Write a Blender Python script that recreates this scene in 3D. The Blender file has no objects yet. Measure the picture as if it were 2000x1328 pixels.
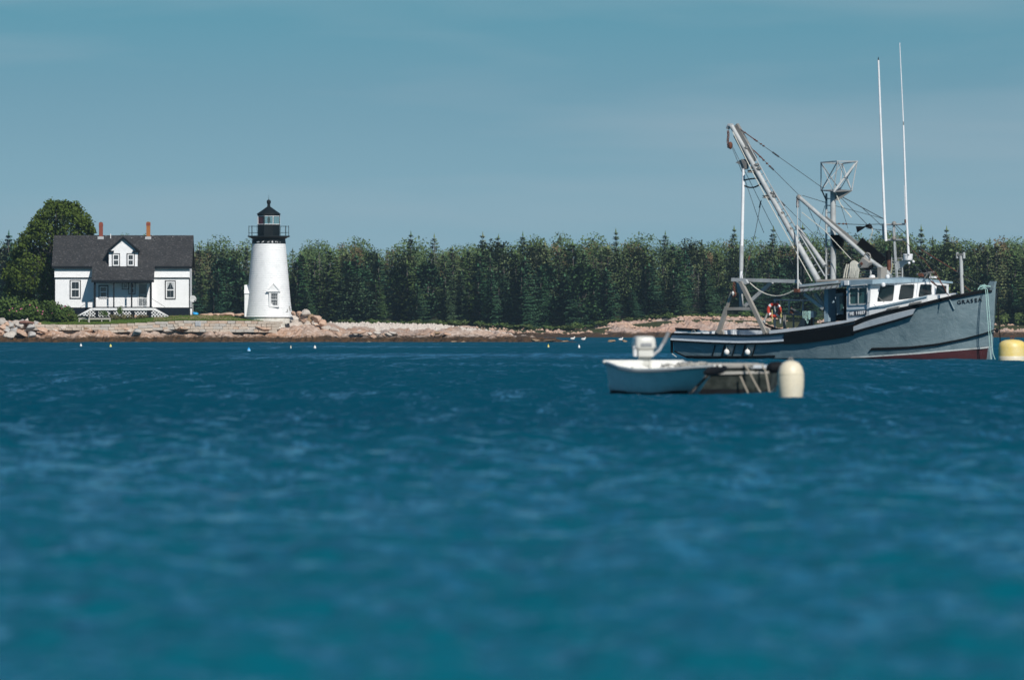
import bpy, bmesh, math, random
import numpy as np
from mathutils import Vector, Matrix, noise as mn
random.seed(7)
rad = math.radians
sc = bpy.context.scene
col = sc.collection

# ---------------------------------------------------------------- camera
F = 20000.0          # focal length in photo pixels (2000 px wide)
H = 1.2              # eye height over the water
HY = 643.0           # horizon row in the photo
cam_data = bpy.data.cameras.new("camera")
cam = bpy.data.objects.new("camera", cam_data)
col.objects.link(cam)
cam_data.sensor_width = 36.0
cam_data.lens = 360.0
cam_data.clip_start = 1.0
cam_data.clip_end = 30000.0
cam.location = (0, 0, H)
cam.rotation_euler = (rad(90) - math.atan((664 - HY) / F), 0, 0)
cam_data.dof.use_dof = True
cam_data.dof.focus_distance = 620.0
cam_data.dof.aperture_fstop = 4.9
sc.camera = cam

# ---------------------------------------------------------------- light
SUN_AZ = rad(24)     # to the right of straight behind the camera
SUN_EL = rad(37)
sun_vec = Vector((math.sin(SUN_AZ) * math.cos(SUN_EL), -math.cos(SUN_AZ) * math.cos(SUN_EL), math.sin(SUN_EL)))
sd = bpy.data.lights.new("sun", 'SUN')
sd.energy = 4.6
sd.angle = rad(0.55)
sd.color = (1.0, 0.955, 0.89)
sun = bpy.data.objects.new("sun", sd)
col.objects.link(sun)
sun.location = (0, 0, 100)
sun.rotation_euler = sun_vec.to_track_quat('Z', 'Y').to_euler()

world = bpy.data.worlds.new("World")
sc.world = world
world.use_nodes = True
wn, wl = world.node_tree.nodes, world.node_tree.links
wn.clear()
wo = wn.new("ShaderNodeOutputWorld")
bg = wn.new("ShaderNodeBackground")
sky = wn.new("ShaderNodeTexSky")
sky.sky_type = 'NISHITA'
sky.sun_disc = False
sky.sun_elevation = SUN_EL
sky.sun_rotation = math.atan2(sun_vec.x, sun_vec.y)
sky.altitude = 0
sky.air_density = 1.0
sky.dust_density = 0.3
sky.ozone_density = 4.0
bg.inputs['Strength'].default_value = 0.075
# haze-dimmed teal tone of the low sky, the same all round the horizon
tc = wn.new("ShaderNodeTexCoord")
sep = wn.new("ShaderNodeSeparateXYZ")
wl.new(tc.outputs['Generated'], sep.inputs[0])
ramp = wn.new("ShaderNodeValToRGB")
cr = ramp.color_ramp
SKY_RAMP = [(0.0, (0.47, 0.81, 1.28)), (0.010, (0.45, 0.755, 1.17)), (0.022, (0.32, 0.585, 0.91)), (0.032, (0.215, 0.525, 0.79)), (0.12, (0.085, 0.46, 0.64)), (0.5, (0.13, 0.56, 0.72)), (1.0, (0.4, 0.75, 0.95))]
cr.elements[0].position = 0.0
cr.elements[0].color = (*SKY_RAMP[0][1], 1)
cr.elements[1].position = 1.0
cr.elements[1].color = (*SKY_RAMP[-1][1], 1)
for p_, c_ in SKY_RAMP[1:-1]:
    e = cr.elements.new(p_)
    e.color = (*c_, 1)
wl.new(sep.outputs['Z'], ramp.inputs['Fac'])
mul = wn.new("ShaderNodeMix")
mul.data_type = 'RGBA'
mul.blend_type = 'MULTIPLY'
mul.inputs[0].default_value = 1.0
wl.new(sky.outputs[0], mul.inputs[6])
wl.new(ramp.outputs['Color'], mul.inputs[7])
# thin high cirrus in long flat streaks
mp = wn.new("ShaderNodeMapping")
mp.inputs['Scale'].default_value = (9, 9, 75)
mp.inputs['Rotation'].default_value = (0, rad(-5), 0)
wl.new(tc.outputs['Generated'], mp.inputs[0])
cn = wn.new("ShaderNodeTexNoise")
cn.inputs['Scale'].default_value = 1.4
cn.inputs['Detail'].default_value = 5
cn.inputs['Roughness'].default_value = 0.45
cn.inputs['Distortion'].default_value = 0.3
wl.new(mp.outputs[0], cn.inputs['Vector'])
cramp = wn.new("ShaderNodeMapRange")
cramp.inputs['From Min'].default_value = 0.47
cramp.inputs['From Max'].default_value = 0.70
cramp.inputs['To Max'].default_value = 0.38
wl.new(cn.outputs['Fac'], cramp.inputs['Value'])
cl = wn.new("ShaderNodeMix")
cl.data_type = 'RGBA'
wl.new(cramp.outputs[0], cl.inputs[0])
wl.new(mul.outputs[2], cl.inputs[6])
cl.inputs[7].default_value = (5.2, 6.4, 7.3, 1)
wl.new(cl.outputs[2], bg.inputs['Color'])
wl.new(bg.outputs[0], wo.inputs['Surface'])

sc.view_settings.view_transform = 'Standard'
sc.view_settings.look = 'None'
sc.view_settings.exposure = 0.0
sc.view_settings.gamma = 1.0
sc.view_settings.use_curve_mapping = False
sc.cycles.max_bounces = 8
sc.cycles.transparent_max_bounces = 12
sc.cycles.caustics_reflective = False
sc.cycles.caustics_refractive = False

# ---------------------------------------------------------------- helpers
def wx(px, D):
    return (px - 1000.0) / F * D
def wz(py, D):
    return H - (py - HY) / F * D
def wp(px, py, D):
    return Vector((wx(px, D), D, wz(py, D)))
def interp(x, pts):
    if x <= pts[0][0]:
        return pts[0][1]
    for (a, b), (c, d) in zip(pts, pts[1:]):
        if x <= c:
            return b + (d - b) * (x - a) / (c - a) if c > a else d
    return pts[-1][1]

def tag(o, label=None, cat=None, group=None, kind=None):
    if label: o["label"] = label
    if cat: o["category"] = cat
    if group: o["group"] = group
    if kind: o["kind"] = kind
    return o
def empty(name, loc, rz=0.0, label=None, cat=None, group=None):
    o = bpy.data.objects.new(name, None)
    o.empty_display_size = 0.3
    col.objects.link(o)
    o.location = loc
    o.rotation_euler = (0, 0, rz)
    return tag(o, label, cat, group)

def link_mesh(name, me, parent=None, loc=None):
    o = bpy.data.objects.new(name, me)
    col.objects.link(o)
    if parent is not None:
        o.parent = parent
    if loc is not None:
        o.location = loc
    return o

class MB:
    """collects simple shapes and links them as one mesh object"""
    def __init__(self):
        self.v = []; self.f = []; self.smooth = []; self.mi = []
    def add(self, vs, fs, smooth=False, mi=0):
        n = len(self.v)
        self.v.extend([tuple(p) for p in vs])
        for f in fs:
            self.f.append(tuple(i + n for i in f)); self.smooth.append(smooth); self.mi.append(mi)
        return self
    def box(self, x0, x1, y0, y1, z0, z1, mi=0):
        vs = [(x0,y0,z0),(x1,y0,z0),(x1,y1,z0),(x0,y1,z0),(x0,y0,z1),(x1,y0,z1),(x1,y1,z1),(x0,y1,z1)]
        return self.add(vs, [(0,3,2,1),(4,5,6,7),(0,1,5,4),(1,2,6,5),(2,3,7,6),(3,0,4,7)], mi=mi)
    def bar(self, p0, p1, w, h, up=(0,0,1), mi=0):
        """rectangular bar between two points, w across, h along up"""
        p0, p1 = Vector(p0), Vector(p1)
        d = (p1 - p0).normalized(); u = Vector(up)
        if abs(d.dot(u)) > 0.98: u = Vector((1,0,0))
        s = d.cross(u).normalized(); u = s.cross(d).normalized()
        vs = []
        for p in (p0, p1):
            for a, b in ((-1,-1),(1,-1),(1,1),(-1,1)):
                vs.append(p + s*(a*w/2) + u*(b*h/2))
        return self.add(vs, [(0,1,2,3),(7,6,5,4),(0,4,5,1),(1,5,6,2),(2,6,7,3),(3,7,4,0)], mi=mi)
    def tube(self, pts, r, n=8, r1=None, caps=True, mi=0):
        pts = [Vector(p) for p in pts]
        rings = []; m = len(pts)
        prev = None
        for i, p in enumerate(pts):
            d = (pts[min(i+1,m-1)] - pts[max(i-1,0)])
            if d.length < 1e-9: d = Vector((0,0,1))
            d.normalize()
            if prev is None:
                a = Vector((0,0,1)) if abs(d.z) < 0.9 else Vector((1,0,0))
            else:
                a = prev
            s = d.cross(a)
            if s.length < 1e-6: s = d.cross(Vector((0.3,1,0.1)))
            s.normalize(); u = s.cross(d).normalized(); prev = u
            rr = r if r1 is None else r + (r1 - r)*i/(m-1)
            rings.append([p + s*(math.cos(2*math.pi*k/n)*rr) + u*(math.sin(2*math.pi*k/n)*rr) for k in range(n)])
        vs = [v for ring in rings for v in ring]; fs = []
        for i in range(m-1):
            for k in range(n):
                a = i*n+k; b = i*n+(k+1)%n
                fs.append((a, b, b+n, a+n))
        if caps:
            fs.append(tuple(range(n-1,-1,-1))); fs.append(tuple((m-1)*n+k for k in range(n)))
        return self.add(vs, fs, smooth=True, mi=mi)
    def lathe(self, prof, c=(0,0,0), n=24, smooth=True, rot=0.0, mi=0):
        """prof: list of (radius, z)"""
        vs = []; fs = []
        for r, z in prof:
            for k in range(n):
                a = 2*math.pi*k/n + rot
                vs.append((c[0]+r*math.cos(a), c[1]+r*math.sin(a), c[2]+z))
        for i in range(len(prof)-1):
            for k in range(n):
                a = i*n+k; b = i*n+(k+1)%n
                fs.append((a, b, b+n, a+n))
        if prof[0][0] > 1e-4: fs.append(tuple(range(n-1,-1,-1)))
        if prof[-1][0] > 1e-4: fs.append(tuple((len(prof)-1)*n+k for k in range(n)))
        return self.add(vs, fs, smooth=smooth, mi=mi)
    def torus(self, c, R, r, ax='Z', n=28, m=10, a0=0.0, a1=2*math.pi, M=None):
        vs = []; fs = []
        full = abs(a1-a0-2*math.pi) < 1e-6
        nn = n if full else n+1
        for i in range(nn):
            a = a0 + (a1-a0)*i/n
            for k in range(m):
                b = 2*math.pi*k/m
                x = (R+r*math.cos(b))*math.cos(a); y = (R+r*math.cos(b))*math.sin(a); z = r*math.sin(b)
                p = Vector((x,y,z)) if ax == 'Z' else (Vector((x,z,y)) if ax == 'Y' else Vector((z,x,y)))
                if M is not None: p = M @ p
                vs.append(Vector(c)+p)
        for i in range(n):
            for k in range(m):
                i2 = (i+1) % nn if full else i+1
                fs.append((i*m+k, i2*m+k, i2*m+(k+1)%m, i*m+(k+1)%m))
        return self.add(vs, fs, smooth=True)
    def sphere(self, c, r, n=14, m=9, sx=1, sy=1, sz=1):
        prof = [(math.sin(math.pi*i/m), -math.cos(math.pi*i/m)) for i in range(m+1)]
        vs = []; fs = []
        for q, z in prof:
            for k in range(n):
                a = 2*math.pi*k/n
                vs.append((c[0]+r*sx*q*math.cos(a), c[1]+r*sy*q*math.sin(a), c[2]+r*sz*z))
        for i in range(m):
            for k in range(n):
                a = i*n+k; b = i*n+(k+1)%n
                fs.append((a,b,b+n,a+n))
        return self.add(vs, fs, smooth=True)
    def prism(self, poly, thick):
        """poly: list of 3D points (planar), thick: offset vector"""
        t = Vector(thick); n = len(poly)
        vs = [Vector(p) for p in poly] + [Vector(p)+t for p in poly]
        fs = [tuple(range(n)), tuple(range(2*n-1, n-1, -1))]
        for i in range(n):
            j = (i+1) % n
            fs.append((i, i+n, j+n, j))
        return self.add(vs, fs)
    def mesh(self, name, mats):
        me = bpy.data.meshes.new(name)
        me.from_pydata(self.v, [], self.f)
        me.validate()
        if len(me.polygons) == len(self.f):
            me.polygons.foreach_set('use_smooth', self.smooth)
            me.polygons.foreach_set('material_index', self.mi)
        for m in (mats if isinstance(mats, (list, tuple)) else [mats]):
            me.materials.append(m)
        me.update()
        return me
    def build(self, name, mats, parent=None, loc=None, fix=True, auto=True):
        me = self.mesh(name, mats)
        if fix:
            bm = bmesh.new(); bm.from_mesh(me)
            bmesh.ops.recalc_face_normals(bm, faces=bm.faces)
            bm.to_mesh(me); bm.free()
        if auto:
            try: me.set_sharp_from_angle(angle=rad(38))
            except Exception: pass
        return link_mesh(name, me, parent, loc)

# ---------------------------------------------------------------- materials
def newmat(name):
    m = bpy.data.materials.new(name); m.use_nodes = True
    nt = m.node_tree
    b = nt.nodes["Principled BSDF"]
    return m, nt, b
def ncoord(nt, kind='Object', scale=(1,1,1)):
    t = nt.nodes.new("ShaderNodeTexCoord"); mpp = nt.nodes.new("ShaderNodeMapping")
    mpp.inputs['Scale'].default_value = scale
    nt.links.new(t.outputs[kind], mpp.inputs[0])
    return mpp.outputs[0]
def nnoise(nt, vec, scale, detail=4, rough=0.55, dist=0.0):
    n = nt.nodes.new("ShaderNodeTexNoise")
    n.inputs['Scale'].default_value = scale; n.inputs['Detail'].default_value = detail
    n.inputs['Roughness'].default_value = rough; n.inputs['Distortion'].default_value = dist
    nt.links.new(vec, n.inputs['Vector'])
    return n.outputs['Fac']
def nramp(nt, fac, stops, interp_='LINEAR'):
    r = nt.nodes.new("ShaderNodeValToRGB"); r.color_ramp.interpolation = interp_
    e = r.color_ramp.elements
    e[0].position = stops[0][0]; e[0].color = (*stops[0][1], 1)
    e[1].position = stops[-1][0]; e[1].color = (*stops[-1][1], 1)
    for p, c in stops[1:-1]:
        q = e.new(p); q.color = (*c, 1)
    nt.links.new(fac, r.inputs['Fac'])
    return r.outputs['Color']
def nmix(nt, fac, a, b, mode='MIX'):
    m = nt.nodes.new("ShaderNodeMix"); m.data_type = 'RGBA'; m.blend_type = mode
    for i, val in ((0, fac), (6, a), (7, b)):
        if isinstance(val, (int, float)): m.inputs[i].default_value = val
        elif isinstance(val, tuple): m.inputs[i].default_value = (*val, 1)
        else: nt.links.new(val, m.inputs[i])
    return m.outputs[2]
def nmath(nt, op, a, b=0.0, c=None, clamp=False):
    m = nt.nodes.new("ShaderNodeMath"); m.operation = op; m.use_clamp = clamp
    for i, val in enumerate((a, b) if c is None else (a, b, c)):
        if isinstance(val, (int, float)): m.inputs[i].default_value = val
        else: nt.links.new(val, m.inputs[i])
    return m.outputs[0]
def nbump(nt, h, strength=0.3, dist=0.02, b=None):
    n = nt.nodes.new("ShaderNodeBump"); n.inputs['Strength'].default_value = strength
    n.inputs['Distance'].default_value = dist
    nt.links.new(h, n.inputs['Height'])
    if b is not None: nt.links.new(n.outputs[0], b.inputs['Normal'])
    return n.outputs[0]
def paint(name, c, rough=0.5, c2=None, scale=3.0, lo=0.45, hi=0.7, metal=0.0, bump=0.0, spec=0.5, coords='Object', stretch=(1,1,1)):
    """surface with worn second colour in noise patches"""
    m, nt, b = newmat(name)
    b.inputs['Roughness'].default_value = rough; b.inputs['Metallic'].default_value = metal
    b.inputs['Specular IOR Level'].default_value = spec
    vec = ncoord(nt, coords, stretch)
    c2 = c2 or tuple(x*0.8 for x in c)
    f = nnoise(nt, vec, scale, 6, 0.62)
    colr = nramp(nt, f, [(lo, c), (hi, c2)])
    fine = nnoise(nt, vec, scale*9, 3)
    colr = nmix(nt, 0.35, colr, nramp(nt, fine, [(0.3, tuple(x*0.75 for x in c)), (0.7, tuple(min(1, x*1.15) for x in c))]), 'MIX')
    nt.links.new(colr, b.inputs['Base Color'])
    if bump: nbump(nt, fine, bump, 0.02, b)
    return m

M = {}
M['white'] = paint('white_clapboard_paint', (0.80, 0.80, 0.80), 0.55, (0.70, 0.70, 0.69), 1.2, 0.5, 0.8)
M['tower'] = paint('tower_white_paint', (0.80, 0.80, 0.79), 0.6, (0.62, 0.63, 0.62), 1.6, 0.5, 0.78)
M['trim'] = paint('black_trim_paint', (0.006, 0.009, 0.013), 0.7, spec=0.15)
M['lantern'] = paint('lantern_black_paint', (0.005, 0.009, 0.011), 0.6, (0.010, 0.015, 0.016), 4, spec=0.2)
M['frame'] = paint('white_window_paint', (0.78, 0.78, 0.78), 0.5)
def glassmat(name, c, rough=0.06):
    m, nt, b = newmat(name)
    b.inputs['Base Color'].default_value = (*c, 1); b.inputs['Roughness'].default_value = rough
    b.inputs['Specular IOR Level'].default_value = 0.6
    return m
M['pane'] = glassmat('dark_window_glass', (0.02, 0.024, 0.028))
M['cabin_glass'] = glassmat('tinted_cabin_glass', (0.008, 0.016, 0.018), 0.12)
M['cabin_side_glass'] = glassmat('green_tinted_glass', (0.03, 0.085, 0.085), 0.15)
m, nt, b = newmat('clear_lantern_glass')
tr = nt.nodes.new("ShaderNodeBsdfTransparent"); tr.inputs[0].default_value = (0.86, 0.93, 0.93, 1)
mx = nt.nodes.new("ShaderNodeMixShader"); mx.inputs[0].default_value = 0.12
nt.links.new(tr.outputs[0], mx.inputs[1]); nt.links.new(b.outputs[0], mx.inputs[2])
b.inputs['Base Color'].default_value = (0.3, 0.4, 0.4, 1); b.inputs['Roughness'].default_value = 0.05
nt.links.new(mx.outputs[0], nt.nodes['Material Output'].inputs[0])
M['clear'] = m
# asphalt shingles
m, nt, b = newmat('charcoal_shingles')
v = ncoord(nt, 'Object', (1, 1, 1))
f1 = nnoise(nt, v, 5.5, 2, 0.8)
f2 = nnoise(nt, v, 0.7, 3)
c1 = nramp(nt, f1, [(0.30, (0.018, 0.018, 0.019)), (0.55, (0.036, 0.036, 0.038)), (0.72, (0.17, 0.165, 0.165))])
c1 = nmix(nt, 0.35, c1, nramp(nt, f2, [(0.3, (0.024, 0.024, 0.025)), (0.7, (0.060, 0.060, 0.061))]))
nt.links.new(c1, b.inputs['Base Color']); b.inputs['Roughness'].default_value = 0.9
b.inputs['Specular IOR Level'].default_value = 0.2
nbump(nt, f1, 0.4, 0.03, b)
M['shingle'] = m
M['brick'] = paint('red_brick', (0.30, 0.075, 0.045), 0.85, (0.20, 0.06, 0.04), 6, 0.4, 0.7, bump=0.3)
M['brick_orange'] = paint('lichen_orange_brick', (0.46, 0.19, 0.045), 0.85, (0.33, 0.10, 0.04), 5, 0.4, 0.7, bump=0.3)
M['flashing'] = paint('grey_flashing', (0.45, 0.46, 0.47), 0.5)
M['foundation'] = paint('dark_painted_foundation', (0.007, 0.012, 0.020), 0.8, (0.22, 0.23, 0.24), 2.2, 0.66, 0.74, spec=0.15)
M['tower_base'] = paint('peeling_white_masonry', (0.66, 0.64, 0.58), 0.85, (0.34, 0.30, 0.24), 2.4, 0.50, 0.66, bump=0.8)
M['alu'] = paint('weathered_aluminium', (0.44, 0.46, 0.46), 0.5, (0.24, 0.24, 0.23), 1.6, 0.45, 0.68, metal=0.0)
M['alu_dark'] = paint('dark_galvanised_steel', (0.22, 0.22, 0.21), 0.6, (0.20, 0.15, 0.11), 3.0, 0.5, 0.75)  # dark grey steel with brownish patches
M['gal_tan'] = paint('tan_stained_galvanised_steel', (0.27, 0.25, 0.22), 0.7, (0.36, 0.35, 0.33), 1.5, 0.4, 0.7)
M['rust'] = paint('rusty_steel', (0.10, 0.032, 0.020), 0.85, (0.20, 0.085, 0.05), 8, 0.4, 0.7)
M['wire'] = paint('steel_wire', (0.05, 0.06, 0.065), 0.6)
M['rope_pale'] = paint('pale_rope', (0.62, 0.60, 0.52), 0.9)
M['rope_green'] = paint('sea_green_rope', (0.42, 0.66, 0.60), 0.9, (0.55, 0.68, 0.60), 5)
M['rope_yellow'] = paint('yellow_rope', (0.50, 0.46, 0.20), 0.9)
M['black'] = paint('black_rubber', (0.005, 0.006, 0.008), 0.75, (0.015, 0.016, 0.018), 5, 0.6, 0.8, spec=0.2)
M['fibreglass'] = paint('white_fibreglass', (0.82, 0.82, 0.82), 0.35)
M['boat_white'] = paint('worn_white_boat_paint', (0.62, 0.65, 0.68), 0.5, (0.42, 0.46, 0.50), 2.2, 0.45, 0.75)
M['boat_cream'] = paint('bright_white_cabin_paint', (0.80, 0.80, 0.79), 0.45, (0.7, 0.7, 0.7), 2)
M['visor'] = paint('blue_grey_roof_edge', (0.26, 0.36, 0.42), 0.5, (0.20, 0.27, 0.32), 2)
M['boot'] = paint('white_waterline_paint', (0.62, 0.64, 0.62), 0.6, (0.3, 0.3, 0.28), 4, 0.5, 0.7)
M['bottom'] = paint('oxide_red_bottom_paint', (0.075, 0.014, 0.018), 0.7, (0.04, 0.010, 0.012), 3, 0.4, 0.7)
m, nt, b = newmat('blue_grey_hull_paint')
v = ncoord(nt, 'Object', (1, 1, 1)); v2 = ncoord(nt, 'Object', (0.5, 1, 1.6))
f1 = nnoise(nt, v, 0.9, 8, 0.7, 0.6)
f2 = nnoise(nt, v2, 2.6, 8, 0.72, 1.5)
c1 = nramp(nt, f1, [(0.35, (0.155, 0.225, 0.25)), (0.65, (0.235, 0.31, 0.335))])
c1 = nmix(nt, nramp(nt, f2, [(0.56, (0, 0, 0)), (0.68, (0.6, 0.6, 0.6))]), c1, (0.38, 0.44, 0.46))
nt.links.new(c1, b.inputs['Base Color']); b.inputs['Roughness'].default_value = 0.42
nbump(nt, f1, 0.5, 0.12, b)
M['hull'] = m
M['plate_navy'] = paint('navy_number_board', (0.012, 0.022, 0.045), 0.5)
M['letter_white'] = paint('white_lettering', (0.8, 0.8, 0.8), 0.5)
M['letter_dark'] = paint('dark_grey_lettering', (0.02, 0.022, 0.026), 0.5)
M['guard_blue'] = paint('scraped_pale_blue_guard', (0.050, 0.10, 0.16), 0.55, (0.12, 0.18, 0.24), 3, 0.5, 0.72, stretch=(0.4, 1, 3))
M['guard_white'] = paint('scraped_white_guard_edge', (0.50, 0.54, 0.57), 0.55, (0.22, 0.28, 0.33), 5, 0.5, 0.66, stretch=(0.4, 1, 3))
M['life_red'] = paint('orange_red_lifebuoy', (0.50, 0.045, 0.025), 0.5, (0.36, 0.03, 0.02), 4)
M['buoy_yellow'] = paint('yellow_buoy_shell', (0.75, 0.56, 0.16), 0.45, (0.72, 0.62, 0.34), 2.5, 0.4, 0.7)
M['buoy_cream'] = paint('cream_buoy_shell', (0.70, 0.62, 0.46), 0.45, (0.62, 0.58, 0.48), 3)
M['buoy_white'] = paint('white_buoy_foam', (0.80, 0.78, 0.74), 0.5)
M['buoy_small_yellow'] = paint('bright_yellow_foam', (0.70, 0.60, 0.10), 0.5)
M['blue'] = paint('bright_blue_plastic', (0.02, 0.35, 0.75), 0.45, (0.05, 0.45, 0.8), 2)
M['skiff_blue'] = paint('sky_shaded_skiff_gelcoat', (0.30, 0.42, 0.52), 0.35, (0.26, 0.36, 0.45), 1.6)
M['skiff_in'] = paint('cream_skiff_interior', (0.80, 0.79, 0.75), 0.4)
M['skiff_olive'] = paint('stained_dull_olive_hull', (0.014, 0.020, 0.015), 0.75, (0.085, 0.095, 0.08), 5, 0.44, 0.68)
M['bare_wood'] = paint('silvered_wood', (0.42, 0.40, 0.36), 0.85, (0.28, 0.26, 0.23), 4)
M['motor'] = paint('ivory_motor_cowl', (0.60, 0.59, 0.54), 0.3)
M['grey_plastic'] = paint('grey_plastic', (0.25, 0.26, 0.27), 0.5)

# ---------------------------------------------------------------- water
def build_water():
    rng = np.random.default_rng(3)
    D = [26.0]
    while D[-1] < 1750:
        d = D[-1]
        D.append(d + max(0.05, d*d/(H*10240.0)*0.85))
        if len(D) > 1500: break
    D = np.array(D)
    nu = 620
    u = np.linspace(-0.085, 0.085, nu)
    X = D[:, None]*u[None, :]
    Y = np.repeat(D[:, None], nu, 1)
    Z = np.zeros_like(X)
    rowstep = np.gradient(D)[:, None]
    for i in range(70):
        lam = 0.13*(1.052**i)*rng.uniform(0.9, 1.1)
        if lam > 3: lam = rng.uniform(0.3, 1.5)
        th = rng.normal(-math.pi/2 + 0.35, 1.15)
        k = 2*math.pi/lam
        amp = 0.0072*lam**0.6*rng.uniform(0.6, 1.1)*min(1.0, (2.6/lam)**1.1)
        ly = abs(lam/max(0.05, abs(math.sin(th))))
        att = np.clip((ly/rowstep - 1.6)/2.0, 0.4, 1)*np.clip((lam/(D[:, None]*0.17/nu) - 2)/2, 0, 1)
        Z += att*amp*np.sin(k*(math.cos(th)*X + math.sin(th)*Y) + rng.uniform(0, 6.28) + 0.8*np.sin(0.13*X + 0.09*Y + i))
    # wind patches
    g = 0.85 + 0.35*np.sin(0.045*Y + 0.5*np.sin(0.2*X))*np.cos(0.11*X + 0.021*Y)
    Z *= g
    nr = len(D)
    verts = np.stack([X, Y, Z], -1).reshape(-1, 3)
    idx = np.arange(nr*nu).reshape(nr, nu)
    faces = np.stack([idx[:-1, :-1], idx[:-1, 1:], idx[1:, 1:], idx[1:, :-1]], -1).reshape(-1, 4)
    me = bpy.data.meshes.new("water")
    me.vertices.add(len(verts)); me.vertices.foreach_set('co', verts.ravel())
    me.loops.add(faces.size); me.loops.foreach_set('vertex_index', faces.ravel())
    me.polygons.add(len(faces)); me.polygons.foreach_set('loop_start', np.arange(0, faces.size, 4))
    me.polygons.foreach_set('loop_total', np.full(len(faces), 4)) if hasattr(me.polygons[0], 'loop_total') else None
    me.polygons.foreach_set('use_smooth', np.ones(len(faces), dtype=bool))
    me.update(calc_edges=True); me.validate()
    # material
    m, nt, b = newmat('sea_water')
    v = ncoord(nt, 'Object', (1, 1, 1))
    vs = ncoord(nt, 'Object', (11.0, 0.6, 1))
    vf = ncoord(nt, 'Object', (4.5, 0.15, 1))
    vg = ncoord(nt, 'Object', (1.2, 0.03, 1))
    vl = ncoord(nt, 'Object', (0.035, 0.012, 1))
    n1 = nnoise(nt, v, 3.2, 4, 0.6, 0.4)
    n2 = nnoise(nt, v, 1.1, 3, 0.5, 0.2)
    s1 = nnoise(nt, vs, 1.0, 5, 0.6, 0.5)
    s2 = nnoise(nt, vf, 1.0, 5, 0.65, 0.6)
    s4 = nnoise(nt, vg, 1.0, 4, 0.6, 0.5)
    s3 = nnoise(nt, vl, 1.0, 3, 0.5, 0.3)
    mod = nmath(nt, 'ADD', nmath(nt, 'MULTIPLY', s1, 0.25), nmath(nt, 'ADD', nmath(nt, 'MULTIPLY', s2, 0.30), nmath(nt, 'ADD', nmath(nt, 'MULTIPLY', s3, 0.25), nmath(nt, 'MULTIPLY', s4, 0.27))))
    mr = nt.nodes.new("ShaderNodeMapRange")
    mr.inputs['From Min'].default_value = 0.465; mr.inputs['From Max'].default_value = 0.56
    mr.inputs['To Min'].default_value = 0.10; mr.inputs['To Max'].default_value = 1.0
    nt.links.new(mod, mr.inputs['Value'])
    # ripple slopes taken straight from vector noise, so they stay the same at every distance
    def slopes(vec, scale):
        t = nt.nodes.new("ShaderNodeTexNoise"); t.inputs['Scale'].default_value = scale
        t.inputs['Detail'].default_value = 3; t.inputs['Roughness'].default_value = 0.6
        nt.links.new(vec, t.inputs['Vector'])
        q = nt.nodes.new("ShaderNodeVectorMath"); q.operation = 'SUBTRACT'
        nt.links.new(t.outputs['Color'], q.inputs[0]); q.inputs[1].default_value = (0.5, 0.5, 0.5)
        q2 = nt.nodes.new("ShaderNodeVectorMath"); q2.operation = 'MULTIPLY'
        nt.links.new(q.outputs[0], q2.inputs[0]); q2.inputs[1].default_value = (1, 1, 0)
        return q2.outputs[0]
    sa = slopes(v, 2.4)
    # wind waves roll towards the near shore: their front faces are the steeper ones
    sb_ = nt.nodes.new("ShaderNodeVectorMath"); sb_.operation = 'ADD'
    nt.links.new(sa, sb_.inputs[0]); sa = sb_.outputs[0]; cmb_ = nt.nodes.new("ShaderNodeCombineXYZ"); nt.links.new(cmb_.outputs[0], sb_.inputs[1])
    sc_ = nt.nodes.new("ShaderNodeVectorMath"); sc_.operation = 'SCALE'
    nt.links.new(sa, sc_.inputs[0]); # calmer water under the near shore, rougher offshore, and one smooth slick across the harbour
    sy = nt.nodes.new("ShaderNodeSeparateXYZ"); nt.links.new(v, sy.inputs[0])
    off = nt.nodes.new("ShaderNodeMapRange"); off.inputs['From Min'].default_value = 42; off.inputs['From Max'].default_value = 170
    off.inputs['To Min'].default_value = 1.2; off.inputs['To Max'].default_value = 4.0; nt.links.new(sy.outputs['Y'], off.inputs['Value'])
    nt.links.new(nmath(nt, 'MULTIPLY', off.outputs[0], -0.05), cmb_.inputs['Y'])
    cx = nmath(nt, 'ADD', sy.outputs['Y'], nmath(nt, 'MULTIPLY', nmath(nt, 'SUBTRACT', s3, 0.5), 220.0))
    cx = nmath(nt, 'ADD', cx, nmath(nt, 'MULTIPLY', nmath(nt, 'SUBTRACT', s4, 0.5), 60.0))
    dd = nmath(nt, 'ABSOLUTE', nmath(nt, 'SUBTRACT', cx, 462.0))
    sl_ = nt.nodes.new("ShaderNodeMapRange"); sl_.inputs['From Min'].default_value = 38; sl_.inputs['From Max'].default_value = 62
    sl_.inputs['To Min'].default_value = 1.0; sl_.inputs['To Max'].default_value = 0.0; nt.links.new(dd, sl_.inputs['Value'])
    ax_ = nmath(nt, 'ABSOLUTE', nmath(nt, 'SUBTRACT', sy.outputs['X'], 0.5))
    xr_ = nt.nodes.new("ShaderNodeMapRange"); xr_.inputs['From Min'].default_value = 7; xr_.inputs['From Max'].default_value = 13
    xr_.inputs['To Min'].default_value = 1.0; xr_.inputs['To Max'].default_value = 0.25; nt.links.new(ax_, xr_.inputs['Value'])
    tx_ = nt.nodes.new("ShaderNodeMapRange"); tx_.inputs['From Min'].default_value = 0.38; tx_.inputs['From Max'].default_value = 0.58
    tx_.inputs['To Min'].default_value = 0.35; tx_.inputs['To Max'].default_value = 1.0; nt.links.new(s2, tx_.inputs['Value'])
    mask = nmath(nt, 'MULTIPLY', nmath(nt, 'MULTIPLY', sl_.outputs[0], xr_.outputs[0]), tx_.outputs[0])
    slk = nmath(nt, 'SUBTRACT', 1.0, nmath(nt, 'MULTIPLY', mask, 0.80))
    amt = nmath(nt, 'MULTIPLY', nmath(nt, 'MULTIPLY', mr.outputs[0], off.outputs[0]), slk)
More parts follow.
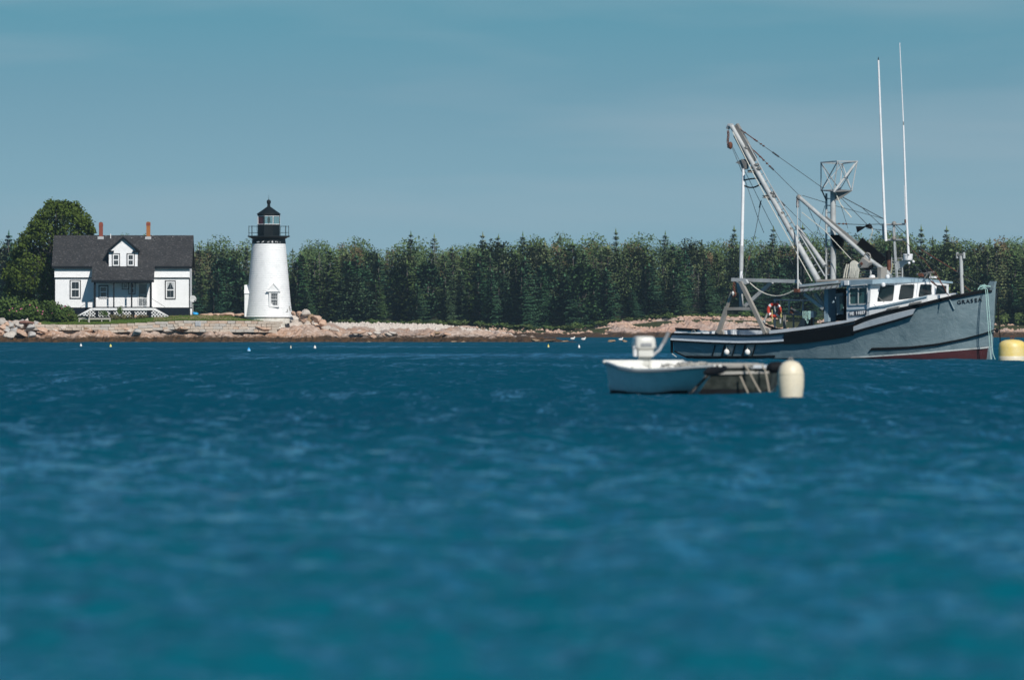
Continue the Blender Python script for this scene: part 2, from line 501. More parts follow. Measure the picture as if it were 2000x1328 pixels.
    nt.links.new(amt, sc_.inputs['Scale'])
    geo = nt.nodes.new("ShaderNodeNewGeometry")
    cm2 = nt.nodes.new("ShaderNodeCombineXYZ"); nt.links.new(nmath(nt, 'MULTIPLY', mask, -0.05), cm2.inputs['Y'])
    ad0 = nt.nodes.new("ShaderNodeVectorMath"); ad0.operation = 'ADD'
    nt.links.new(geo.outputs['Normal'], ad0.inputs[0]); nt.links.new(cm2.outputs[0], ad0.inputs[1])
    ad = nt.nodes.new("ShaderNodeVectorMath"); ad.operation = 'ADD'
    nt.links.new(ad0.outputs[0], ad.inputs[0]); nt.links.new(sc_.outputs[0], ad.inputs[1])
    nm = nt.nodes.new("ShaderNodeVectorMath"); nm.operation = 'NORMALIZE'
    nt.links.new(ad.outputs[0], nm.inputs[0])
    nt.links.new(nm.outputs[0], b.inputs['Normal'])
    dist_tone = nt.nodes.new("ShaderNodeMapRange"); dist_tone.inputs['From Min'].default_value = 34; dist_tone.inputs['From Max'].default_value = 130
    nt.links.new(sy.outputs['Y'], dist_tone.inputs['Value'])      # light falling off with distance, painted into the body colour: lighter near, darker beyond
    nt.links.new(nmix(nt, dist_tone.outputs[0], (0.0002, 0.090, 0.126), (0.0002, 0.046, 0.078)), b.inputs['Base Color'])
    b.inputs['Roughness'].default_value = 0.13
    b.inputs['IOR'].default_value = 1.333
    b.inputs['Specular IOR Level'].default_value = 0.44
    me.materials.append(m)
    o = link_mesh("water", me)
    tag(o, kind='structure')
    # open sea beyond and beside the near wave field, a little below it
    far = MB()
    far.add([(-1400, -60, -0.35), (1400, -60, -0.35), (1400, 2700, -0.35), (-1400, 2700, -0.35)], [(0, 1, 2, 3)])
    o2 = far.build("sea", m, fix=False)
    tag(o2, kind='structure')
    return o
build_water()

# ---------------------------------------------------------------- sea air
m = bpy.data.materials.new('sea_haze'); m.use_nodes = True
nt = m.node_tree; nt.nodes.clear()
pv = nt.nodes.new("ShaderNodeVolumePrincipled"); om_ = nt.nodes.new("ShaderNodeOutputMaterial")
pv.inputs['Color'].default_value = (0.55, 0.80, 0.95, 1)
pv.inputs['Density'].default_value = 0.000055
pv.inputs['Anisotropy'].default_value = 0.2
nt.links.new(pv.outputs[0], om_.inputs['Volume'])
o = MB().box(-1450, 1450, -80, 2760, -2.4, 30.0).build('haze', m)
tag(o, kind='stuff')

# ---------------------------------------------------------------- land
def grid_mesh(name, xs, ys, hf, mats, smooth=True, parent=None):
    vs = []; nx, ny = len(xs), len(ys)
    for y in ys:
        for x in xs:
            p = hf(x, y)
            vs.append(p if isinstance(p, tuple) else (x, y, p))
    fs = [(j*nx+i, j*nx+i+1, (j+1)*nx+i+1, (j+1)*nx+i) for j in range(ny-1) for i in range(nx-1)]
    me = bpy.data.meshes.new(name); me.from_pydata(vs, [], fs)
    me.polygons.foreach_set('use_smooth', [smooth]*len(fs))
    for m in (mats if isinstance(mats, list) else [mats]): me.materials.append(m)
    me.update()
    return link_mesh(name, me, parent)

# granite: pink-buff rock, wet weed-dark band in the tide zone, set by height above the water
def rockmat(name, lo=0.15, mid=0.62, pale=0.45, dark=(0.030, 0.022, 0.014), pink=(0.44, 0.26, 0.165), light=(0.60, 0.50, 0.43)):
    m, nt, b = newmat(name)
    g = nt.nodes.new("ShaderNodeNewGeometry")
    s = nt.nodes.new("ShaderNodeSeparateXYZ"); nt.links.new(g.outputs['Position'], s.inputs[0])
    v = g.outputs['Position']
    mpn = nt.nodes.new("ShaderNodeMapping"); mpn.inputs['Scale'].default_value = (1, 1, 1.8); nt.links.new(v, mpn.inputs[0]); v = mpn.outputs[0]
    n1 = nnoise(nt, v, 0.45, 6, 0.65, 0.5)
    n2 = nnoise(nt, v, 2.2, 6, 0.68)
    n3 = nnoise(nt, v, 0.12, 3, 0.5)
    zz = nmath(nt, 'ADD', s.outputs['Z'], nmath(nt, 'MULTIPLY', nmath(nt, 'SUBTRACT', n1, 0.5), 1.1))
    zz = nmath(nt, 'ADD', zz, nmath(nt, 'MULTIPLY', nmath(nt, 'SUBTRACT', n2, 0.5), 0.35))
    base = nramp(nt, n2, [(0.28, tuple(c*0.62 for c in pink)), (0.48, pink), (0.68, light)])
    base = nmix(nt, nramp(nt, n3, [(0.40, (0, 0, 0)), (0.62, (0.7, 0.7, 0.7))]), base, nramp(nt, n2, [(0.3, (0.36, 0.33, 0.30)), (0.7, light)]))
    base = nmix(nt, nramp(nt, nmath(nt, 'ADD', zz, 0.0), [(0.0, (0, 0, 0)), (1.0, (1, 1, 1))]), base, base)
    brown = nramp(nt, n2, [(0.38, dark), (0.66, (0.115, 0.062, 0.030))])
    mr = nt.nodes.new("ShaderNodeMapRange"); mr.inputs['From Min'].default_value = lo; mr.inputs['From Max'].default_value = mid
    nt.links.new(zz, mr.inputs['Value'])
    c = nmix(nt, mr.outputs[0], brown, base)
    nt.links.new(c, b.inputs['Base Color'])
    b.inputs['Roughness'].default_value = 0.9; b.inputs['Specular IOR Level'].default_value = 0.2
    nbump(nt, n2, 0.9, 0.22, b)
    return m
M['ledge'] = rockmat('pink_granite_ledge', 0.47, 0.70)
M['far_ledge'] = rockmat('far_granite_ledge', 0.62, 0.95, pink=(0.44, 0.26, 0.185), light=(0.60, 0.46, 0.38))
M['cobble'] = paint('pale_cobbles', (0.60, 0.52, 0.46), 0.9, (0.42, 0.33, 0.27), 0.9, 0.4, 0.7, bump=0.5)
def bouldermat(name, c, c2):
    m, nt, b = newmat(name)
    v = ncoord(nt, 'Object', (1, 1, 1))
    f = nnoise(nt, v, 1.6, 6, 0.7); f2 = nnoise(nt, v, 9, 4, 0.7)
    cc = nramp(nt, f, [(0.35, c), (0.65, c2)])
    cc = nmix(nt, 0.3, cc, nramp(nt, f2, [(0.35, tuple(x*0.55 for x in c)), (0.65, c2)]))
    nt.links.new(cc, b.inputs['Base Color']); b.inputs['Roughness'].default_value = 0.9
    b.inputs['Specular IOR Level'].default_value = 0.2
    nbump(nt, f2, 0.6, 0.06, b)
    return m
M['b_pale'] = bouldermat('pale_granite', (0.52, 0.44, 0.37), (0.62, 0.56, 0.50))
M['b_grey'] = bouldermat('grey_granite', (0.33, 0.31, 0.29), (0.48, 0.46, 0.43))
M['b_pink'] = bouldermat('pink_granite', (0.46, 0.28, 0.19), (0.58, 0.42, 0.32))
M['b_red'] = bouldermat('dark_red_stone', (0.20, 0.09, 0.075), (0.30, 0.17, 0.13))
M['b_brown'] = bouldermat('brown_granite', (0.22, 0.15, 0.09), (0.36, 0.25, 0.16))
M['lawn'] = paint('mown_grass', (0.075, 0.13, 0.022), 0.9, (0.11, 0.12, 0.035), 0.35, 0.45, 0.62, spec=0.1)
M['lawn_dry'] = paint('dry_grass', (0.24, 0.19, 0.10), 0.9, (0.12, 0.13, 0.045), 0.5, 0.45, 0.7, spec=0.1)
M['forest_floor'] = paint('forest_floor', (0.035, 0.042, 0.018), 0.95, (0.06, 0.055, 0.03), 0.4, spec=0.1)

def blocky(x, y, s, seed):
    """fractured-rock relief: ledges and cracks"""
    p = Vector((x/s, y/s*0.7, seed))
    d, pts = mn.voronoi(p)
    edge = d[1] - d[0]
    cell = mn.noise(Vector(pts[0])*7.3)
    return cell, min(1.0, edge*3.0)

# near point: waterline about 960 m off
CREST = [(-400,634),(-100,636),(0,637),(60,638),(135,640),(300,640),(360,641),(400,642.5),(500,641),(560,638),(580,630),(600,630),(620,634),(650,643),(670,646),(720,651),(760,652),(800,653),(840,650),(880,645),(920,645),(960,648),(1000,654),(1040,658),(1080,662),(1110,666),(1140,670),(1180,674),(1400,690)]
def shore_y(px):
    return 960 + 2.2*mn.noise(Vector((px*0.013, 3.1, 0))) + 0.8*mn.noise(Vector((px*0.06, 9.1, 0)))
def point_h(px, y):
    y0 = shore_y(px); d = y - y0
    top = wz(interp(px, CREST), 965)
    x = wx(px, 962)
    if d < 0: base = -0.9 + 0.9*max(0, 1 + d/4)
    elif d < 5.5:
        t = d/5.5; base = top*(1 - (1-t)**2.0)
    else:
        base = top + min(0.6, (d-5.5)*0.012) if px < 900 else top
    if base > -0.6:
        c, e = blocky(x, y, 2.1, 1.0); c2, e2 = blocky(x, y, 0.8, 5.0)
        amp = 0.30 if d < 10 else 0.18
        if top > 0.1: base += c*amp*1.3 + (e-1)*0.34 + c2*0.16 + (e2-1)*0.14 + mn.noise(Vector((x*0.35, y*0.35, 2)))*0.14
    return base
pxs = [-420 + 4.0*i for i in range(440)]
ys = [955 + 0.55*i for i in range(30)] + [972 + 4*i for i in range(10)]
o = grid_mesh("rocky_shore", pxs, ys, lambda px, y: (wx(px, 962), y, point_h(px, y)), M['ledge'], smooth=False)
tag(o, kind='structure')
# ground of the point behind, as a rising cobble bar that runs back to the mainland
BAR = [(-500,633),(480,633),(600,632),(640,633),(700,632.5),(850,635),(880,640),(930,645),(1000,655),(1060,668)]
def bar_h(px, y):
    t = (y - 985)/140.0
    z = wz(interp(px, BAR), 1125)
    x = wx(px, 1050)
    return 0.2 + (z - 0.2)*min(1, t)**0.8 + 0.10*mn.noise(Vector((x*0.8, y*0.8, 0))) + 0.09*mn.noise(Vector((x*2.3, y*2.3, 4)))
o = grid_mesh("cobble_bar", [-900 + 5*i for i in range(392)], [985 + 2*i for i in range(70)] + [1130 + 15*i for i in range(24)],
              lambda px, y: (wx(px, 1050), y, bar_h(px, min(y, 1125)) - (0.03*(y-1125) if y > 1125 and px > 650 else 0)), M['cobble'], smooth=False)
tag(o, kind='structure')

# lawn terrace behind the sea wall
WALL = [(60,633.7),(135,634.0),(214,633.5),(255,631.5),(300,629),(354,626),(494,626.8),(540,627.5)]
def lawn_h(px, y):
    z0 = wz(interp(px, WALL), 964) + 0.02
    zb = wz(interp(px, [(60,622),(300,617),(390,615.5),(470,618),(520,620)]), 972)
    t = max(0, min(1, (y - 964.2)/7.5))
    return z0 + (zb - z0)*(t*t*(3-2*t)) + 0.03*mn.noise(Vector((px*0.05, y*0.9, 0)))
o = grid_mesh("lawn", [-200 + 4*i for i in range(180)], [964.2 + 0.4*i for i in range(24)] + [974 + 2*i for i in range(12)],
              lambda px, y: (wx(px, 968), y, lawn_h(px, y)), [M['lawn'], M['lawn_dry']], smooth=True)
tag(o, kind='structure')
for p in o.data.polygons:
    q = p.center
    px_ = 1000 + q.x/968*F
    n = mn.noise(Vector((q.x*0.5, q.y*0.5, 3)))
    if 300 < px_ < 490 and q.y > 966.3 + n*1.5 and n > -0.25: p.material_index = 1
# blades standing up along the terrace
gb = MB()
for i in range(5200):
    px_ = random.uniform(115, 508); y = 964.2 + random.random()**1.5*7
    x = wx(px_, 968); z = lawn_h(px_, y) - 0.02
    hgt = random.uniform(0.04, 0.13); a = random.uniform(0, 3.14); w = random.uniform(0.03, 0.07)
    dx, dy = math.cos(a)*w, math.sin(a)*w; lx = random.uniform(-0.05, 0.05)
    gb.add([(x-dx, y-dy, z), (x+dx, y+dy, z), (x+lx, y+lx, z+hgt)], [(0, 1, 2)])
o = gb.build("grass", M['lawn'], fix=False, auto=False); tag(o, "short green grass along the terrace above the sea wall", kind='stuff')

# far shore with low hill, waterline about 1500 m off
FTOP = [(-600,634),(0,634),(900,636),(960,637),(1040,644),(1080,645),(1130,643),(1180,637),(1205,628),(1250,626),(1330,620),(1400,620),(1480,621),(1600,626),(1720,630),(1900,632),(2000,633),(2600,634)]
def far_h(px, y):
    x = wx(px, 1510)
    y0 = 1500 + 5*mn.noise(Vector((px*0.008, 1.7, 0)))
    d = y - y0
    top = wz(interp(px, FTOP), 1516)
    if d < 0: return -1.0 + 0.9*max(0, 1 + d/8)
    if d < 17:
        t = d/17.0; z = top*(t**0.75)
        c, e = blocky(x, y, 3.6, 11.0); c2, e2 = blocky(x, y, 1.3, 15.0)
        k = 1.0 if 1150 < px < 1760 else 0.45
        z = z + k*(c*0.62 + (e-1)*0.60) + c2*0.22 + (e2-1)*0.24
        return max(z, min(0.45, d*0.05))
    return top + (d-17)*0.024
o = grid_mesh("far_shore", [-560 + 5*i for i in range(640)], [1492 + 1.3*i for i in range(20)], lambda px, y: (wx(px, 1510), y, far_h(px, y)), M['far_ledge'], smooth=False)
tag(o, kind='structure')
def hill(x, y):
    return interp(1000 + x/1516*F, [(p, wz(q, 1516)) for p, q in FTOP]) - 0.25 + max(0, y-1516)*0.026
o = grid_mesh("forest_ground", [-420 + 7*i for i in range(121)], [1511.5, 1512.5, 1514] + [1522 + 8*i for i in range(23)] + [1720 + 60*i for i in range(14)], lambda x, y: -2.0 if y < 1512 else hill(x, min(y, 1700)) - (0.12 if y < 1516 else 0) + 0.2*mn.noise(Vector((x*0.1, y*0.1, 0))), M['forest_floor'])
tag(o, kind='structure')

# ---------------------------------------------------------------- rocks
def rock_mesh(name, seed, mat, sub=2):
    bm = bmesh.new()
    bmesh.ops.create_icosphere(bm, subdivisions=sub, radius=0.5)
    r = random.Random(seed)
    planes = []
    for i in range(12):
        n = Vector((r.gauss(0,1), r.gauss(0,1), r.gauss(0,1))).normalized(); planes.append((n, r.uniform(0.20, 0.36)))
    for v in bm.verts:
        for n, d in planes:
            k = v.co.dot(n)
            if k > d: v.co -= n*(k-d)*1.0
        v.co += v.co.normalized()*mn.noise(v.co*3.0 + Vector((seed, 0, 0)))*0.045
    me = bpy.data.meshes.new(name); bm.to_mesh(me); bm.free()
    me.materials.append(mat)
    return me
rocks = {k: [rock_mesh('boulder', 10*i+j, M[k]) for j in range(4)] for i, k in enumerate(('b_pale', 'b_grey', 'b_pink', 'b_red', 'b_brown'))}
rr = random.Random(5)
def boulder(px, py, D, w, h, kind, label, group=None, tilt=0.25, dep=None):
    """px,py = centre in the photo, w,h = size in photo pixels"""
    me = rr.choice(rocks[kind])
    o = bpy.data.objects.new('boulder', me); col.objects.link(o)
    s = D/F
    o.location = wp(px, py, D)
    o.scale = (w*s*1.4, (dep or 0.8*w)*s*1.4, h*s*1.5)
    o.rotation_euler = (rr.uniform(-tilt, tilt), rr.uniform(-tilt, tilt), rr.uniform(-0.5, 0.5))
    tag(o, label, 'boulder', group)
    return o
# heap beside the lighthouse
G1 = "boulders heaped beside the lighthouse"
spec = [(586,612,10,11,'b_pink',"small upright pink stone crowning the boulder heap by the lighthouse"),
 (580,622,26,15,'b_pale',"large pale sloping boulder against the right foot of the lighthouse"),
 (599,611,14,10,'b_pale',"round pale boulder near the top of the heap right of the lighthouse"),
 (591,622,12,14,'b_pink',"pink boulder wedged between two pale boulders in the lighthouse heap"),
 (606,624,16,16,'b_brown',"brown rounded boulder in the middle of the lighthouse heap"),
 (617,622,17,14,'b_pink',"pink boulder with shaded right face at the right of the lighthouse heap"),
 (583,636,30,13,'b_pale',"wide pale boulder lying low beside the white lighthouse foundation"),
 (601,637,14,15,'b_pale',"pale boulder below the brown one in the lighthouse heap"),
 (628,631,20,12,'b_pink',"pink boulder low on the right slope of the lighthouse heap"),
 (574,612,8,9,'b_pink',"small pink stone touching the lighthouse wall"),
 (573,643,22,9,'b_grey',"grey slab at the foot of the white lighthouse foundation"),
 (592,646,26,9,'b_pink',"flat pink slab under the lighthouse boulder heap"),
 (615,643,24,13,'b_pink',"broad pink boulder at the base of the lighthouse heap"),
 (640,641,22,9,'b_pale',"pale boulder at the right end of the lighthouse heap"),
 (655,644,16,7,'b_pale',"small pale boulder trailing off right from the lighthouse heap"),
 (636,648,20,8,'b_pink',"pink slab in front of the right end of the lighthouse heap")]
for px_, py_, w, h, k, lab in spec:
    boulder(px_, py_, 965.5 + rr.uniform(-0.6, 0.6), w*1.1, h*1.1, k, lab, G1)
for i in range(44):
    px_ = rr.uniform(572, 656); y_ = interp(px_, [(572,622),(590,626),(620,636),(650,646)]) + rr.uniform(-3, 12)
    boulder(px_, y_, 967, rr.uniform(9, 20), rr.uniform(7, 14), rr.choice(['b_pale','b_pink','b_pink','b_grey']), "lesser boulder filling the gaps of the heap right of the lighthouse", "lesser boulders in the lighthouse heap")
# slope left of the sea wall
G2 = "boulders on the slope left of the sea wall"
spec = [(4,628,20,12,'b_pale',"pale boulder under the rose bushes at the left edge of the photo"),
 (50,630,24,10,'b_red',"dark red boulder lying on top of the left boulder slope"),
 (42,637,24,14,'b_pale',"big cream boulder just below the dark red one"),
 (60,640,22,9,'b_grey',"grey shadowed slab right of the big cream boulder"),
 (20,636,18,12,'b_grey',"grey boulder left of the big cream boulder"),
 (6,640,14,11,'b_pink',"pink boulder at the left edge under the pale one"),
 (14,645,18,10,'b_grey',"grey flat boulder low at the left edge"),
 (30,648,18,12,'b_grey',"grey boulder in the middle of the left slope"),
 (20,654,20,11,'b_pale',"pale boulder just above the dark tide band at the left"),
 (44,650,20,10,'b_pink',"pink slab between the grey boulders on the left slope"),
 (62,655,20,11,'b_grey',"grey angular boulder low on the slope below the sea wall's left end"),
 (3,650,14,12,'b_pink',"pink boulder low at the left edge above the tide band"),
 (34,630,14,7,'b_pale',"small pale stone left of the dark red boulder"),
 (12,633,12,7,'b_pink',"small pink stone under the pale boulder at the left edge"),
 (82,644,24,8,'b_pink',"pink slab under the left end of the sea wall"),
 (268,649,20,10,'b_grey',"lone grey-white boulder on the pink ledge below the lawn")]
for px_, py_, w, h, k, lab in spec:
    boulder(px_, py_, 962.8 + rr.uniform(-0.4, 0.4) - (py_-628)*0.05, w*1.12, h*1.2, k, lab, G2 if px_ < 200 else None)
for i in range(34):
    px_ = rr.uniform(-40, 80); boulder(px_, rr.uniform(628, 656), 964, rr.uniform(8, 17), rr.uniform(6, 11), rr.choice(['b_pale','b_grey','b_pink']), "lesser boulder filling the gaps of the slope left of the sea wall", "lesser boulders on the left slope")
# ledge-foot and skyline stones
for i in range(46):
    px_ = rr.uniform(80, 900)
    if 560 < px_ < 660: continue
    kk_ = rr.choice(['b_pink','b_pink','b_pale','b_pale','b_brown'])
    y_ = interp(px_, CREST) + rr.uniform(-1, 8)
    boulder(px_, y_, 963.2, rr.uniform(9, 26), rr.uniform(5, 10), kk_, {'b_pink': "pink", 'b_pale': "pale", 'b_brown': "brown"}[kk_] + " granite block on the shore ledge " + ("below the left bushes" if px_ < 150 else "below the house's left half" if px_ < 240 else "below the house's right half" if px_ < 376 else "between the house and the lighthouse" if px_ < 480 else "below the lighthouse" if px_ < 570 else "right of the boulder heap" if px_ < 760 else "near the tip of the point"), "granite blocks along the shore ledge")
for px_, w, h in ((410,16,6),(425,18,7),(440,26,9),(452,16,7),(466,14,6),(478,16,7),(398,14,5)):
    boulder(px_, 614.5, 985, w, h, 'b_pink', "low pink rock on the skyline between the house and the lighthouse", "rocks between the house and the lighthouse", 0.1)
for px_, py_, w in ((1046,665,20),(1075,666,26),(1102,667.5,16),(1195,666.5,22),(1220,667,12),(720,668.5,10),(885,668,14),(905,668,12)):
    boulder(px_, py_, 958.5, w, 4.5, 'b_brown', "weed-brown rock just breaking the water at the tip of the point" if px_ > 1000 else "small reddish rock awash at the foot of the shore ledge", "rocks awash at the tip of the point" if px_ > 1000 else "rocks awash under the shore ledge", 0.05)
# cobbles of the beach: too many to count
cb = MB()
for i in range(2600):
    px_ = rr.uniform(560, 1000); y = rr.uniform(1040, 1122)
    x = wx(px_, 1050); z = bar_h(px_, y); s = rr.uniform(0.10, 0.34)
    a = rr.uniform(0, 3)
    ca, sa_ = math.cos(a)*s, math.sin(a)*s
    cb.add([(x-ca,y-sa_,z),(x+sa_,y-ca,z),(x+ca,y+sa_,z),(x-sa_,y+ca,z),(x,y,z+s*0.8),(x+0.3*ca,y,z+s*0.7)], [(0,1,4),(1,5,4),(1,2,5),(2,3,5),(3,4,5),(3,0,4)])
o = cb.build("cobbles", M['b_pale'], fix=False, auto=False); tag(o, "pale beach cobbles below the forest right of the lighthouse", kind='stuff')
cb = MB()
for i in range(2200):
    px_ = rr.uniform(930, 2250); y = rr.uniform(1509, 1519)
    x = wx(px_, 1510); z = far_h(px_, y) - 0.05; s = rr.uniform(0.12, 0.38)
    a = rr.uniform(0, 3); ca, sa_ = math.cos(a)*s, math.sin(a)*s
    cb.add([(x-ca,y-sa_,z),(x+sa_,y-ca,z),(x+ca,y+sa_,z),(x-sa_,y+ca,z),(x,y,z+s*0.8),(x+0.3*ca,y,z+s*0.7)], [(0,1,4),(1,5,4),(1,2,5),(2,3,5),(3,4,5),(3,0,4)])
o = cb.build("shore_stones", M['b_pink'], fix=False, auto=False); tag(o, "loose pale stones along the far shore below the trees", kind='stuff')

# ---------------------------------------------------------------- sea wall
wall = empty("sea_wall", (wx(300, 963.5), 963.5, 0.6), 0, "low granite block sea wall in front of the lawn and the lighthouse", "sea wall")
M['wall_stone'] = bouldermat('weathered_wall_granite', (0.46, 0.38, 0.30), (0.60, 0.52, 0.44))
M['wall_stone2'] = bouldermat('grey_wall_granite', (0.40, 0.37, 0.33), (0.52, 0.48, 0.43))
M['wall_stone3'] = bouldermat('rosy_wall_granite', (0.48, 0.34, 0.25), (0.60, 0.48, 0.38))
def stone_mesh(seed, mat):
    r = random.Random(seed); bm = bmesh.new(); bmesh.ops.create_cube(bm, size=1.0)
    bmesh.ops.bevel(bm, geom=bm.edges[:], offset=0.06, segments=1, affect='EDGES')
    for v in bm.verts: v.co += Vector((r.uniform(-1,1), r.uniform(-1,1), r.uniform(-1,1)))*0.03
    me = bpy.data.meshes.new('stone'); bm.to_mesh(me); bm.free(); me.materials.append(mat); return me
stones = [stone_mesh(i, (M['wall_stone'], M['wall_stone2'], M['wall_stone'], M['wall_stone3'])[i % 4]) for i in range(8)]
for course in range(4):
    px_ = 62 if course < 2 else (200 if course == 2 else 360)
    while px_ < 535:
        w = rr.uniform(12, 26) if course == 0 else rr.uniform(8, 20)
        h = 5.6
        y_ = interp(px_ + w/2, WALL) + h*(course + 0.5)
        o = bpy.data.objects.new('stone', rr.choice(stones)); col.objects.link(o); o.parent = wall
        s = 963.5/F
        o.location = Vector((wx(px_ + w/2, 963.5), 963.5 - course*0.04 + rr.uniform(-0.05, 0.05), wz(y_, 963.5))) - wall.location
        o.scale = ((w-0.25)*s, 0.9, (h-0.15)*s*rr.uniform(0.94, 1.03)); o.rotation_euler = (0, rr.uniform(-0.02, 0.02), 0)
        px_ += w
b_ = MB(); 
for i in range(0, 48):
    p0 = 58 + i*10
    b_.box(wx(p0, 964) - wall.location.x, wx(p0+10, 964) - wall.location.x, 0.25, 0.7, -0.7, wz(interp(p0+5, WALL)+0.8, 964) - wall.location.z)
b_.build("backing", M['wall_stone'], wall)
# small notice on the wall
nb = empty("notice_board", wp(387, 632, 962.9), 0, "small pale notice board fixed to the front of the sea wall", "sign")
MB().box(-0.26, 0.26, 0, 0.04, -0.22, 0.22).build("panel", M['flashing'], nb)
t_ = MB()
for k in range(4): t_.box(-0.20, 0.20 - 0.06*(k % 2), -0.012, -0.002, 0.12-k*0.09, 0.135-k*0.09)
t_.build("print_line", M['grey_plastic'], nb)
for sx in (-0.2, 0.2): MB().box(sx-0.03, sx+0.03, 0.04, 0.09, -0.35, 0.2).build("post", M['bare_wood'], nb)

# ---------------------------------------------------------------- vegetation
def leafmat(name, cols, gain=1.4):
    """foliage whose tone shifts from tree to tree and clump to clump"""
    m, nt, b = newmat(name)
    oi = nt.nodes.new("ShaderNodeObjectInfo")
    v = ncoord(nt, 'Object', (1, 1, 1))
    cols = [tuple(min(1, q*gain) for q in c) for c in cols]
    f = nnoise(nt, v, 0.9, 3, 0.7); f2 = nnoise(nt, v, 4.0, 2, 0.7)
    c = nramp(nt, oi.outputs['Random'], [(i/(len(cols)-1), q) for i, q in enumerate(cols)])
    c = nmix(nt, 1.0, c, nramp(nt, nmath(nt, 'ADD', nmath(nt, 'MULTIPLY', f, 0.6), nmath(nt, 'MULTIPLY', f2, 0.4)), [(0.34, (0.62, 0.68, 0.70)), (0.5, (1, 1, 1)), (0.66, (1.45, 1.35, 1.2))]), 'MULTIPLY')
    nt.links.new(c, b.inputs['Base Color']); b.inputs['Roughness'].default_value = 0.75
    b.inputs['Specular IOR Level'].default_value = 0.15
    return m
M['spruce'] = leafmat('spruce_needles', [(0.020, 0.062, 0.028), (0.030, 0.078, 0.030), (0.055, 0.090, 0.022), (0.024, 0.072, 0.040), (0.064, 0.098, 0.028)])
M['spruce_front'] = leafmat('blue_green_spruce_needles', [(0.024, 0.070, 0.042), (0.042, 0.090, 0.046), (0.030, 0.082, 0.040), (0.052, 0.090, 0.044)])
M['spruce_back'] = leafmat('olive_spruce_needles', [(0.060, 0.095, 0.034), (0.095, 0.130, 0.050), (0.050, 0.092, 0.042), (0.120, 0.135, 0.065), (0.072, 0.110, 0.040)])
M['autumn'] = leafmat('turning_leaves', [(0.12, 0.085, 0.045), (0.10, 0.10, 0.045), (0.14, 0.080, 0.055)])
M['maple'] = leafmat('maple_leaves', [(0.048, 0.072, 0.012), (0.048, 0.072, 0.012)])
M['rose'] = leafmat('rose_leaves', [(0.040, 0.072, 0.016), (0.056, 0.080, 0.018)])
M['scrub'] = leafmat('shore_scrub', [(0.055, 0.095, 0.022), (0.075, 0.10, 0.03)])
M['bark'] = paint('grey_brown_bark', (0.07, 0.06, 0.05), 0.9, (0.12, 0.11, 0.10), 3)
M['dead'] = paint('dead_grey_twigs', (0.12, 0.11, 0.10), 0.9, (0.18, 0.165, 0.15), 3)

def crown_normals(me, axis_up=0.35, keep=0.45, center=None):
    """bend the leaf normals towards the outside of the crown so that it shades as a body"""
    n = len(me.vertices); co = np.empty(n*3); me.vertices.foreach_get('co', co); co = co.reshape(-1, 3)
    no = np.empty(n*3); me.vertices.foreach_get('normal', no); no = no.reshape(-1, 3)
    if center is None:
        out = co.copy(); out[:, 2] = 0; L = np.linalg.norm(out, axis=1, keepdims=True) + 1e-6; out = out/L; out[:, 2] = axis_up
    else:
        out = co - np.array(center); L = np.linalg.norm(out, axis=1, keepdims=True) + 1e-6; out = out/L
    sgn = np.sign((no*out).sum(1, keepdims=True)); sgn[sgn == 0] = 1
    r = out*(1-keep) + no*sgn*keep; r /= np.linalg.norm(r, axis=1, keepdims=True) + 1e-9
    me.polygons.foreach_set('use_smooth', [True]*len(me.polygons))
    me.normals_split_custom_set_from_vertices(r.tolist())
    return me
def spruce_meshes(seed, h, R, mat, whorls=22, bare=0.06, dens=1.0, fan=0.36):
    r = random.Random(seed); c = MB()
    lean = r.uniform(-0.2, 0.2)
    for w in range(whorls):
        t = (w + r.uniform(-0.3, 0.3))/whorls
        z = h*(bare + (1-bare)*max(0, t))
        rad_ = R*1.35*((1-max(0, t))**0.72)*r.uniform(0.7, 1.2)*(0.75 + 0.25*min(1, t*5)) + 0.08
        nb_ = max(5, int((12 if t < 0.6 else 8)*dens))
        a0 = r.uniform(0, 6.28)
        for k in range(nb_):
            if r.random() < 0.07: continue
            a = a0 + 6.28*k/nb_ + r.uniform(-0.25, 0.25)
            L = rad_*r.uniform(0.7, 1.2)
            droop = r.uniform(0.10, 0.30)
            n = max(2, int(L/0.42))
            for s in range(n):
                q = (s + 0.9)/n
                x = math.cos(a)*L*q; y = math.sin(a)*L*q
                zz = z - droop*L*q + 0.16*L*q*q
                sz = 1.3*fan*r.uniform(0.7, 1.25)*(1.15 - 0.5*q)*(0.7 + 0.3*min(1, rad_))
                # two ragged triangles per tuft, roughly flat, splayed across the branch
                for e in (-1, 1):
                    aa = a + e*r.uniform(0.5, 1.1)
                    dx, dy = math.cos(aa)*sz, math.sin(aa)*sz
                    c.add([(x - dx*0.3, y - dy*0.3, zz + r.uniform(0, 0.08)), (x + dx, y + dy, zz - sz*r.uniform(0.1, 0.55)), (x + math.cos(a)*sz*0.9, y + math.sin(a)*sz*0.9, zz - sz*r.uniform(-0.1, 0.35))], [(0, 1, 2)])
                c.add([(x, y, zz + 0.05), (x + math.cos(a+0.6)*sz*0.5, y + math.sin(a+0.6)*sz*0.5, zz - sz*0.85), (x + math.cos(a-0.6)*sz*0.5, y + math.sin(a-0.6)*sz*0.5, zz - sz*0.75)], [(0, 1, 2)])
    for k in range(5):
        a = k*1.256; c.add([(0, 0, h+0.35), (math.cos(a)*0.16, math.sin(a)*0.16, h-0.35), (math.cos(a+1.2)*0.16, math.sin(a+1.2)*0.16, h-0.3)], [(0, 1, 2)])
    t_ = MB(); t_.tube([(0, 0, -0.4), (0.03, 0, h*0.5), (0, 0, h)], 0.17, 6, 0.03)
    return crown_normals(c.mesh('crown', mat), 0.8, 0.6), t_.mesh('trunk', M['bark'])
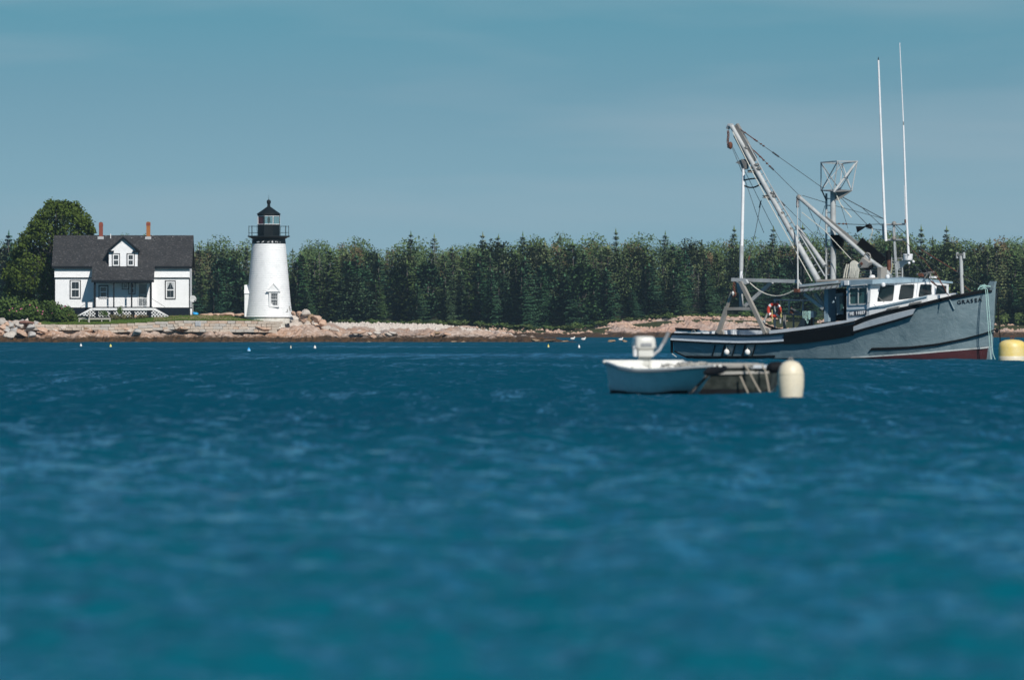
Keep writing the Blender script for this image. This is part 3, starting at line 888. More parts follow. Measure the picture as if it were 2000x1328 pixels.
def broad_meshes(seed, h, R, mat, n=900, leaf=0.34, bare=0.2, lobes=12, sx=1.0):
    r = random.Random(seed); c = MB(); cl = []
    for i in range(lobes):
        a = r.uniform(0, 6.28); t = r.uniform(0, 1)
        rr_ = R*math.sin(math.pi*min(0.95, 0.15+0.75*t))*r.uniform(0.3, 0.72)
        cl.append((Vector((math.cos(a)*rr_*sx, math.sin(a)*rr_, h*(bare + (0.9-bare)*t))), R*r.uniform(0.28, 0.5)))
    for i in range(n):
        p, q = r.choice(cl)
        d = Vector((r.gauss(0,1), r.gauss(0,1), r.gauss(0,1))).normalized()
        pos = p + d*q*r.uniform(0.55, 1.12)
        s = leaf*r.uniform(0.6, 1.3)
        u = Vector((r.gauss(0,1), r.gauss(0,1), r.gauss(0,0.6))).normalized(); v = (d*0.7 + Vector((r.gauss(0,0.5), r.gauss(0,0.5), r.gauss(0,0.5)))).cross(u).normalized()
        c.add([pos - u*s*0.5, pos + v*s*0.45, pos + u*s*0.55, pos - v*s*0.4], [(0, 1, 2, 3)])
    t_ = MB(); t_.tube([(0, 0, -0.4), (0.05, 0, h*0.35), (0, 0.05, h*0.7)], 0.05*R + 0.08, 7, 0.04)
    for p, q in cl[:7]:
        t_.tube([(0, 0, h*0.25), tuple(p*0.6 + Vector((0, 0, h*0.1))), tuple(p)], 0.07, 5, 0.02)
    return crown_normals(c.mesh('crown', mat), center=(0, 0, h*0.30), keep=0.6), t_.mesh('trunk', M['bark'])
def dead_meshes(seed, h):
    r = random.Random(seed); c = MB()
    for w in range(16):
        z = h*(0.2 + 0.8*w/16)
        for k in range(5):
            a = r.uniform(0, 6.28); L = 1.5*(1 - w/18)*r.uniform(0.5, 1.1)
            c.tube([(0, 0, z), (math.cos(a)*L*0.6, math.sin(a)*L*0.6, z-0.05), (math.cos(a)*L, math.sin(a)*L, z + r.uniform(-0.5, 0.1))], 0.035, 3, 0.012, caps=False)
    t_ = MB(); t_.tube([(0, 0, -0.4), (0.06, 0, h*0.5), (0, 0, h)], 0.09, 5, 0.02)
    return c.mesh('twigs', M['dead']), t_.mesh('trunk', M['dead'])
def place_tree(kind, meshes, loc, rz, sc3, label, cat, group=None):
    o = bpy.data.objects.new(kind, None); col.objects.link(o)
    o.location = loc; o.rotation_euler = (rr.uniform(-0.03, 0.03), rr.uniform(-0.03, 0.03), rz); o.scale = sc3
    tag(o, label, cat, group)
    for me in meshes:
        c = bpy.data.objects.new(me.name.split('.')[0], me); col.objects.link(c); c.parent = o
    return o
front = [spruce_meshes(100+i, 10, [2.3, 2.0, 2.6, 1.8, 2.2][i], M['spruce_front'], 25) for i in range(5)]
mids = [spruce_meshes(200+i, 10, [1.9, 1.6, 2.1, 1.5][i], M['spruce'], 24, fan=0.34) for i in range(4)]
backs = [spruce_meshes(300+i, 10, [1.5, 1.7, 1.3, 1.9][i], M['spruce_back'], 26, fan=0.30) for i in range(4)]
broads = [broad_meshes(400+i, 8.5, 2.6, M['spruce_back'], 4200, 0.22, 0.15, 18) for i in range(2)] 
autumns = [broad_meshes(410+i, 8.5, 2.3, M['autumn'], 3800, 0.20, 0.15, 16) for i in range(2)]
bushy = [broad_meshes(420+i, 8.0, [2.3, 2.7, 1.9][i], M[['spruce', 'spruce_front', 'spruce'][i]], 5200, 0.24, 0.04, 26) for i in range(3)]
deads = [dead_meshes(500+i, 9) for i in range(2)]
SKYLINE = [(-300,462),(0,460),(30,462),(200,462),(380,461),(420,464),(480,462),(560,470),(600,468),(700,467),(800,466),(860,470),(930,466),(1010,462),(1080,458),(1200,458),(1290,460),(1400,466),(1440,464),(1500,459),(1560,458),(1640,462),(1700,456),(1780,452),(1860,452),(1930,458),(2000,456),(2400,456)]
FT = {'front': ("dark blue-green spruce with layered boughs in the front row of the far forest", "front row spruces of the far forest"),
      'mid': ("dark spruce standing behind the front row of the far forest", "middle spruces of the far forest"),
      'back': ("lighter olive spruce high in the back of the far forest", "back spruces of the far forest"),
      'broad': ("pale olive broadleaf tree rising at the back of the far forest", "pale broadleaf trees at the back of the forest"),
      'autumn': ("reddish turning broadleaf tree at the back of the far forest", "reddish trees at the back of the forest"),
      'bushy': ("rounded dark evergreen", "rounded dark evergreens of the far forest"),
      'dead': ("bare grey dead tree standing among the far spruces", "dead trees in the far forest")}
ntree = 0; trees_built = []
back_stuff = []
for ri, (D, n, kinds) in enumerate([(1521, 34, ['front', 'front', 'bushy']), (1528, 38, ['front', 'bushy', 'mid']), (1538, 42, ['bushy', 'mid', 'front', 'mid', 'mid', 'back', 'dead']), (1549, 50, ['bushy', 'mid', 'back', 'mid', 'back', 'broad', 'dead']), (1566, 52, ['mid', 'back', 'broad', 'back']), (1586, 58, ['broad', 'mid', 'back', 'broad', 'back', 'dead']), (1612, 80, ['broad', 'back', 'broad', 'autumn', 'broad', 'broad'])]):
    span = 1640*0.0627
    for i in range(n):
        x = -span - 8 + (2*span + 16)*(i + rr.uniform(-0.4, 0.4) + 0.5)/n*1.0
        x *= 1.0
        y = D + rr.uniform(-3, 3)
        px_ = 1000 + x/y*F
        k = rr.choice(kinds)
        z0 = hill(x, y)
        sky_z = wz(interp(px_, SKYLINE), y)
        frac = [0.60, 0.72, 0.80, 0.87, 0.92, 0.97, 1.0][ri]
        hh = (sky_z*frac + 1.2*(1-frac) - z0)
        hh *= rr.uniform(0.58, 1.12) if ri < 3 else (rr.uniform(0.84, 1.0) if ri < 6 else rr.uniform(0.90, 1.02))
        if ri >= 5 and k in ('back', 'mid'): hh *= 0.94
        if px_ > 1780 and ri == 0: hh *= 1.15
        src = {'front': front, 'mid': mids, 'back': backs, 'broad': broads, 'autumn': autumns, 'dead': deads, 'bushy': bushy}[k]
        me = rr.choice(src); base_h = {'broad': 8.5, 'autumn': 8.5, 'dead': 9.0, 'bushy': 8.0}.get(k, 10.0)
        s = hh/base_h; sw = s*rr.uniform(0.85, 1.2)
        if ri < 2: sw *= 1.25*rr.uniform(0.8, 1.3)
        if k == 'bushy': hh *= 0.9; s *= 0.9
        lab, grp = FT[k]
        if ri == 6: back_stuff.append((me, (x, y, z0), rr.uniform(0, 6.28), (sw, sw, s))); continue
        last_tree = place_tree({'front': 'spruce_tree', 'mid': 'spruce_tree', 'back': 'spruce_tree', 'broad': 'broadleaf_tree', 'autumn': 'broadleaf_tree', 'dead': 'dead_tree', 'bushy': 'evergreen_tree'}[k], me, (x, y, z0), rr.uniform(0, 6.28), (sw, sw, s), lab, 'tree', grp)
        ntree += 1
        wide = sw/s > 1.18
        trees_built.append((bpy.data.objects[-1] if False else last_tree, px_, k, hh, wide))
ZONES = [(-1e9,0,"beyond the photo's left edge"),(0,100,"far behind the maple"),(100,240,"hidden behind the white house's left half"),(240,376,"behind the white house's right half"),(376,430,"in the gap right of the satellite dish"),(430,482,"just left of the lighthouse"),(482,568,"directly behind the lighthouse"),(568,640,"above the boulder heap by the lighthouse"),(640,720,"above the pale beach's left part"),(720,800,"above the pale beach's middle"),(800,880,"above the pale beach's right part"),(880,960,"above the brown tip of the point"),(960,1040,"left of the water gap in the shore"),(1040,1130,"above the lowest part of the far shore"),(1130,1210,"above the water left of the skiff"),(1210,1290,"above the raised pink ledge's left end"),(1290,1370,"above the fishing boat's stern"),(1370,1440,"left of the white stern pole"),(1440,1520,"between the stern pole and the big boom"),(1520,1600,"behind the big boom's foot"),(1600,1680,"behind the mast and black board"),(1680,1760,"behind the antenna bases"),(1760,1850,"behind the wheelhouse roof's front"),(1850,1930,"behind the bow post"),(1930,2000,"behind the bow at the right edge"),(2000,1e9,"beyond the photo's right edge")]
def zone(px_):
    for a, b_, t in ZONES:
        if a <= px_ < b_: return t
NOUN = {'bushy': "rounded dark evergreen", 'front': "front-row blue-green spruce", 'mid': "second-rank dark spruce", 'back': "back olive spruce", 'broad': "pale broadleaf tree", 'autumn': "reddish broadleaf tree", 'dead': "dead tree"}
seen_h = {}
for o, px_, k, hh, wide in trees_built: seen_h.setdefault((zone(px_), k), []).append(hh)
for o, px_, k, hh, wide in trees_built:
    hs_ = sorted(seen_h[(zone(px_), k)]); n_ = len(hs_); r_ = hs_.index(hh)
    size = '' if n_ == 1 else ('tallest ' if r_ == n_-1 else ('shortest ' if r_ == 0 else 'middling '))
    o['label'] = size + NOUN[k] + ' ' + zone(px_)
# the far wood behind reads as one mass
def merge(items, name, mats, label):
    V = []; Fc = []; MI = []; n0 = 0
    for me, loc, rz, s3 in items:
        for part, m_ in enumerate(me):
            co = np.empty(len(m_.vertices)*3); m_.vertices.foreach_get('co', co); co = co.reshape(-1, 3)*np.array(s3)
            cz, sz = math.cos(rz), math.sin(rz)
            co = np.stack([co[:,0]*cz - co[:,1]*sz, co[:,0]*sz + co[:,1]*cz, co[:,2]], 1) + np.array(loc)
            mi = mats.index(m_.materials[0])
            V.append(co)
            for p in m_.polygons:
                Fc.append(tuple(i + n0 for i in p.vertices)); MI.append(mi)
            n0 += len(co)
    me = bpy.data.meshes.new(name); me.from_pydata(np.concatenate(V).tolist(), [], Fc)
    for m_ in mats: me.materials.append(m_)
    me.polygons.foreach_set('material_index', MI); me.update()
    o = link_mesh(name, me); tag(o, label, kind='stuff'); return o
light = {}
def thin(me, k):   # every k-th face only, for the mass at the very back
    if id(me[0]) not in light:
        q = bpy.data.meshes.new('crown'); src = me[0]
        vs = []; fs = []
        for j, p in enumerate(src.polygons):
            if j % k: continue
            b0 = len(vs); vs += [tuple(src.vertices[i].co) for i in p.vertices]; fs.append(tuple(range(b0, len(vs))))
        q.from_pydata(vs, [], fs); q.materials.append(src.materials[0]); light[id(me[0])] = (q, me[1])
    return light[id(me[0])]
extra = []
for i in range(230):
    x = rr.uniform(-112, 112); y = rr.uniform(1598, 1645); px_ = 1000 + x/y*F
    me = rr.choice(backs[:1] + broads*3 + autumns); bh = 8.5 if me in broads + autumns else 10
    z0 = hill(x, y); hh = (wz(interp(px_, SKYLINE), y) - z0)*(0.93 + 0.10*mn.noise(Vector((x*0.06, 0, 0))) + rr.uniform(-0.06, 0.04))
    extra.append((me, (x, y, z0), rr.uniform(0, 6.28), (hh/bh, hh/bh, hh/bh)))
merge([(thin(a, 2), b, c, d) for a, b, c, d in back_stuff + extra], "far_wood", [M['spruce_back'], M['spruce'], M['spruce_front'], M['autumn'], M['bark'], M['dead']], "mass of far olive treetops along the top of the wood")
# tall individuals breaking the skyline
for px_, py_, lab in ((805,450,"lone layered spruce top rising above the wood right of the lighthouse"),(848,455,"thin bare-stemmed spruce top above the wood right of the lone layered spruce"),(943,452,"narrow round-topped spruce above the skyline in the middle of the photo"),(970,456,"small dark spruce top just right of the narrow one on the skyline"),(1022,451,"dark spruce top above the skyline left of the wood's highest part"),(1207,445,"tall spruce top standing clear above the skyline left of the boom"),(1298,450,"spruce top above the skyline between the skiff and the boom"),(1430,440,"tall spruce behind the white stern pole of the fishing boat"),(1506,440,"tall spruce just right of the big boom on the skyline"),(1570,436,"tall spruce top left of the lattice mast cage"),(1845,440,"spruce top on the skyline left of the bow post"),(1800,438,"spruce top on the skyline behind the white radar"),(14,448,"feathery spruce at the left edge of the photo, left of the maple")):
    y = 1600 if px_ > 100 else 1540; x = wx(px_, y); z0 = hill(x, y); hh = wz(py_, y) - z0
    place_tree('spruce_tree', rr.choice(backs if px_ > 100 else front), (x, y, z0), rr.uniform(0, 6), (hh/10*0.72, hh/10*0.72, hh/10.3), lab, 'tree')
# shore scrub at the foot of the wood
def bush_mesh(seed, mat, n, leaf):
    r = random.Random(seed); c = MB()
    lob = [(Vector((r.uniform(-0.38, 0.38), r.uniform(-0.3, 0.3), r.uniform(0.25, 0.62))), r.uniform(0.22, 0.38)) for _ in range(7)]
    for i in range(n):
        p, q = r.choice(lob); d = Vector((r.gauss(0,1), r.gauss(0,1), r.gauss(0,1))).normalized()
        pos = p + d*q*r.uniform(0.5, 1.08); pos.z = max(0.0, pos.z)
        s = leaf*r.uniform(0.6, 1.4); u = Vector((r.gauss(0,1), r.gauss(0,1), r.gauss(0,0.7))).normalized(); v = d.cross(u).normalized()
        c.add([pos - u*s*0.5, pos + v*s*0.4, pos + u*s*0.5, pos - v*s*0.4], [(0,1,2,3)])
    return c.mesh('foliage', mat)
scr = [bush_mesh(600+i, M['scrub'], 420, 0.14) for i in range(3)]
for i in range(96):
    px_ = -60 + i*23 + rr.uniform(-8, 8)
    y = 1517.5 + rr.uniform(-0.8, 1.2); x = wx(px_, y)
    w = rr.uniform(1.6, 3.4); h = rr.uniform(0.6, 1.3) + (1.0 if px_ > 1900 else 0)
    o = bpy.data.objects.new('shrub', rr.choice(scr)); col.objects.link(o)
    o.location = (x, y, hill(x, y) + 0.1); o.scale = (w, w, h); o.rotation_euler = (0, 0, rr.uniform(0, 6))
    tag(o, ("broad" if w > 2.5 else "small") + " green shrub at the forest's foot " + zone(px_), 'shrub', "shrubs along the foot of the far forest")
for px_, py_, h_, lab in ((1815,520,5.5,"light yellow-green leafy tree behind the cabin roof"),(1890,545,5.0,"pale grey-green broadleaf tree behind the bow post"),(1830,490,6.0,"yellowish broadleaf tree above the white radar")):
    y = 1519 - (py_-490)*0.02; x = wx(px_, y); z0 = hill(x, y)
    place_tree('broadleaf_tree', rr.choice(broads), (x, y, z0), rr.uniform(0, 6), ((wz(py_-22, y)-z0)/8.5*1.1,)*2 + ((wz(py_-22, y)-z0)/8.5,), lab, 'tree')

# big maple left of the house, with leaves clustered on many limbs
def maple():
    D = 978; s = D/F
    x0 = wx(105, D); z0 = 2.3
    root = empty('maple_tree', (x0, D, z0), 0, "big dense dark green maple standing behind the left end of the white house", 'tree')
    r = random.Random(77); c = MB(); t_ = MB()
    t_.tube([(0, 0, -0.5), (0.1, 0, 1.8), (0, 0, 3.2), (0.1, 0, 6)], 0.34, 8, 0.12)
    lobes = []
    out = [(128,402,8),(145,406,9),(112,404,8),(98,402,8),(96,414,11),(112,420,13),(130,416,12),(150,420,12),(163,430,11),(170,440,10),(176,452,7),(82,425,10),(72,438,10),(88,442,13),(110,445,16),(132,442,16),(152,446,13),(62,452,10),(52,466,10),(75,462,13),(98,466,17),(124,470,18),(150,470,16),(42,480,11),(66,486,14),(92,492,18),(125,500,20),(155,500,16),(34,500,10),(55,512,15),(84,520,18),(25,520,10),(100,545,20),(135,540,20),(16,538,9),(42,545,16),(70,552,17),(20,566,12),(52,578,14),(92,582,15),(120,580,16),(30,535,11)]
    for px_, py_, q in out:
        for k in range(2):
            yy = r.uniform(-2.6, 2.6)*(0.5 if q < 10 else 1)
            lobes.append((Vector((wx(px_, D)-x0, yy, wz(py_, D)-z0)), q*s*1.25))
    for p, q in lobes:
        t_.tube([(0, 0, max(0.8, p.z*0.4)), tuple(p*0.55 + Vector((0, 0, 0.3*p.z))), tuple(p)], 0.08, 5, 0.02)
        for i in range(260):
            d = Vector((r.gauss(0,1), r.gauss(0,1), r.gauss(0,1))).normalized()
            pos = p + d*q*(r.random()**0.4)*1.12 + Vector((r.gauss(0,0.1), 0, r.gauss(0,0.1)))
            sz = r.uniform(0.12, 0.27); u = Vector((r.gauss(0,1), r.gauss(0,1), r.gauss(0,0.5))).normalized(); v = (d + Vector((r.gauss(0,0.6), r.gauss(0,0.6), r.gauss(0,0.6)))).cross(u).normalized()
            c.add([pos - u*sz*0.5, pos + v*sz*0.5, pos + u*sz*0.6, pos - v*sz*0.45], [(0,1,2,3)])
    c.build('crown', M['maple'], root, fix=False, auto=False); t_.build('trunk', M['bark'], root)
maple()
# rose bushes before it
rose = [bush_mesh(620+i, M['rose'], 1500, 0.085) for i in range(3)]
flw = paint('pink_rose_petals', (0.55, 0.16, 0.25), 0.6)
for px_, py_, w, h, lab in ((10,604,60,54,"large leafy rose bush at the left edge of the photo"),(48,602,60,56,"tall rose bush under the maple with pink flowers"),(84,604,56,50,"rose bush between the maple and the lawn's left end"),(116,610,56,44,"rounded yellow-green rose bush touching the left corner of the white house"),(30,615,60,30,"low rose bush above the left boulder slope"),(140,616,26,26,"small dark green bush beside the dark house foundation"),(100,620,60,24,"low bush just above the left end of the sea wall"),(-40,606,70,50,"rose bush cut by the left edge of the photo")):
    D = 967.5 + (0 if h < 40 else 1.5); b0 = wz(py_ + h*0.5, D)
    root = empty('rose_bush', (wx(px_, D), D, b0), 0, lab, 'bush')
    o = bpy.data.objects.new('foliage', rr.choice(rose)); col.objects.link(o); o.parent = root
    s = D/F; o.scale = (w*s*1.15, w*s*1.0, h*s*1.05); o.rotation_euler = (0, 0, rr.uniform(0, 6))
    for k in range(3 if h > 40 else 1):
        f_ = MB().sphere((rr.uniform(-0.3, 0.3)*w*s, -0.42*w*s - 0.1, rr.uniform(0.4, 0.8)*h*s), 0.07, 6, 4).build('flower', flw, root)
for px_, py_, w, h, k, lab in ((202,612,16,18,'rose',"yellow-green garden plant in front of the porch lattice near its left end"),(233,606,14,26,'rose',"tall spindly garden plant before the middle of the porch lattice"),(246,618,26,12,'autumn',"low russet garden plant right of the tall one by the porch"),(222,618,16,11,'autumn',"small reddish plant left of the tall one by the porch"),(277,617,22,10,'autumn',"orange-brown low plant near the right end of the porch lattice"),(148,618,14,12,'rose',"small green plant at the left of the wooden bench")):
    D = 968.1; s = D/F
    o = bpy.data.objects.new('garden_plant', bush_mesh(700 + int(px_), M[k], 360, 0.13)); col.objects.link(o)
    o.location = (wx(px_, D), D, wz(py_ + h*0.5, D)); o.scale = (w*s, 0.6, h*s)
    tag(o, lab, 'plant')
for px_, py_, c, lab in ((265,619,'b_pink',"small pinkish stone ornament by the porch steps"),):
    o = MB().sphere((0,0,0), 0.16, 10, 7, 1, 1, 1.2).build('garden_ornament', M[c]); o.location = wp(px_, py_, 968.3); tag(o, lab, 'ornament')

# ---------------------------------------------------------------- keeper's house
def siding(x0, x1, z0, z1, y, n, out=-0.02, flare=0.0):
    """lapped boards facing -y, one mesh"""
    c = MB()
    for i in range(n):
        a = z0 + (z1-z0)*i/n; b_ = z0 + (z1-z0)*(i+1)/n
        ya = y + out - flare*(1 - i/n); yb = y - flare*(1-(i+1)/n)
        c.add([(x0, ya, a), (x1, ya, a), (x1, yb, b_), (x0, yb, b_)], [(0,1,2,3)])
        c.add([(x0, ya, a), (x0, ya+0.03, a), (x1, ya+0.03, a), (x1, ya, a)], [(0,1,2,3)])
    return c
def ring(c, x0, x1, z0, z1, t, ya, yb):
    """rectangular frame of width t lying between ya (front) and yb"""
    c.box(x0, x1, ya, yb, z0, z0+t); c.box(x0, x1, ya, yb, z1-t, z1)
    c.box(x0, x0+t, ya, yb, z0+t, z1-t); c.box(x1-t, x1, ya, yb, z0+t, z1-t)
    return c
def window(parent, x0, x1, z0, z1, y, trim=0.10, sash=True, curtain=False, label=None):
    w = ring(MB(), x0, x1, z0, z1, trim, y-0.05, y+0.02).build('window', M['trim'], parent)
    if label: w['label'] = label
    a, b_, c_, d = x0+trim, x1-trim, z0+trim, z1-trim
    f = ring(MB(), a+0.003, b_-0.003, c_+0.003, d-0.003, 0.11, y-0.04, y+0.02)
    if sash: f.box(a+0.11, b_-0.11, y-0.035, y+0.02, (c_+d)/2-0.05, (c_+d)/2+0.05)
    f.build('frame', M['frame'], w)
    mid = (c_+d)/2
    for q0, q1 in (((c_+0.11, mid-0.05), (mid+0.05, d-0.11)) if sash else ((c_+0.11, d-0.11),)):
        MB().box(a+0.11, b_-0.11, y+0.0, y+0.012, q0, q1).build('pane', M['pane'], w)
        MB().box((a+b_)/2-0.012, (a+b_)/2+0.012, y-0.02, y-0.002, q0, q1).build('muntin', M['grey_plastic'], w)
    if curtain:
        for s in (-1, 1):
            cx = a+0.12 if s < 0 else b_-0.12
            MB().prism([(cx, y-0.006, d-0.13), (cx - s*0.26, y-0.006, d-0.13), (cx, y-0.006, mid+0.08)], (0, 0.004, 0)).build('curtain', M['flashing'], w)
    return w
DH = 971.0
def hx(px): return wx(px, DH) - wx(238, DH)
def hz(py): return wz(py, DH)
house = empty('keepers_house', (wx(238, DH), DH, 0), 0, "white clapboard keeper's house with charcoal roof, two brick chimneys and a black-posted porch", 'house')
xl, xr = hx(107.5), hx(369.5)
z_g, z_fd, z_kn, z_ev, z_rd = hz(616), hz(600.5), hz(542.3), hz(516.5), hz(459)
half = 3.95                                     # eave to ridge, plan
slope = (z_rd - z_ev)/half
pz = 2.0                                        # how far the porch roof comes forward
xp0, xp1 = hx(185.5), hx(297.5)
xr0, xr1 = hx(180.5), hx(302.5)
# masonry
MB().box(xl+0.02, xr-0.02, 0.06, 8.0, z_g-1.0, z_fd).build('foundation', M['foundation'], house)
for a, b_ in ((xl, xp0), (xp1, xr)):
    siding(a, b_, z_fd, z_kn-0.04, 0.0, 26).build('wall', M['white'], house, fix=False, auto=False)
    siding(a-0.05 if a == xl else a, b_+0.05 if b_ == xr else b_, z_kn+0.02, z_ev, 0.0, 12, flare=0.10).build('wall', M['white'], house, fix=False, auto=False)
    MB().box(a-0.04 if a == xl else a, b_+0.04 if b_ == xr else b_, -0.16, 0.02, z_kn-0.05, z_kn+0.02).build('belt_course', M['trim'], house)
# sides, back
MB().box(xl+0.01, xl+0.12, 0.03, 7.9, z_fd, z_ev).build('wall', M['white'], house)
MB().box(xr-0.12, xr-0.01, 0.03, 7.9, z_fd, z_ev).build('wall', M['white'], house)
MB().box(xl, xr, 7.8, 7.9, z_fd, z_ev).build('wall', M['white'], house)
for s, x in ((-1, xl+0.05), (1, xr-0.05)):
    MB().prism([(x, 0.0, z_ev), (x, 2*half, z_ev), (x, half, z_rd-0.12)], (0.05, 0, 0)).build('gable', M['white'], house)
MB().box(xl-0.06, xl+0.02, -0.03, 0.10, z_fd, z_kn-0.05).build('corner_board', M['trim'], house)
MB().box(xr-0.02, xr+0.06, -0.03, 0.10, z_fd, z_kn-0.05).build('corner_board', M['trim'], house)
# roof
def roofslab(x0, x1, y0, z0, y1, z1, t=0.10):
    return MB().prism([(x0, y0, z0), (x1, y0, z0), (x1, y1, z1), (x0, y1, z1)], (0, 0, t))
rx0, rx1 = hx(101.5), hx(375.5)
ov = 0.35
roofslab(rx0, rx1, -ov, z_ev-ov*slope+0.02, half, z_rd-0.08, 0.08).build('roof', M['shingle'], house)
roofslab(rx0, rx1, half, z_rd-0.08, 2*half+ov, z_ev-ov*slope, 0.08).build('roof', M['shingle'], house)
for a, b_ in ((rx0, xr0), (xr1, rx1)):
    MB().box(a, b_, -ov-0.03, -ov+0.02, z_ev-ov*slope-0.16, z_ev-ov*slope+0.06).build('fascia', M['trim'], house)
    MB().box(a+0.05, b_, -ov+0.02, 0.0, z_ev-ov*slope-0.14, z_ev-ov*slope-0.10).build('soffit', M['trim'], house)
yf = -ov - pz + 0.1
zf = z_ev + yf*slope + 0.02
roofslab(xr0, xr1, yf, zf, -ov+0.02, z_ev-ov*slope+0.045, 0.085).build('porch_roof', M['shingle'], house)
MB().box(xr0, xr1, yf-0.03, yf+0.02, zf-0.15, zf+0.07).build('fascia', M['trim'], house)
MB().box(xp0, xp1, yf+0.25, yf+0.38, hz(553), hz(548.2)).build('porch_beam', M['trim'], house)
for x in (xr0+0.03, xr1-0.05):
    MB().prism([(x, yf, zf-0.12), (x, -ov, z_ev-ov*slope-0.12), (x, -ov, z_ev-ov*slope+0.02), (x, yf, zf+0.02)], (0.03, 0, 0)).build('rake_board', M['trim'], house)
for s, x in ((0, xp0), (1, xp1)):   # cheeks under the porch roof
    MB().prism([(x, -0.02, z_kn), (x, yf+0.4, hz(548)), (x, -0.02, z_ev-0.2)], (0.03 if s == 0 else -0.03, 0, 0)).build('cheek', M['white'], house)
for x in (rx0, rx1-0.03):
    MB().prism([(x, -ov, z_ev-ov*slope-0.16), (x, -ov, z_ev-ov*slope+0.02), (x, half, z_rd-0.08), (x, half, z_rd-0.26)], (0.03, 0, 0)).build('rake_board', M['trim'], house)
    MB().prism([(x, 2*half+ov, z_ev-ov*slope-0.16), (x, 2*half+ov, z_ev-ov*slope+0.02), (x, half, z_rd-0.08), (x, half, z_rd-0.26)], (0.03, 0, 0)).build('rake_board', M['trim'], house)
# chimneys with single courses of brick
def brick_mesh(mat, w, d, h):
    c = MB().box(-w/2, w/2, -d/2, d/2, -h/2, h/2); me = c.mesh('brick', mat); return me
for px_, mat, top, lab in ((194, 'brick', 433.5, "dark red brick chimney"), (287, 'brick_orange', 433.0, "orange lichened brick chimney")):
    x = hx(px_); y = half - 0.15; zt = hz(top); zb = z_rd - 0.35; wch = 0.36
    ch = MB().box(x-wch/2+0.02, x+wch/2-0.02, y-0.2, y+0.24, zb, zt-0.02).build('chimney', M['brick'] if mat == 'brick' else M['brick_orange'], house); ch['label'] = lab
    MB().box(x-0.30, x+0.28, y-0.40, y-0.24, z_rd-0.42, z_rd-0.12).build('flashing', M['flashing'], ch)
    nrow = int((zt - z_rd + 0.1)/0.085)
    bm_ = {0: brick_mesh(M[mat], 0.175, 0.10, 0.072), 1: brick_mesh(M['brick'], 0.175, 0.10, 0.072)}
    for k in range(nrow):
        z = z_rd - 0.1 + 0.085*(k+0.5); big = k >= nrow-4 and k != nrow-1
        for sgn in (-1, 1):
            o = bpy.data.objects.new('brick', bm_[1 if big else 0]); col.objects.link(o); o.parent = ch
            o.location = (x + sgn*0.09 + (0.0 if k % 2 else 0.012), y-0.215 - (0.03 if big else 0), z); 
            if big: o.scale = (1.16, 1, 1); o.location.x = x + sgn*0.104
        for sgn in (-1, 1):
            o = bpy.data.objects.new('brick', bm_[0]); col.objects.link(o); o.parent = ch
            o.location = (x + sgn*(0.155 + (0.02 if big else 0)), y + 0.03, z); o.scale = (0.4, 3.6, 1)
    MB().box(x-0.10, x+0.10, y-0.1, y+0.12, zt-0.02, zt+0.02).build('flue', M['trim'], ch)
# vent pipe and pale flecks on the ridge
MB().tube([(hx(213), half-0.4, z_rd-0.3), (hx(213), half-0.4, hz(456.5))], 0.05, 8).build('vent_pipe', M['frame'], house)
for px_, py_ in ((204,459.5),(254,464),(273,462),(296,459.5),(300,464),(297,467),(335,461.5),(299,470)):
    y = (hz(py_) - z_ev)/slope
    MB().lathe([(0.05,0),(0.04,0.02),(0.0,0.03)], (hx(px_), y, hz(py_)-0.02), 7).build('dropping', M['frame'], house)
# dormer
dx0, dx1 = hx(213), hx(269.0); dzb, dze, dzt = hz(522.5), hz(492.5), hz(466)
ydf = -0.55 - 0.05
ydf = (dzb - z_ev)/slope - 0.02
c = siding(dx0, dx1, dzb, dze, ydf, 13)
n = 12
for i in range(n):
    a = dze + (dzt-dze)*i/n; b_ = dze + (dzt-dze)*(i+1)/n
    xa0 = dx0 + (dx1-dx0)/2*(i/n)*0.98; xa1 = dx1 - (dx1-dx0)/2*(i/n)*0.98
    xb0 = dx0 + (dx1-dx0)/2*((i+1)/n)*0.98; xb1 = dx1 - (dx1-dx0)/2*((i+1)/n)*0.98
    c.add([(xa0, ydf-0.02, a), (xa1, ydf-0.02, a), (xb1, ydf, b_), (xb0, ydf, b_)], [(0,1,2,3)])
dm = c.build('dormer', M['white'], house, fix=False, auto=False)
yb = (dze - z_ev)/slope
for x, t in ((dx0+0.02, 0.03), (dx1-0.05, 0.03)):
    MB().prism([(x, ydf, dzb), (x, ydf, dze), (x, yb+0.05, dze), (x, ydf+0.01, dzb-0.02)], (t, 0, 0)).build('cheek', M['white'], dm)
mid = (dx0+dx1)/2; ym = (hz(464.5) - z_ev)/slope
ex0, ex1 = hx(210.2), hx(272.5); ze = hz(491); zp = hz(464.4)
for s, e in ((-1, ex0), (1, ex1)):
    yv = (ze - z_ev)/slope + 0.1
    MB().prism([(mid, ydf-0.28, zp), (e, ydf-0.28, ze), (e, yv, ze), (mid, ym+0.15, zp)], (0, 0, 0.09)).build('dormer_roof', M['shingle'], dm)
    MB().prism([(mid, ydf-0.30, zp+0.09), (e, ydf-0.30, ze+0.10), (e, ydf-0.30, ze-0.08), (mid, ydf-0.30, zp-0.10)], (0, 0.06, 0)).build('rake_board', M['trim'], dm)
    MB().box(min(e, e - s*0.62), max(e, e - s*0.62), ydf-0.27, ydf-0.02, ze-0.10, ze+0.06).build('cornice_return', M['trim'], dm)
def dwin(a, b_, c_, d): 
    return window(house, hx(a), hx(b_), hz(d), hz(c_), ydf-0.02, 0.07)
dwin(219, 234.8, 495, 521); dwin(247.8, 263.5, 495, 521)
window(house, hx(136.3), hx(158), hz(583.7), hz(547), -0.025, 0.08)
window(house, hx(322.2), hx(343.2), hz(584.7), hz(548), -0.025, 0.08, curtain=True)
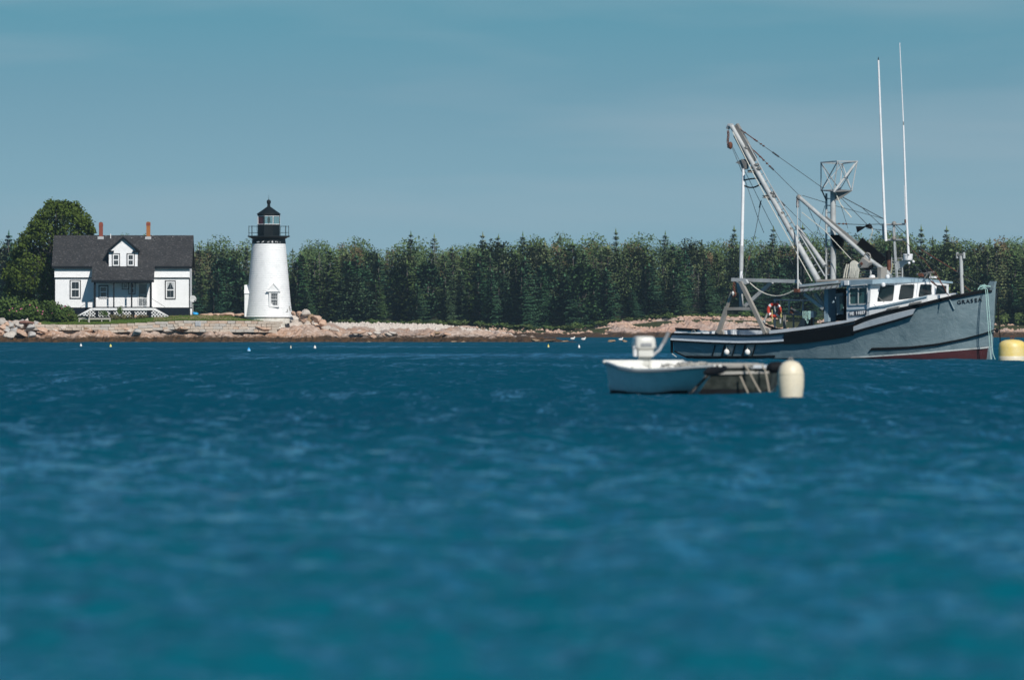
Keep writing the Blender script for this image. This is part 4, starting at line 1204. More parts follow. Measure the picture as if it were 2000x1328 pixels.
# porch: recessed wall, posts, deck, rails, lattice
yw = -0.55
siding(xp0+0.03, xp1-0.03, z_fd+0.05, hz(549), yw, 24).build('wall', M['white'], house, fix=False, auto=False)
MB().box(xp0, xp0+0.03, yw, 0, z_fd, z_kn).build('wall', M['white'], house); MB().box(xp1-0.03, xp1, yw, 0, z_fd, z_kn).build('wall', M['white'], house)
window(house, hx(193), hx(212), hz(583.3), hz(557.3), yw-0.02, 0.09)
window(house, hx(238.5), hx(252.3), hz(565.5), hz(551), yw-0.02, 0.07, sash=False)
window(house, hx(251.5), hx(265), hz(575), hz(551), yw-0.03, 0.07)
dr = ring(MB(), hx(269.5), hx(289), z_fd+0.03, hz(553), 0.09, yw-0.06, yw).build('door', M['frame'], house)
MB().box(hx(269.5)+0.09, hx(289)-0.09, yw-0.045, yw-0.02, z_fd+0.12, hz(553)-0.09).build('screen', M['pane'], dr)
MB().box(hx(273), hx(285), yw-0.06, yw-0.046, hz(582), hz(574)).build('panel', M['bare_wood'], dr)
MB().sphere((hx(285.7), yw-0.08, hz(578)), 0.035, 8, 6).build('handle', M['alu_dark'], dr)
ypf = yf + 0.30; zdk = z_fd + 0.02
MB().box(hx(184), hx(299), ypf-0.12, yw, zdk-0.12, zdk+0.03).build('porch_deck', M['trim'], house)
for px_, w in ((186.8, 0.20), (223.8, 0.13), (258.6, 0.14), (295.8, 0.20)):
    MB().box(hx(px_)-w/2, hx(px_)+w/2, ypf-0.07, ypf+0.07, zdk+0.03, hz(551)).build('post', M['trim'], house)
def rail(a, b_, base, top, y, step=0.13):
    r_ = MB().box(a, b_, y-0.03, y+0.03, top-0.04, top).box(a, b_, y-0.025, y+0.025, base, base+0.04).build('railing', M['frame'], house)
    q = MB(); k = a + step
    while k < b_: q.box(k-0.011, k+0.011, y-0.012, y+0.012, base+0.04, top-0.04); k += step
    q.build('balusters', M['frame'], r_)['kind'] = 'stuff'
for a, b_ in ((189, 222.3), (225.3, 257), (260, 293.7)):
    rail(hx(a), hx(b_), zdk+0.08, hz(582.5), ypf, 0.24)
rail(hx(271), hx(288), zdk+0.06, hz(582), ypf-0.3, 0.10)
# white skirt board and lattice between black piers
MB().box(hx(184), hx(299), ypf-0.16, ypf-0.10, hz(606), hz(601.8)).build('skirt_board', M['frame'], house)
for a, b_ in ((188.8, 193.8), (217.5, 223.5), (258.3, 264.7), (288.5, 296.5)):
    MB().box(hx(a), hx(b_), ypf-0.10, ypf+0.10, z_g-0.6, hz(606)).build('pier', M['trim'], house)
def lattice(poly, y, step=0.30, w=0.06):
    """crossed laths clipped to a polygon given as x-z points"""
    q = MB(); xs = [p[0] for p in poly]; zs = [p[1] for p in poly]
    for sgn in (1, -1):
        lo = min(x - sgn*z for x, z in poly); hi = max(x - sgn*z for x, z in poly)
        k = lo + step*0.5
        while k < hi:
            pts = []
            for (x0, z0), (x1, z1) in zip(poly, poly[1:] + poly[:1]):
                a = x0 - sgn*z0 - k; b_ = x1 - sgn*z1 - k
                if (a < 0) != (b_ < 0):
                    t = a/(a-b_); pts.append((x0 + (x1-x0)*t, z0 + (z1-z0)*t))
            if len(pts) == 2 and math.dist(*pts) > 0.03:
                q.bar((pts[0][0], y + (0.012 if sgn > 0 else 0), pts[0][1]), (pts[1][0], y + (0.012 if sgn > 0 else 0), pts[1][1]), w, 0.010, up=(0,1,0))
            k += step
    o = q.build('lattice', M['frame'], house, fix=False); o['kind'] = 'stuff'; return o
for a, b_ in ((193.8, 217.5), (223.5, 258.3), (264.7, 288.5)):
    lattice([(hx(a), hz(619)), (hx(b_), hz(619)), (hx(b_), hz(606)), (hx(a), hz(606))], ypf-0.03)
    MB().box(hx(a), hx(b_), ypf+0.25, ypf+0.3, z_g-0.6, hz(606)).build('crawl_board', M['trim'], house)
lattice([(hx(297), hz(619)), (hx(330), hz(619)), (hx(303), hz(603)), (hx(297), hz(603))], ypf-0.05)
lattice([(hx(156), hz(616)), (hx(188), hz(619)), (hx(188), hz(604)), (hx(181), hz(604))], ypf-0.05)
# stairs down each end with thin hand rails
for s, a, b_ in ((1, 297, 331), (-1, 186, 155)):
    st = MB()
    for k in range(6):
        x0 = hx(a + (b_-a)*k/6); x1 = hx(a + (b_-a)*(k+1)/6); z = zdk - (k+1)*(zdk - z_g + 0.1)/7
        st.box(min(x0, x1), max(x0, x1), ypf, ypf+1.0, z-0.06, z)
    st.build('steps', M['trim'], house)
    sr = MB().tube([(hx(a), ypf-0.05, hz(583)), (hx(a + s*27), ypf-0.05, hz(600))], 0.018, 6).tube([(hx(a + s*35), ypf-0.05, hz(602)), (hx(a + s*35), ypf-0.05, hz(617))], 0.04, 6)
    sr.build('hand_rail', M['trim'], house)
    MB().prism([(hx(a), ypf-0.09, hz(602)), (hx(a), ypf-0.09, hz(604)), (hx(a + s*33), ypf-0.09, hz(618)), (hx(a + s*34), ypf-0.09, hz(617)), (hx(a + s*7), ypf-0.09, hz(602))], (0, 0.04, 0)).build('stringer', M['frame'], house)

# wooden bench-like platform on the lawn
bench = empty('plank_bench', (wx(185, 967.5), 967.5, wz(628.5, 967.5)), 0, "long low silvered wooden platform bench on the grass in front of the porch", 'bench')
bs = 967.5/F
for k in range(4): MB().box(-31.5*bs, 31.5*bs, -0.42+k*0.21, -0.24+k*0.21, 6.2*bs, 7.4*bs).build('plank', M['bare_wood'], bench)
MB().box(-31*bs, 31*bs, -0.44, -0.40, 4.4*bs, 6.1*bs).build('apron', M['bare_wood'], bench)
for k in (-30, -12, 14, 30):
    for y in (-0.36, 0.34): MB().box((k-1)*bs, (k+1)*bs, y-0.04, y+0.04, -0.5*bs, 6.1*bs).build('leg', M['bare_wood'], bench)
ps = empty('white_post', (wx(174.5, 966.6), 966.6, wz(629.5, 966.6)), 0, "short pale wooden post with crosspiece standing before the platform bench", 'post')
MB().box(-0.05, 0.05, -0.05, 0.05, -0.1, 1.15).build('shaft', M['bare_wood'], ps); MB().bar((-0.55, 0, 0.62), (0.3, 0, 0.86), 0.06, 0.06).build('crosspiece', M['flashing'], ps)
# satellite dish
dish = empty('satellite_dish', (wx(376.5, 972), 972, wz(613, 972)), 0, "grey satellite dish on a thin post at the right corner of the white house", 'dish')
MB().tube([(0, 0, -0.3), (0, 0, 1.15)], 0.04, 8).build('post', M['alu'], dish)
dp = MB(); Mr = Matrix.Rotation(rad(72), 4, 'X') @ Matrix.Rotation(rad(12), 4, 'Y')
tmp = MB().lathe([(0.0, 0.0), (0.12, 0.008), (0.22, 0.03), (0.30, 0.06), (0.335, 0.085), (0.32, 0.085), (0.2, 0.04), (0.0, 0.015)], n=20)
tmp.v = [tuple(Mr @ Vector(p) + Vector((0, -0.08, 1.40))) for p in tmp.v]
tmp.build('reflector', M['alu'], dish); MB().tube([(0.0, -0.05, 1.15), (0.28, -0.42, 1.32), (0.30, -0.40, 1.36)], 0.018, 6).build('feed_arm', M['alu_dark'], dish)
MB().box(0.24, 0.34, -0.46, -0.36, 1.32, 1.40).build('feed_horn', M['alu_dark'], dish)
bc = MB().sphere((0, 0, 0.12), 0.27, 14, 8, 1.0, 0.8, 0.55).sphere((-0.15, 0, 0.22), 0.10, 10, 6, 1.6, 1, 0.6).build('kayak_bundle', M['blue']); bc.location = (wx(382, 971.2), 971.2, wz(615.5, 971.2))
tag(bc, "small bright blue covered bundle on the ground at the foot of the satellite dish", 'bundle')
tk = MB().lathe([(0.08, 0), (0.10, 0.1), (0.10, 0.5), (0.05, 0.6), (0.0, 0.62)], n=12).build('gas_bottle', M['frame']); tk.location = (wx(373, 971), 971, wz(615, 971)); tag(tk, "small white bottle-shaped tank against the right corner of the house", 'tank')

# ---------------------------------------------------------------- lighthouse
DL = 968.0; sl = DL/F
lh = empty('lighthouse', (wx(525, DL), DL, 0), 0, "white shingled conical lighthouse with black lantern and railed gallery", 'lighthouse')
def lx(px): return wx(px, DL) - wx(525, DL)
def lz(py): return wz(py, DL)
zb_, zt_ = lz(618.5), lz(476)
r0, r1 = 44.7*sl, 32.6*sl
prof = []; n = 34
for i in range(n):
    a = i/n; b_ = (i+1)/n
    fl = 0.06*max(0, 1-a*5)
    prof.append((r0 + (r1-r0)*a + 0.028 + fl, zb_ + (zt_-zb_)*a)); prof.append((r0 + (r1-r0)*b_ + 0.06*max(0, 1-b_*5), zb_ + (zt_-zb_)*b_ - 0.004))
MB().lathe(prof, n=56, smooth=False).build('tower', M['tower'], lh)
MB().lathe([(r0+0.02, lz(643)), (r0-0.03, lz(618.9))], n=40).build('foundation', M['tower_base'], lh)
MB().lathe([(r0+0.10, lz(619.6)), (r0+0.12, lz(618.6)), (r0+0.02, lz(618))], n=40).build('water_table', M['tower'], lh)
MB().lathe([(r1+0.03, zt_), (r1-0.02, lz(467)), (r1+0.10, lz(466)), (r1+0.14, lz(464.8)), (r1+0.35, lz(463.5)), (41.4*sl, lz(462.4)), (41.4*sl, lz(460.8)), (0.3, lz(460.6))], n=48).build('gallery', M['lantern'], lh)
# flaked white patches under the gallery and at the tower foot
fr = random.Random(9); fk = MB()
for k in range(26):
    a = -math.pi/2 + fr.uniform(-0.75, 0.95); z = lz(474.6) + fr.uniform(0, 0.09); w = fr.uniform(0.02, 0.07); R_ = r1 + 0.045
    ca, sa_ = math.cos(a), math.sin(a)
    fk.add([(R_*ca - sa_*w, R_*sa_ + ca*w, z), (R_*ca + sa_*w, R_*sa_ - ca*w, z), (R_*ca + sa_*w*0.4, R_*sa_ - ca*w*0.4, z + fr.uniform(0.05, 0.16))], [(0,1,2)])
o = fk.build('paint_flakes', M['frame'], lh, fix=False); o['kind'] = 'stuff'
# railing
Rg = 39.6*sl; zg0 = lz(460.6); zg1 = lz(442.3)
nr_ = 16
for k in range(nr_):
    a = 2*math.pi*(k+0.5)/nr_
    MB().tube([(Rg*math.cos(a), Rg*math.sin(a), zg0), (Rg*math.cos(a), Rg*math.sin(a), zg1)], 0.022, 6).sphere((Rg*math.cos(a), Rg*math.sin(a), zg1+0.01), 0.04, 6, 4).build('baluster', M['lantern'], lh)
for z in (zg1, (zg0*0.68 + zg1*0.32)):
    MB().torus((0, 0, z), Rg, 0.013, n=40, m=5).build('rail', M['lantern'], lh)
# lantern room, octagonal
R8 = 21.4*sl/math.cos(rad(22.5))*1.0
ro = rad(22.5)
MB().lathe([(R8, lz(460.6)), (R8, lz(440.0)), (R8+0.03, lz(439.6)), (R8+0.03, lz(438.9)), (0.2, lz(438.9))], n=8, smooth=False, rot=ro).build('lantern_wall', M['lantern'], lh)
MB().lathe([(R8+0.02, lz(421.6)), (R8+0.04, lz(419.2)), (25.3*sl, lz(418.8)), (25.0*sl, lz(418.0)), (15*sl, lz(411.5)), (5.5*sl, lz(405.2)), (3.4*sl, lz(404.0)), (3.2*sl, lz(400))], n=8, smooth=False, rot=ro).build('lantern_roof', M['lantern'], lh)
MB().lathe([(2.9*sl, lz(404)), (2.5*sl, lz(399.5)), (3.1*sl, lz(398.6)), (3.9*sl, lz(396.8)), (4.2*sl, lz(394.6)), (3.8*sl, lz(392.4)), (2.6*sl, lz(390.8)), (0.5*sl, lz(390.2)), (0.35*sl, lz(386)), (0.15*sl, lz(381)), (0, lz(380.5))], n=16).build('ventilator_ball', M['lantern'], lh)
M['red_pane'] = glassmat('dark_red_glass', (0.075, 0.016, 0.022), 0.2)
zc0, zc1 = lz(438.9), lz(421.6)
for k in range(8):
    a = ro + k*math.pi/4; c_, s_ = math.cos(a)*R8*0.985, math.sin(a)*R8*0.985
    a2 = a + math.pi/4; c2_, s2_ = math.cos(a2)*R8*0.985, math.sin(a2)*R8*0.985
    MB().bar((c_, s_, zc0), (c_, s_, zc1), 0.05, 0.05, up=(c_, s_, 0)).build('glazing_bar', M['lantern'] if k % 2 else M['frame'], lh)
    red = (k == 4)
    inx, iny = 0.97, 0.97
    g = MB().prism([(c_*0.965, s_*0.965, zc0), (c2_*0.965, s2_*0.965, zc0), (c2_*0.965, s2_*0.965, zc1), (c_*0.965, s_*0.965, zc1)], (-(c_+c2_)*0.004, -(s_+s2_)*0.004, 0)).build('pane', M['red_pane'] if red or k == 5 and False else M['clear'], lh)
    if red: g['label'] = 'dark red pane'
    d = Vector((c2_-c_, s2_-s_, 0)); 
    fz = MB()
    p0 = Vector((c_, s_, 0)) + d*0.04; p1 = Vector((c_, s_, 0)) + d*0.96
    fz.bar(p0 + Vector((0,0,zc0+0.03)), p1 + Vector((0,0,zc0+0.03)), 0.03, 0.05); fz.bar(p0 + Vector((0,0,zc1-0.03)), p1 + Vector((0,0,zc1-0.03)), 0.03, 0.05)
    if k in (4, 7, 0): 
        fz.bar(p0 + Vector((0,0,zc0+0.05)), p0 + Vector((0,0,zc1-0.05)), 0.05, 0.03); fz.bar(p1 + Vector((0,0,zc0+0.05)), p1 + Vector((0,0,zc1-0.05)), 0.05, 0.03)
    fz.build('pane_frame', M['frame'], lh)
ls = MB().lathe([(0.03, lz(438.9)), (0.10, lz(438)), (0.05, lz(437)), (0.06, lz(435)), (0.19, lz(433.6)), (0.19, lz(433)), (0.11, lz(432.6)), (0.125, lz(429)), (0.11, lz(425.4)), (0.05, lz(424.8)), (0.05, lz(423.4)), (0.0, lz(423))], n=14).build('beacon', M['alu_dark'], lh)
MB().lathe([(0.128, lz(431.6)), (0.14, lz(429)), (0.128, lz(426))], n=14).build('red_lens', M['red_pane'], ls)
# pedimented window at the front
def tower_r(z): return r0 + (r1-r0)*(z-zb_)/(zt_-zb_)
wcx = lx(535.8); zz0, zz1 = lz(600), lz(569.5)
yfw = -math.sqrt(max(0, tower_r(zz0)**2 - wcx**2)) - 0.05
def pbox(c, a, b_, y0, y1, z0, z1): return c.box(a, b_, y0, y1, z0, z1)
wn_ = ring(MB(), lx(526.5), lx(546.6), zz0, zz1, 0.16, yfw-0.10, yfw+0.8).build('window', M['tower'], lh)
MB().prism([(lx(522.5), yfw-0.14, lz(569.5)), (lx(548.7), yfw-0.14, lz(569.5)), (lx(535.4), yfw-0.14, lz(554.5))], (0, 0.9, 0)).build('pediment', M['tower'], wn_)
pm = MB()
for a, b_ in (((522.0, 569.7), (535.4, 553.8)), ((549.0, 569.7), (535.4, 553.8))):
    pm.bar((lx(a[0]), yfw-0.16, lz(a[1])), (lx(b_[0]), yfw-0.16, lz(b_[1])), 0.10, 0.10)
pm.bar((lx(522.5), yfw-0.17, lz(569.3)), (lx(548.7), yfw-0.17, lz(569.3)), 0.10, 0.07)
pm.build('moulding', M['tower'], wn_)
MB().box(lx(526.5)+0.16, lx(546.6)-0.16, yfw+0.02, yfw+0.05, zz0+0.16, zz1-0.16).build('glass', M['pane'], wn_)
a, b_, c_, d = lx(530.2), lx(542.6), lz(597), lz(573.2)
mn_ = ring(MB(), a, b_, c_, d, 0.035, yfw-0.04, yfw+0.01)
for k in (1, 2): mn_.box(a + (b_-a)*k/3-0.013, a + (b_-a)*k/3+0.013, yfw-0.03, yfw+0.005, c_+0.035, d-0.035)
for k in (1, 3): mn_.box(a+0.035, b_-0.035, yfw-0.032, yfw+0.003, c_ + (d-c_)*k/4-0.012, c_ + (d-c_)*k/4+0.012)
mn_.box(a+0.035, b_-0.035, yfw-0.038, yfw+0.008, (c_+d)/2-0.03, (c_+d)/2+0.03)
mn_.build('sash', M['frame'], wn_)
# entry porch seen edge-on at the left
ep = MB().box(lx(478), lx(484.5)+0.3, -0.75, 0.75, lz(618.5), lz(573)).build('entry_porch', M['tower'], lh)
MB().prism([(lx(477.4), -0.85, lz(573.6)), (lx(477.4), 0.85, lz(573.6)), (lx(477.4), 0, lz(556.5))], (0.55, 0, 0)).build('porch_gable', M['tower'], lh)
MB().box(lx(477.2), lx(477.9), -0.5, 0.5, lz(618.5), lz(580)).build('door', M['flashing'], lh)
# small dark fittings low on the right flank
for px_, py_, w, h in ((565.5,602.5,1.8,9),(562,606,1.4,5),(567.3,605,1.2,6),(560,608.6,5,0.8)):
    x = lx(px_); z = lz(py_); y = -math.sqrt(max(0.01, (tower_r(z)+0.05)**2 - min(x, r0*0.985)**2))
    MB().box(x-w*sl/2, x+w*sl/2, y-0.06, y+0.05, z-h*sl/2, z+h*sl/2).build('bracket', M['alu_dark'], lh)

# ---------------------------------------------------------------- fishing boat
TH = rad(40); cT, sT = math.cos(TH), math.sin(TH)
BX, BY = 7.93, 419.8
BL = 15.0
def BP(px, py, Y=0.0):
    """boat-local point seen at photo position px,py, given its distance Y to port of the centreline"""
    t = (px-1000.0)/F
    X = (t*(BY + Y*cT) - BX - Y*sT)/(cT + t*sT)
    wy = BY - X*sT + Y*cT
    return Vector((X, Y, H - (py-HY)/F*wy))
def BXZ(px_at, X, Y):
    return None
boat = empty('fishing_boat', (BX, BY, 0), -TH, "grey-hulled fishing dragger with white wheelhouse, big lattice boom and two tall whip antennas", 'fishing boat')
def half_sheer(u): return interp(u, [(0,2.15),(0.15,2.28),(0.35,2.36),(0.5,2.34),(0.62,2.22),(0.72,1.98),(0.80,1.66),(0.87,1.24),(0.93,0.76),(0.97,0.38),(1.0,0.07)])
def half_wl(u): return interp(u, [(0,1.95),(0.15,2.08),(0.35,2.10),(0.5,1.95),(0.62,1.62),(0.72,1.24),(0.80,0.88),(0.87,0.54),(0.93,0.26),(0.97,0.11),(1.0,0.04)])
SHEER = [(1312,651.8),(1388,653.6),(1461,656),(1500,654),(1533,650.5),(1587,643.5),(1640,634.5),(1667,629),(1689,620),(1730,608),(1788,596),(1853,579.8),(1911,569.8),(1940,566),(1948,565)]
def Lpx(X, Y):
    wx_ = BX + X*cT + Y*sT; wy = BY - X*sT + Y*cT
    return 1000 + F*wx_/wy, wy
def zs_near(X):
    px_, wy = Lpx(X, -half_sheer(X/BL)); return H - (interp(px_, SHEER) - HY)/F*wy
HEEL = 0.045
def zs(X, side):
    z = zs_near(X); return z if side < 0 else z + HEEL*2*half_sheer(X/BL)
def hull_Y(X, z, side=-1):
    u = max(0, min(1, X/BL)); top = zs(X, side); t = max(0.0, min(1.15, z/top)) if z > 0 else 0
    a, b_ = half_wl(u), half_sheer(u)
    p = 0.9 + 0.9*max(0, (u-0.45)/0.55)
    h = a + (b_-a)*(t**p)
    if z < 0: h = a*max(0.05, 1 + z/1.3)
    return side*h
def stem_X(z):   # slight rake of the stem
    return BL - 0.30 + 0.30*max(0, z)/2.9
def HS(px, py, off=0.0):
    """point on the starboard topsides seen at px,py, pushed out by off"""
    Y = -1.8
    for _ in range(14):
        p = BP(px, py, Y); Y = hull_Y(p.x, p.z)
    p = BP(px, py, Y)
    e = 0.05
    n = Vector((1, (hull_Y(p.x+e, p.z)-hull_Y(p.x-e, p.z))/(2*e), 0)).cross(Vector((0, (hull_Y(p.x, p.z+e)-hull_Y(p.x, p.z-e))/(2*e), 1)))
    n.normalize()
    if n.y > 0: n = -n
    return p + n*off, n
BOOT = [(1310,701.5),(1560,701),(1640,700),(1690,698.2),(1730,695.5),(1793.6,691.6),(1857,686),(1945.5,679)]
def z_boot(X):
    px_, wy = Lpx(X, -half_wl(X/BL)); return max(0.03, H - (interp(px_, BOOT) - HY)/F*wy)
def hull_band(name, mat, zlo, zhi, nz, nx=90, x0=0.0):
    c = MB()
    for side in (-1, 1):
        vs = []; 
        for i in range(nx+1):
            s = i/nx
            X0 = x0 + (BL-x0)*s
            for j in range(nz+1):
                lo, hi = zlo(X0, side), zhi(X0, side)
                z = lo + (hi-lo)*j/nz
                X = X0 if s < 0.9 else X0 + (stem_X(z) - BL)*((s-0.9)/0.1)
                # aft end: forefoot of the transom is cut up
                zz = z
                if X0 < 0.9: zz = max(z, 0.30*(1-X0/0.9) - 0.02) if zhi(X0, side) > 0.4 or name != 'hull' else z
                vs.append((X, hull_Y(X0, zz, side), zz))
        fs = [(i*(nz+1)+j, (i+1)*(nz+1)+j, (i+1)*(nz+1)+j+1, i*(nz+1)+j+1) for i in range(nx) for j in range(nz)]
        c.add(vs, fs, smooth=True)
    return c
h_ = hull_band('hull', None, lambda X, s: z_boot(X)+(0.06 if X > 8.9 else 0.0) if X > 0.9 else 0.0, lambda X, s: zs(X, s), 14)
# transom
tv = []
for j in range(9):
    z = 0.28 + (zs(0, -1)-0.28)*j/8; tv.append((0.0, hull_Y(0, z, -1), z))
for j in range(8, -1, -1):
    z = 0.28 + (zs(0, 1)-0.28)*j/8; tv.append((0.0, hull_Y(0, z, 1), z))
h_.add(tv, [tuple(range(len(tv)))])
hull = h_.build('hull', M['hull'], boat)
hull_band('bottom', None, lambda X, s: -0.55, lambda X, s: z_boot(X) if X > 0.9 else 0.0, 5).build('bottom', [M['bottom']], boat)
hull_band('boot', None, lambda X, s: z_boot(X), lambda X, s: z_boot(X)+0.06, 1, x0=8.9).build('waterline_stripe', M['boot'], boat)
# deck and inner bulwark
def deck_z(X): return max(0.42, zs_near(X) - 0.55)
c = MB(); vs = []
for i in range(61):
    X = (BL-0.5)*i/60; 
    for s in (-1, 1): vs.append((X, s*(abs(hull_Y(X, deck_z(X)))-0.04), deck_z(X)))
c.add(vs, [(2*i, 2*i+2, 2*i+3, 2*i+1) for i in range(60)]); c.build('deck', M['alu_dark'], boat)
c = MB()
for s in (-1, 1):
    vs = []
    for i in range(61):
        X = (BL-0.5)*i/60
        vs += [(X, hull_Y(X, deck_z(X), s)*0.97 - s*0.03, deck_z(X)), (X, hull_Y(X, zs(X, s), s) - s*0.12, zs(X, s)-0.02)]
    c.add(vs, [(2*i, 2*i+2, 2*i+3, 2*i+1) for i in range(60)])
c.add([(0.12, -2.0, 0.42), (0.12, 2.0, 0.42), (0.12, 2.05, zs(0, 1)-0.02), (0.12, -2.05, zs(0, -1)-0.02)], [(0,1,2,3)])
c.build('bulwark', M['boat_white'], boat, fix=False)
# cap rails
def rail_pts(s, x0, x1, n=50, dz=0.0, inset=0.05):
    return [(X if X < BL*0.97 else X, hull_Y(X, zs(X, s), s) - s*inset, zs(X, s)+dz) for X in [x0 + (x1-x0)*i/n for i in range(n+1)]]
def ribbon(name, pts, w, h, mat, parent=boat):
    c = MB(); vs = []
    for i, p in enumerate(pts):
        p = Vector(p); d = (Vector(pts[min(i+1, len(pts)-1)]) - Vector(pts[max(i-1, 0)])).normalized(); sd_ = d.cross(Vector((0,0,1))).normalized()
        for a, b_ in ((-1,-1),(1,-1),(1,1),(-1,1)): vs.append(p + sd_*(a*w/2) + Vector((0,0,b_*h/2)))
    fs = []
    for i in range(len(pts)-1):
        for k in range(4): fs.append((4*i+k, 4*i+(k+1)%4, 4*i+4+(k+1)%4, 4*i+4+k))
    fs += [(0,1,2,3), tuple(4*(len(pts)-1)+k for k in (3,2,1,0))]
    c.add(vs, fs); return c.build(name, mat, parent)
ribbon('cap_rail', rail_pts(-1, 0.0, BL*0.985), 0.16, 0.07, M['black'])
r_ = ribbon('cap_rail', rail_pts(1, 0.0, BL*0.985), 0.16, 0.07, M['black'])
# inner pale cap board along the waist, starboard
pc = []
for px_, py_ in ((1505,649),(1533,646),(1560,643),(1587,639.5),(1620,634),(1650,629.5),(1672,627)):
    pc.append(BP(px_, py_, -2.12))
ribbon('wash_board', pc, 0.18, 0.14, M['boat_white'])
pf = [BP(px_, py_, 2.2) for px_, py_ in ((1467,643),(1500,641.5),(1540,640),(1600,634),(1660,624))]
# stern quarter board of the far side, black topped
for a, b_, ya, yb, mat in ((1321, 1364, 642.2, 644.5, 'black'), (1467, 1487, 642.0, 643.2, 'black')):
    ribbon('rail_pad', [BP(a, ya, 2.15), BP(b_, yb, 2.25)], 0.2, 0.09, M[mat])
c = MB()
q = [BP(1316, 650, 2.05), BP(1322, 643.5, 2.15), BP(1364, 645, 2.2), BP(1400, 647.5, 2.25), BP(1480, 649, 2.25), BP(1480, 655, 2.2), BP(1400, 655, 2.2)]
c.prism([tuple(p) for p in q], (0, 0.06, 0)); c.build('quarter_board', M['boat_white'], boat)
# planks and guards following the side
def hull_strip(name, top, bot, mat, off0, off1=None, n=None, label=None):
    """board on the topsides between two photo polylines"""
    xs = sorted(set([p[0] for p in top] + [p[0] for p in bot])); x0, x1 = max(top[0][0], bot[0][0]), min(top[-1][0], bot[-1][0])
    n = n or max(2, int((x1-x0)/10)); outer = []; inner = []
    for i in range(n+1):
        px_ = top[0][0] + (top[-1][0]-top[0][0])*i/n; pb = bot[0][0] + (bot[-1][0]-bot[0][0])*i/n
        a, na = HS(px_, interp(px_, top)); b_, nb_ = HS(pb, interp(pb, bot))
        outer.append((a + na*off0, b_ + nb_*(off1 if off1 is not None else off0))); inner.append((a - na*0.02, b_ - nb_*0.02))
    vs = []
    for (a, b_), (d, e) in zip(outer, inner): vs += [a, b_, e, d]
    fs = []
    for i in range(n):
        for k in range(4): fs.append((4*i+k, 4*i+(k+1)%4, 4*i+4+(k+1)%4, 4*i+4+k))
    fs += [(0,1,2,3), (4*n+3, 4*n+2, 4*n+1, 4*n)]
    c = MB().add(vs, fs); o = c.build(name, mat, boat)
    if label: o['label'] = label
    return o
hull_strip('guard_plank', [(1313,654.6),(1400,658.2),(1461,660.0),(1500,658.6),(1534,656.2)], [(1313,663.2),(1388,667.2),(1445,668.8),(1500,667.6),(1533,665.3)], M['guard_blue'], 0.05, 0.09)
hull_strip('guard_edge', [(1313,659.8),(1388,663.6),(1445,665.2),(1500,664.0),(1533,661.6)], [(1313,663.0),(1388,667.0),(1445,668.6),(1500,667.4),(1533,665.1)], M['guard_white'], 0.085, 0.125, label='scraped white lower edge of the guard plank')
hull_strip('rub_rail', [(1312.5,663.4),(1388,667.4),(1445,669.2),(1500,668.2),(1535,666.0)], [(1312.5,666.0),(1388,670.2),(1445,672.0),(1500,671.2),(1535,669.4)], M['black'], 0.12)
hull_strip('guard_panel', [(1533,652.4),(1587,645.5),(1640,636.8),(1668,632.5)], [(1533,671.5),(1560,670.6),(1600,666),(1640,659.5),(1668,653.5)], M['black'], 0.09, label='black rubber panel amidships')
hull_strip('forward_plank', [(1667,637.0),(1700,624.5),(1730,616.5),(1760,608),(1789,601.5)], [(1667,645.2),(1700,636),(1730,628),(1760,619.5),(1783,612.5)], M['boat_white'], 0.08)
hull_strip('rub_rail', [(1666,645.6),(1700,636.6),(1730,628.6),(1760,620.2),(1785,612.8)], [(1668,650.4),(1700,640.6),(1730,632.4),(1760,624.0),(1783,615.6)], M['black'], 0.11)
hull_strip('sheer_guard', [(1668,631),(1690,620),(1730,608.4),(1788,596.4),(1853,580.2),(1911,570.2),(1938,566.5)], [(1668,637),(1690,625.5),(1730,613.2),(1788,601.2),(1853,584.6),(1911,573.8),(1938,569.5)], M['black'], 0.06)
hull_strip('spray_rail', [(1703,679.2),(1740,678.2),(1780,676.4),(1830,670.8),(1880,661.2),(1920,651),(1944,643)], [(1698,683.8),(1740,682.8),(1780,680.4),(1830,674.6),(1880,664.4),(1920,653.6),(1944,645)], M['black'], 0.07)
hull_strip('chine_shadow_plate', [(1703,684.0),(1740,683.2),(1780,681.0),(1830,675.4)], [(1696,694),(1740,691.5),(1780,688),(1830,678)], M['hull'], 0.05, 0.01)
hull_strip('bilge_rail', [(1340,694.5),(1400,695.2),(1450,695.2),(1514,694)], [(1346,697.8),(1400,698.2),(1450,698.2),(1514,697.0)], M['black'], 0.06)
hull_strip('transom_edge', [(1311.0,653),(1314.2,653.2)], [(1311.0,687.5),(1314.2,689.5)], M['black'], 0.05, n=2)
c = MB()
for s in (-1, 1):
    c.bar((0.0, s*2.0, 0.30), (0.86, s*2.0, -0.02), 0.10, 0.06)
c.build('stern_chafe_rail', M['black'], boat)
c = MB().bar(HS(1314,690,0.05)[0], HS(1323,696.5,0.05)[0], 0.02, 0.03); c.build('scraped_edge', M['boot'], boat)
for a in (1396.5, 1414.5, 1435.5, 1454.5, 1474.5):   # slanting skid strips on the quarter
    w = 3.2 if a in (1414.5, 1454.5) else 1.8
    hull_strip('skid_strip', [(a, 673.5), (a+w, 673.5)], [(a-5.5, 694.5), (a-5.5+w, 694.5)], M['black'], 0.03, n=1)
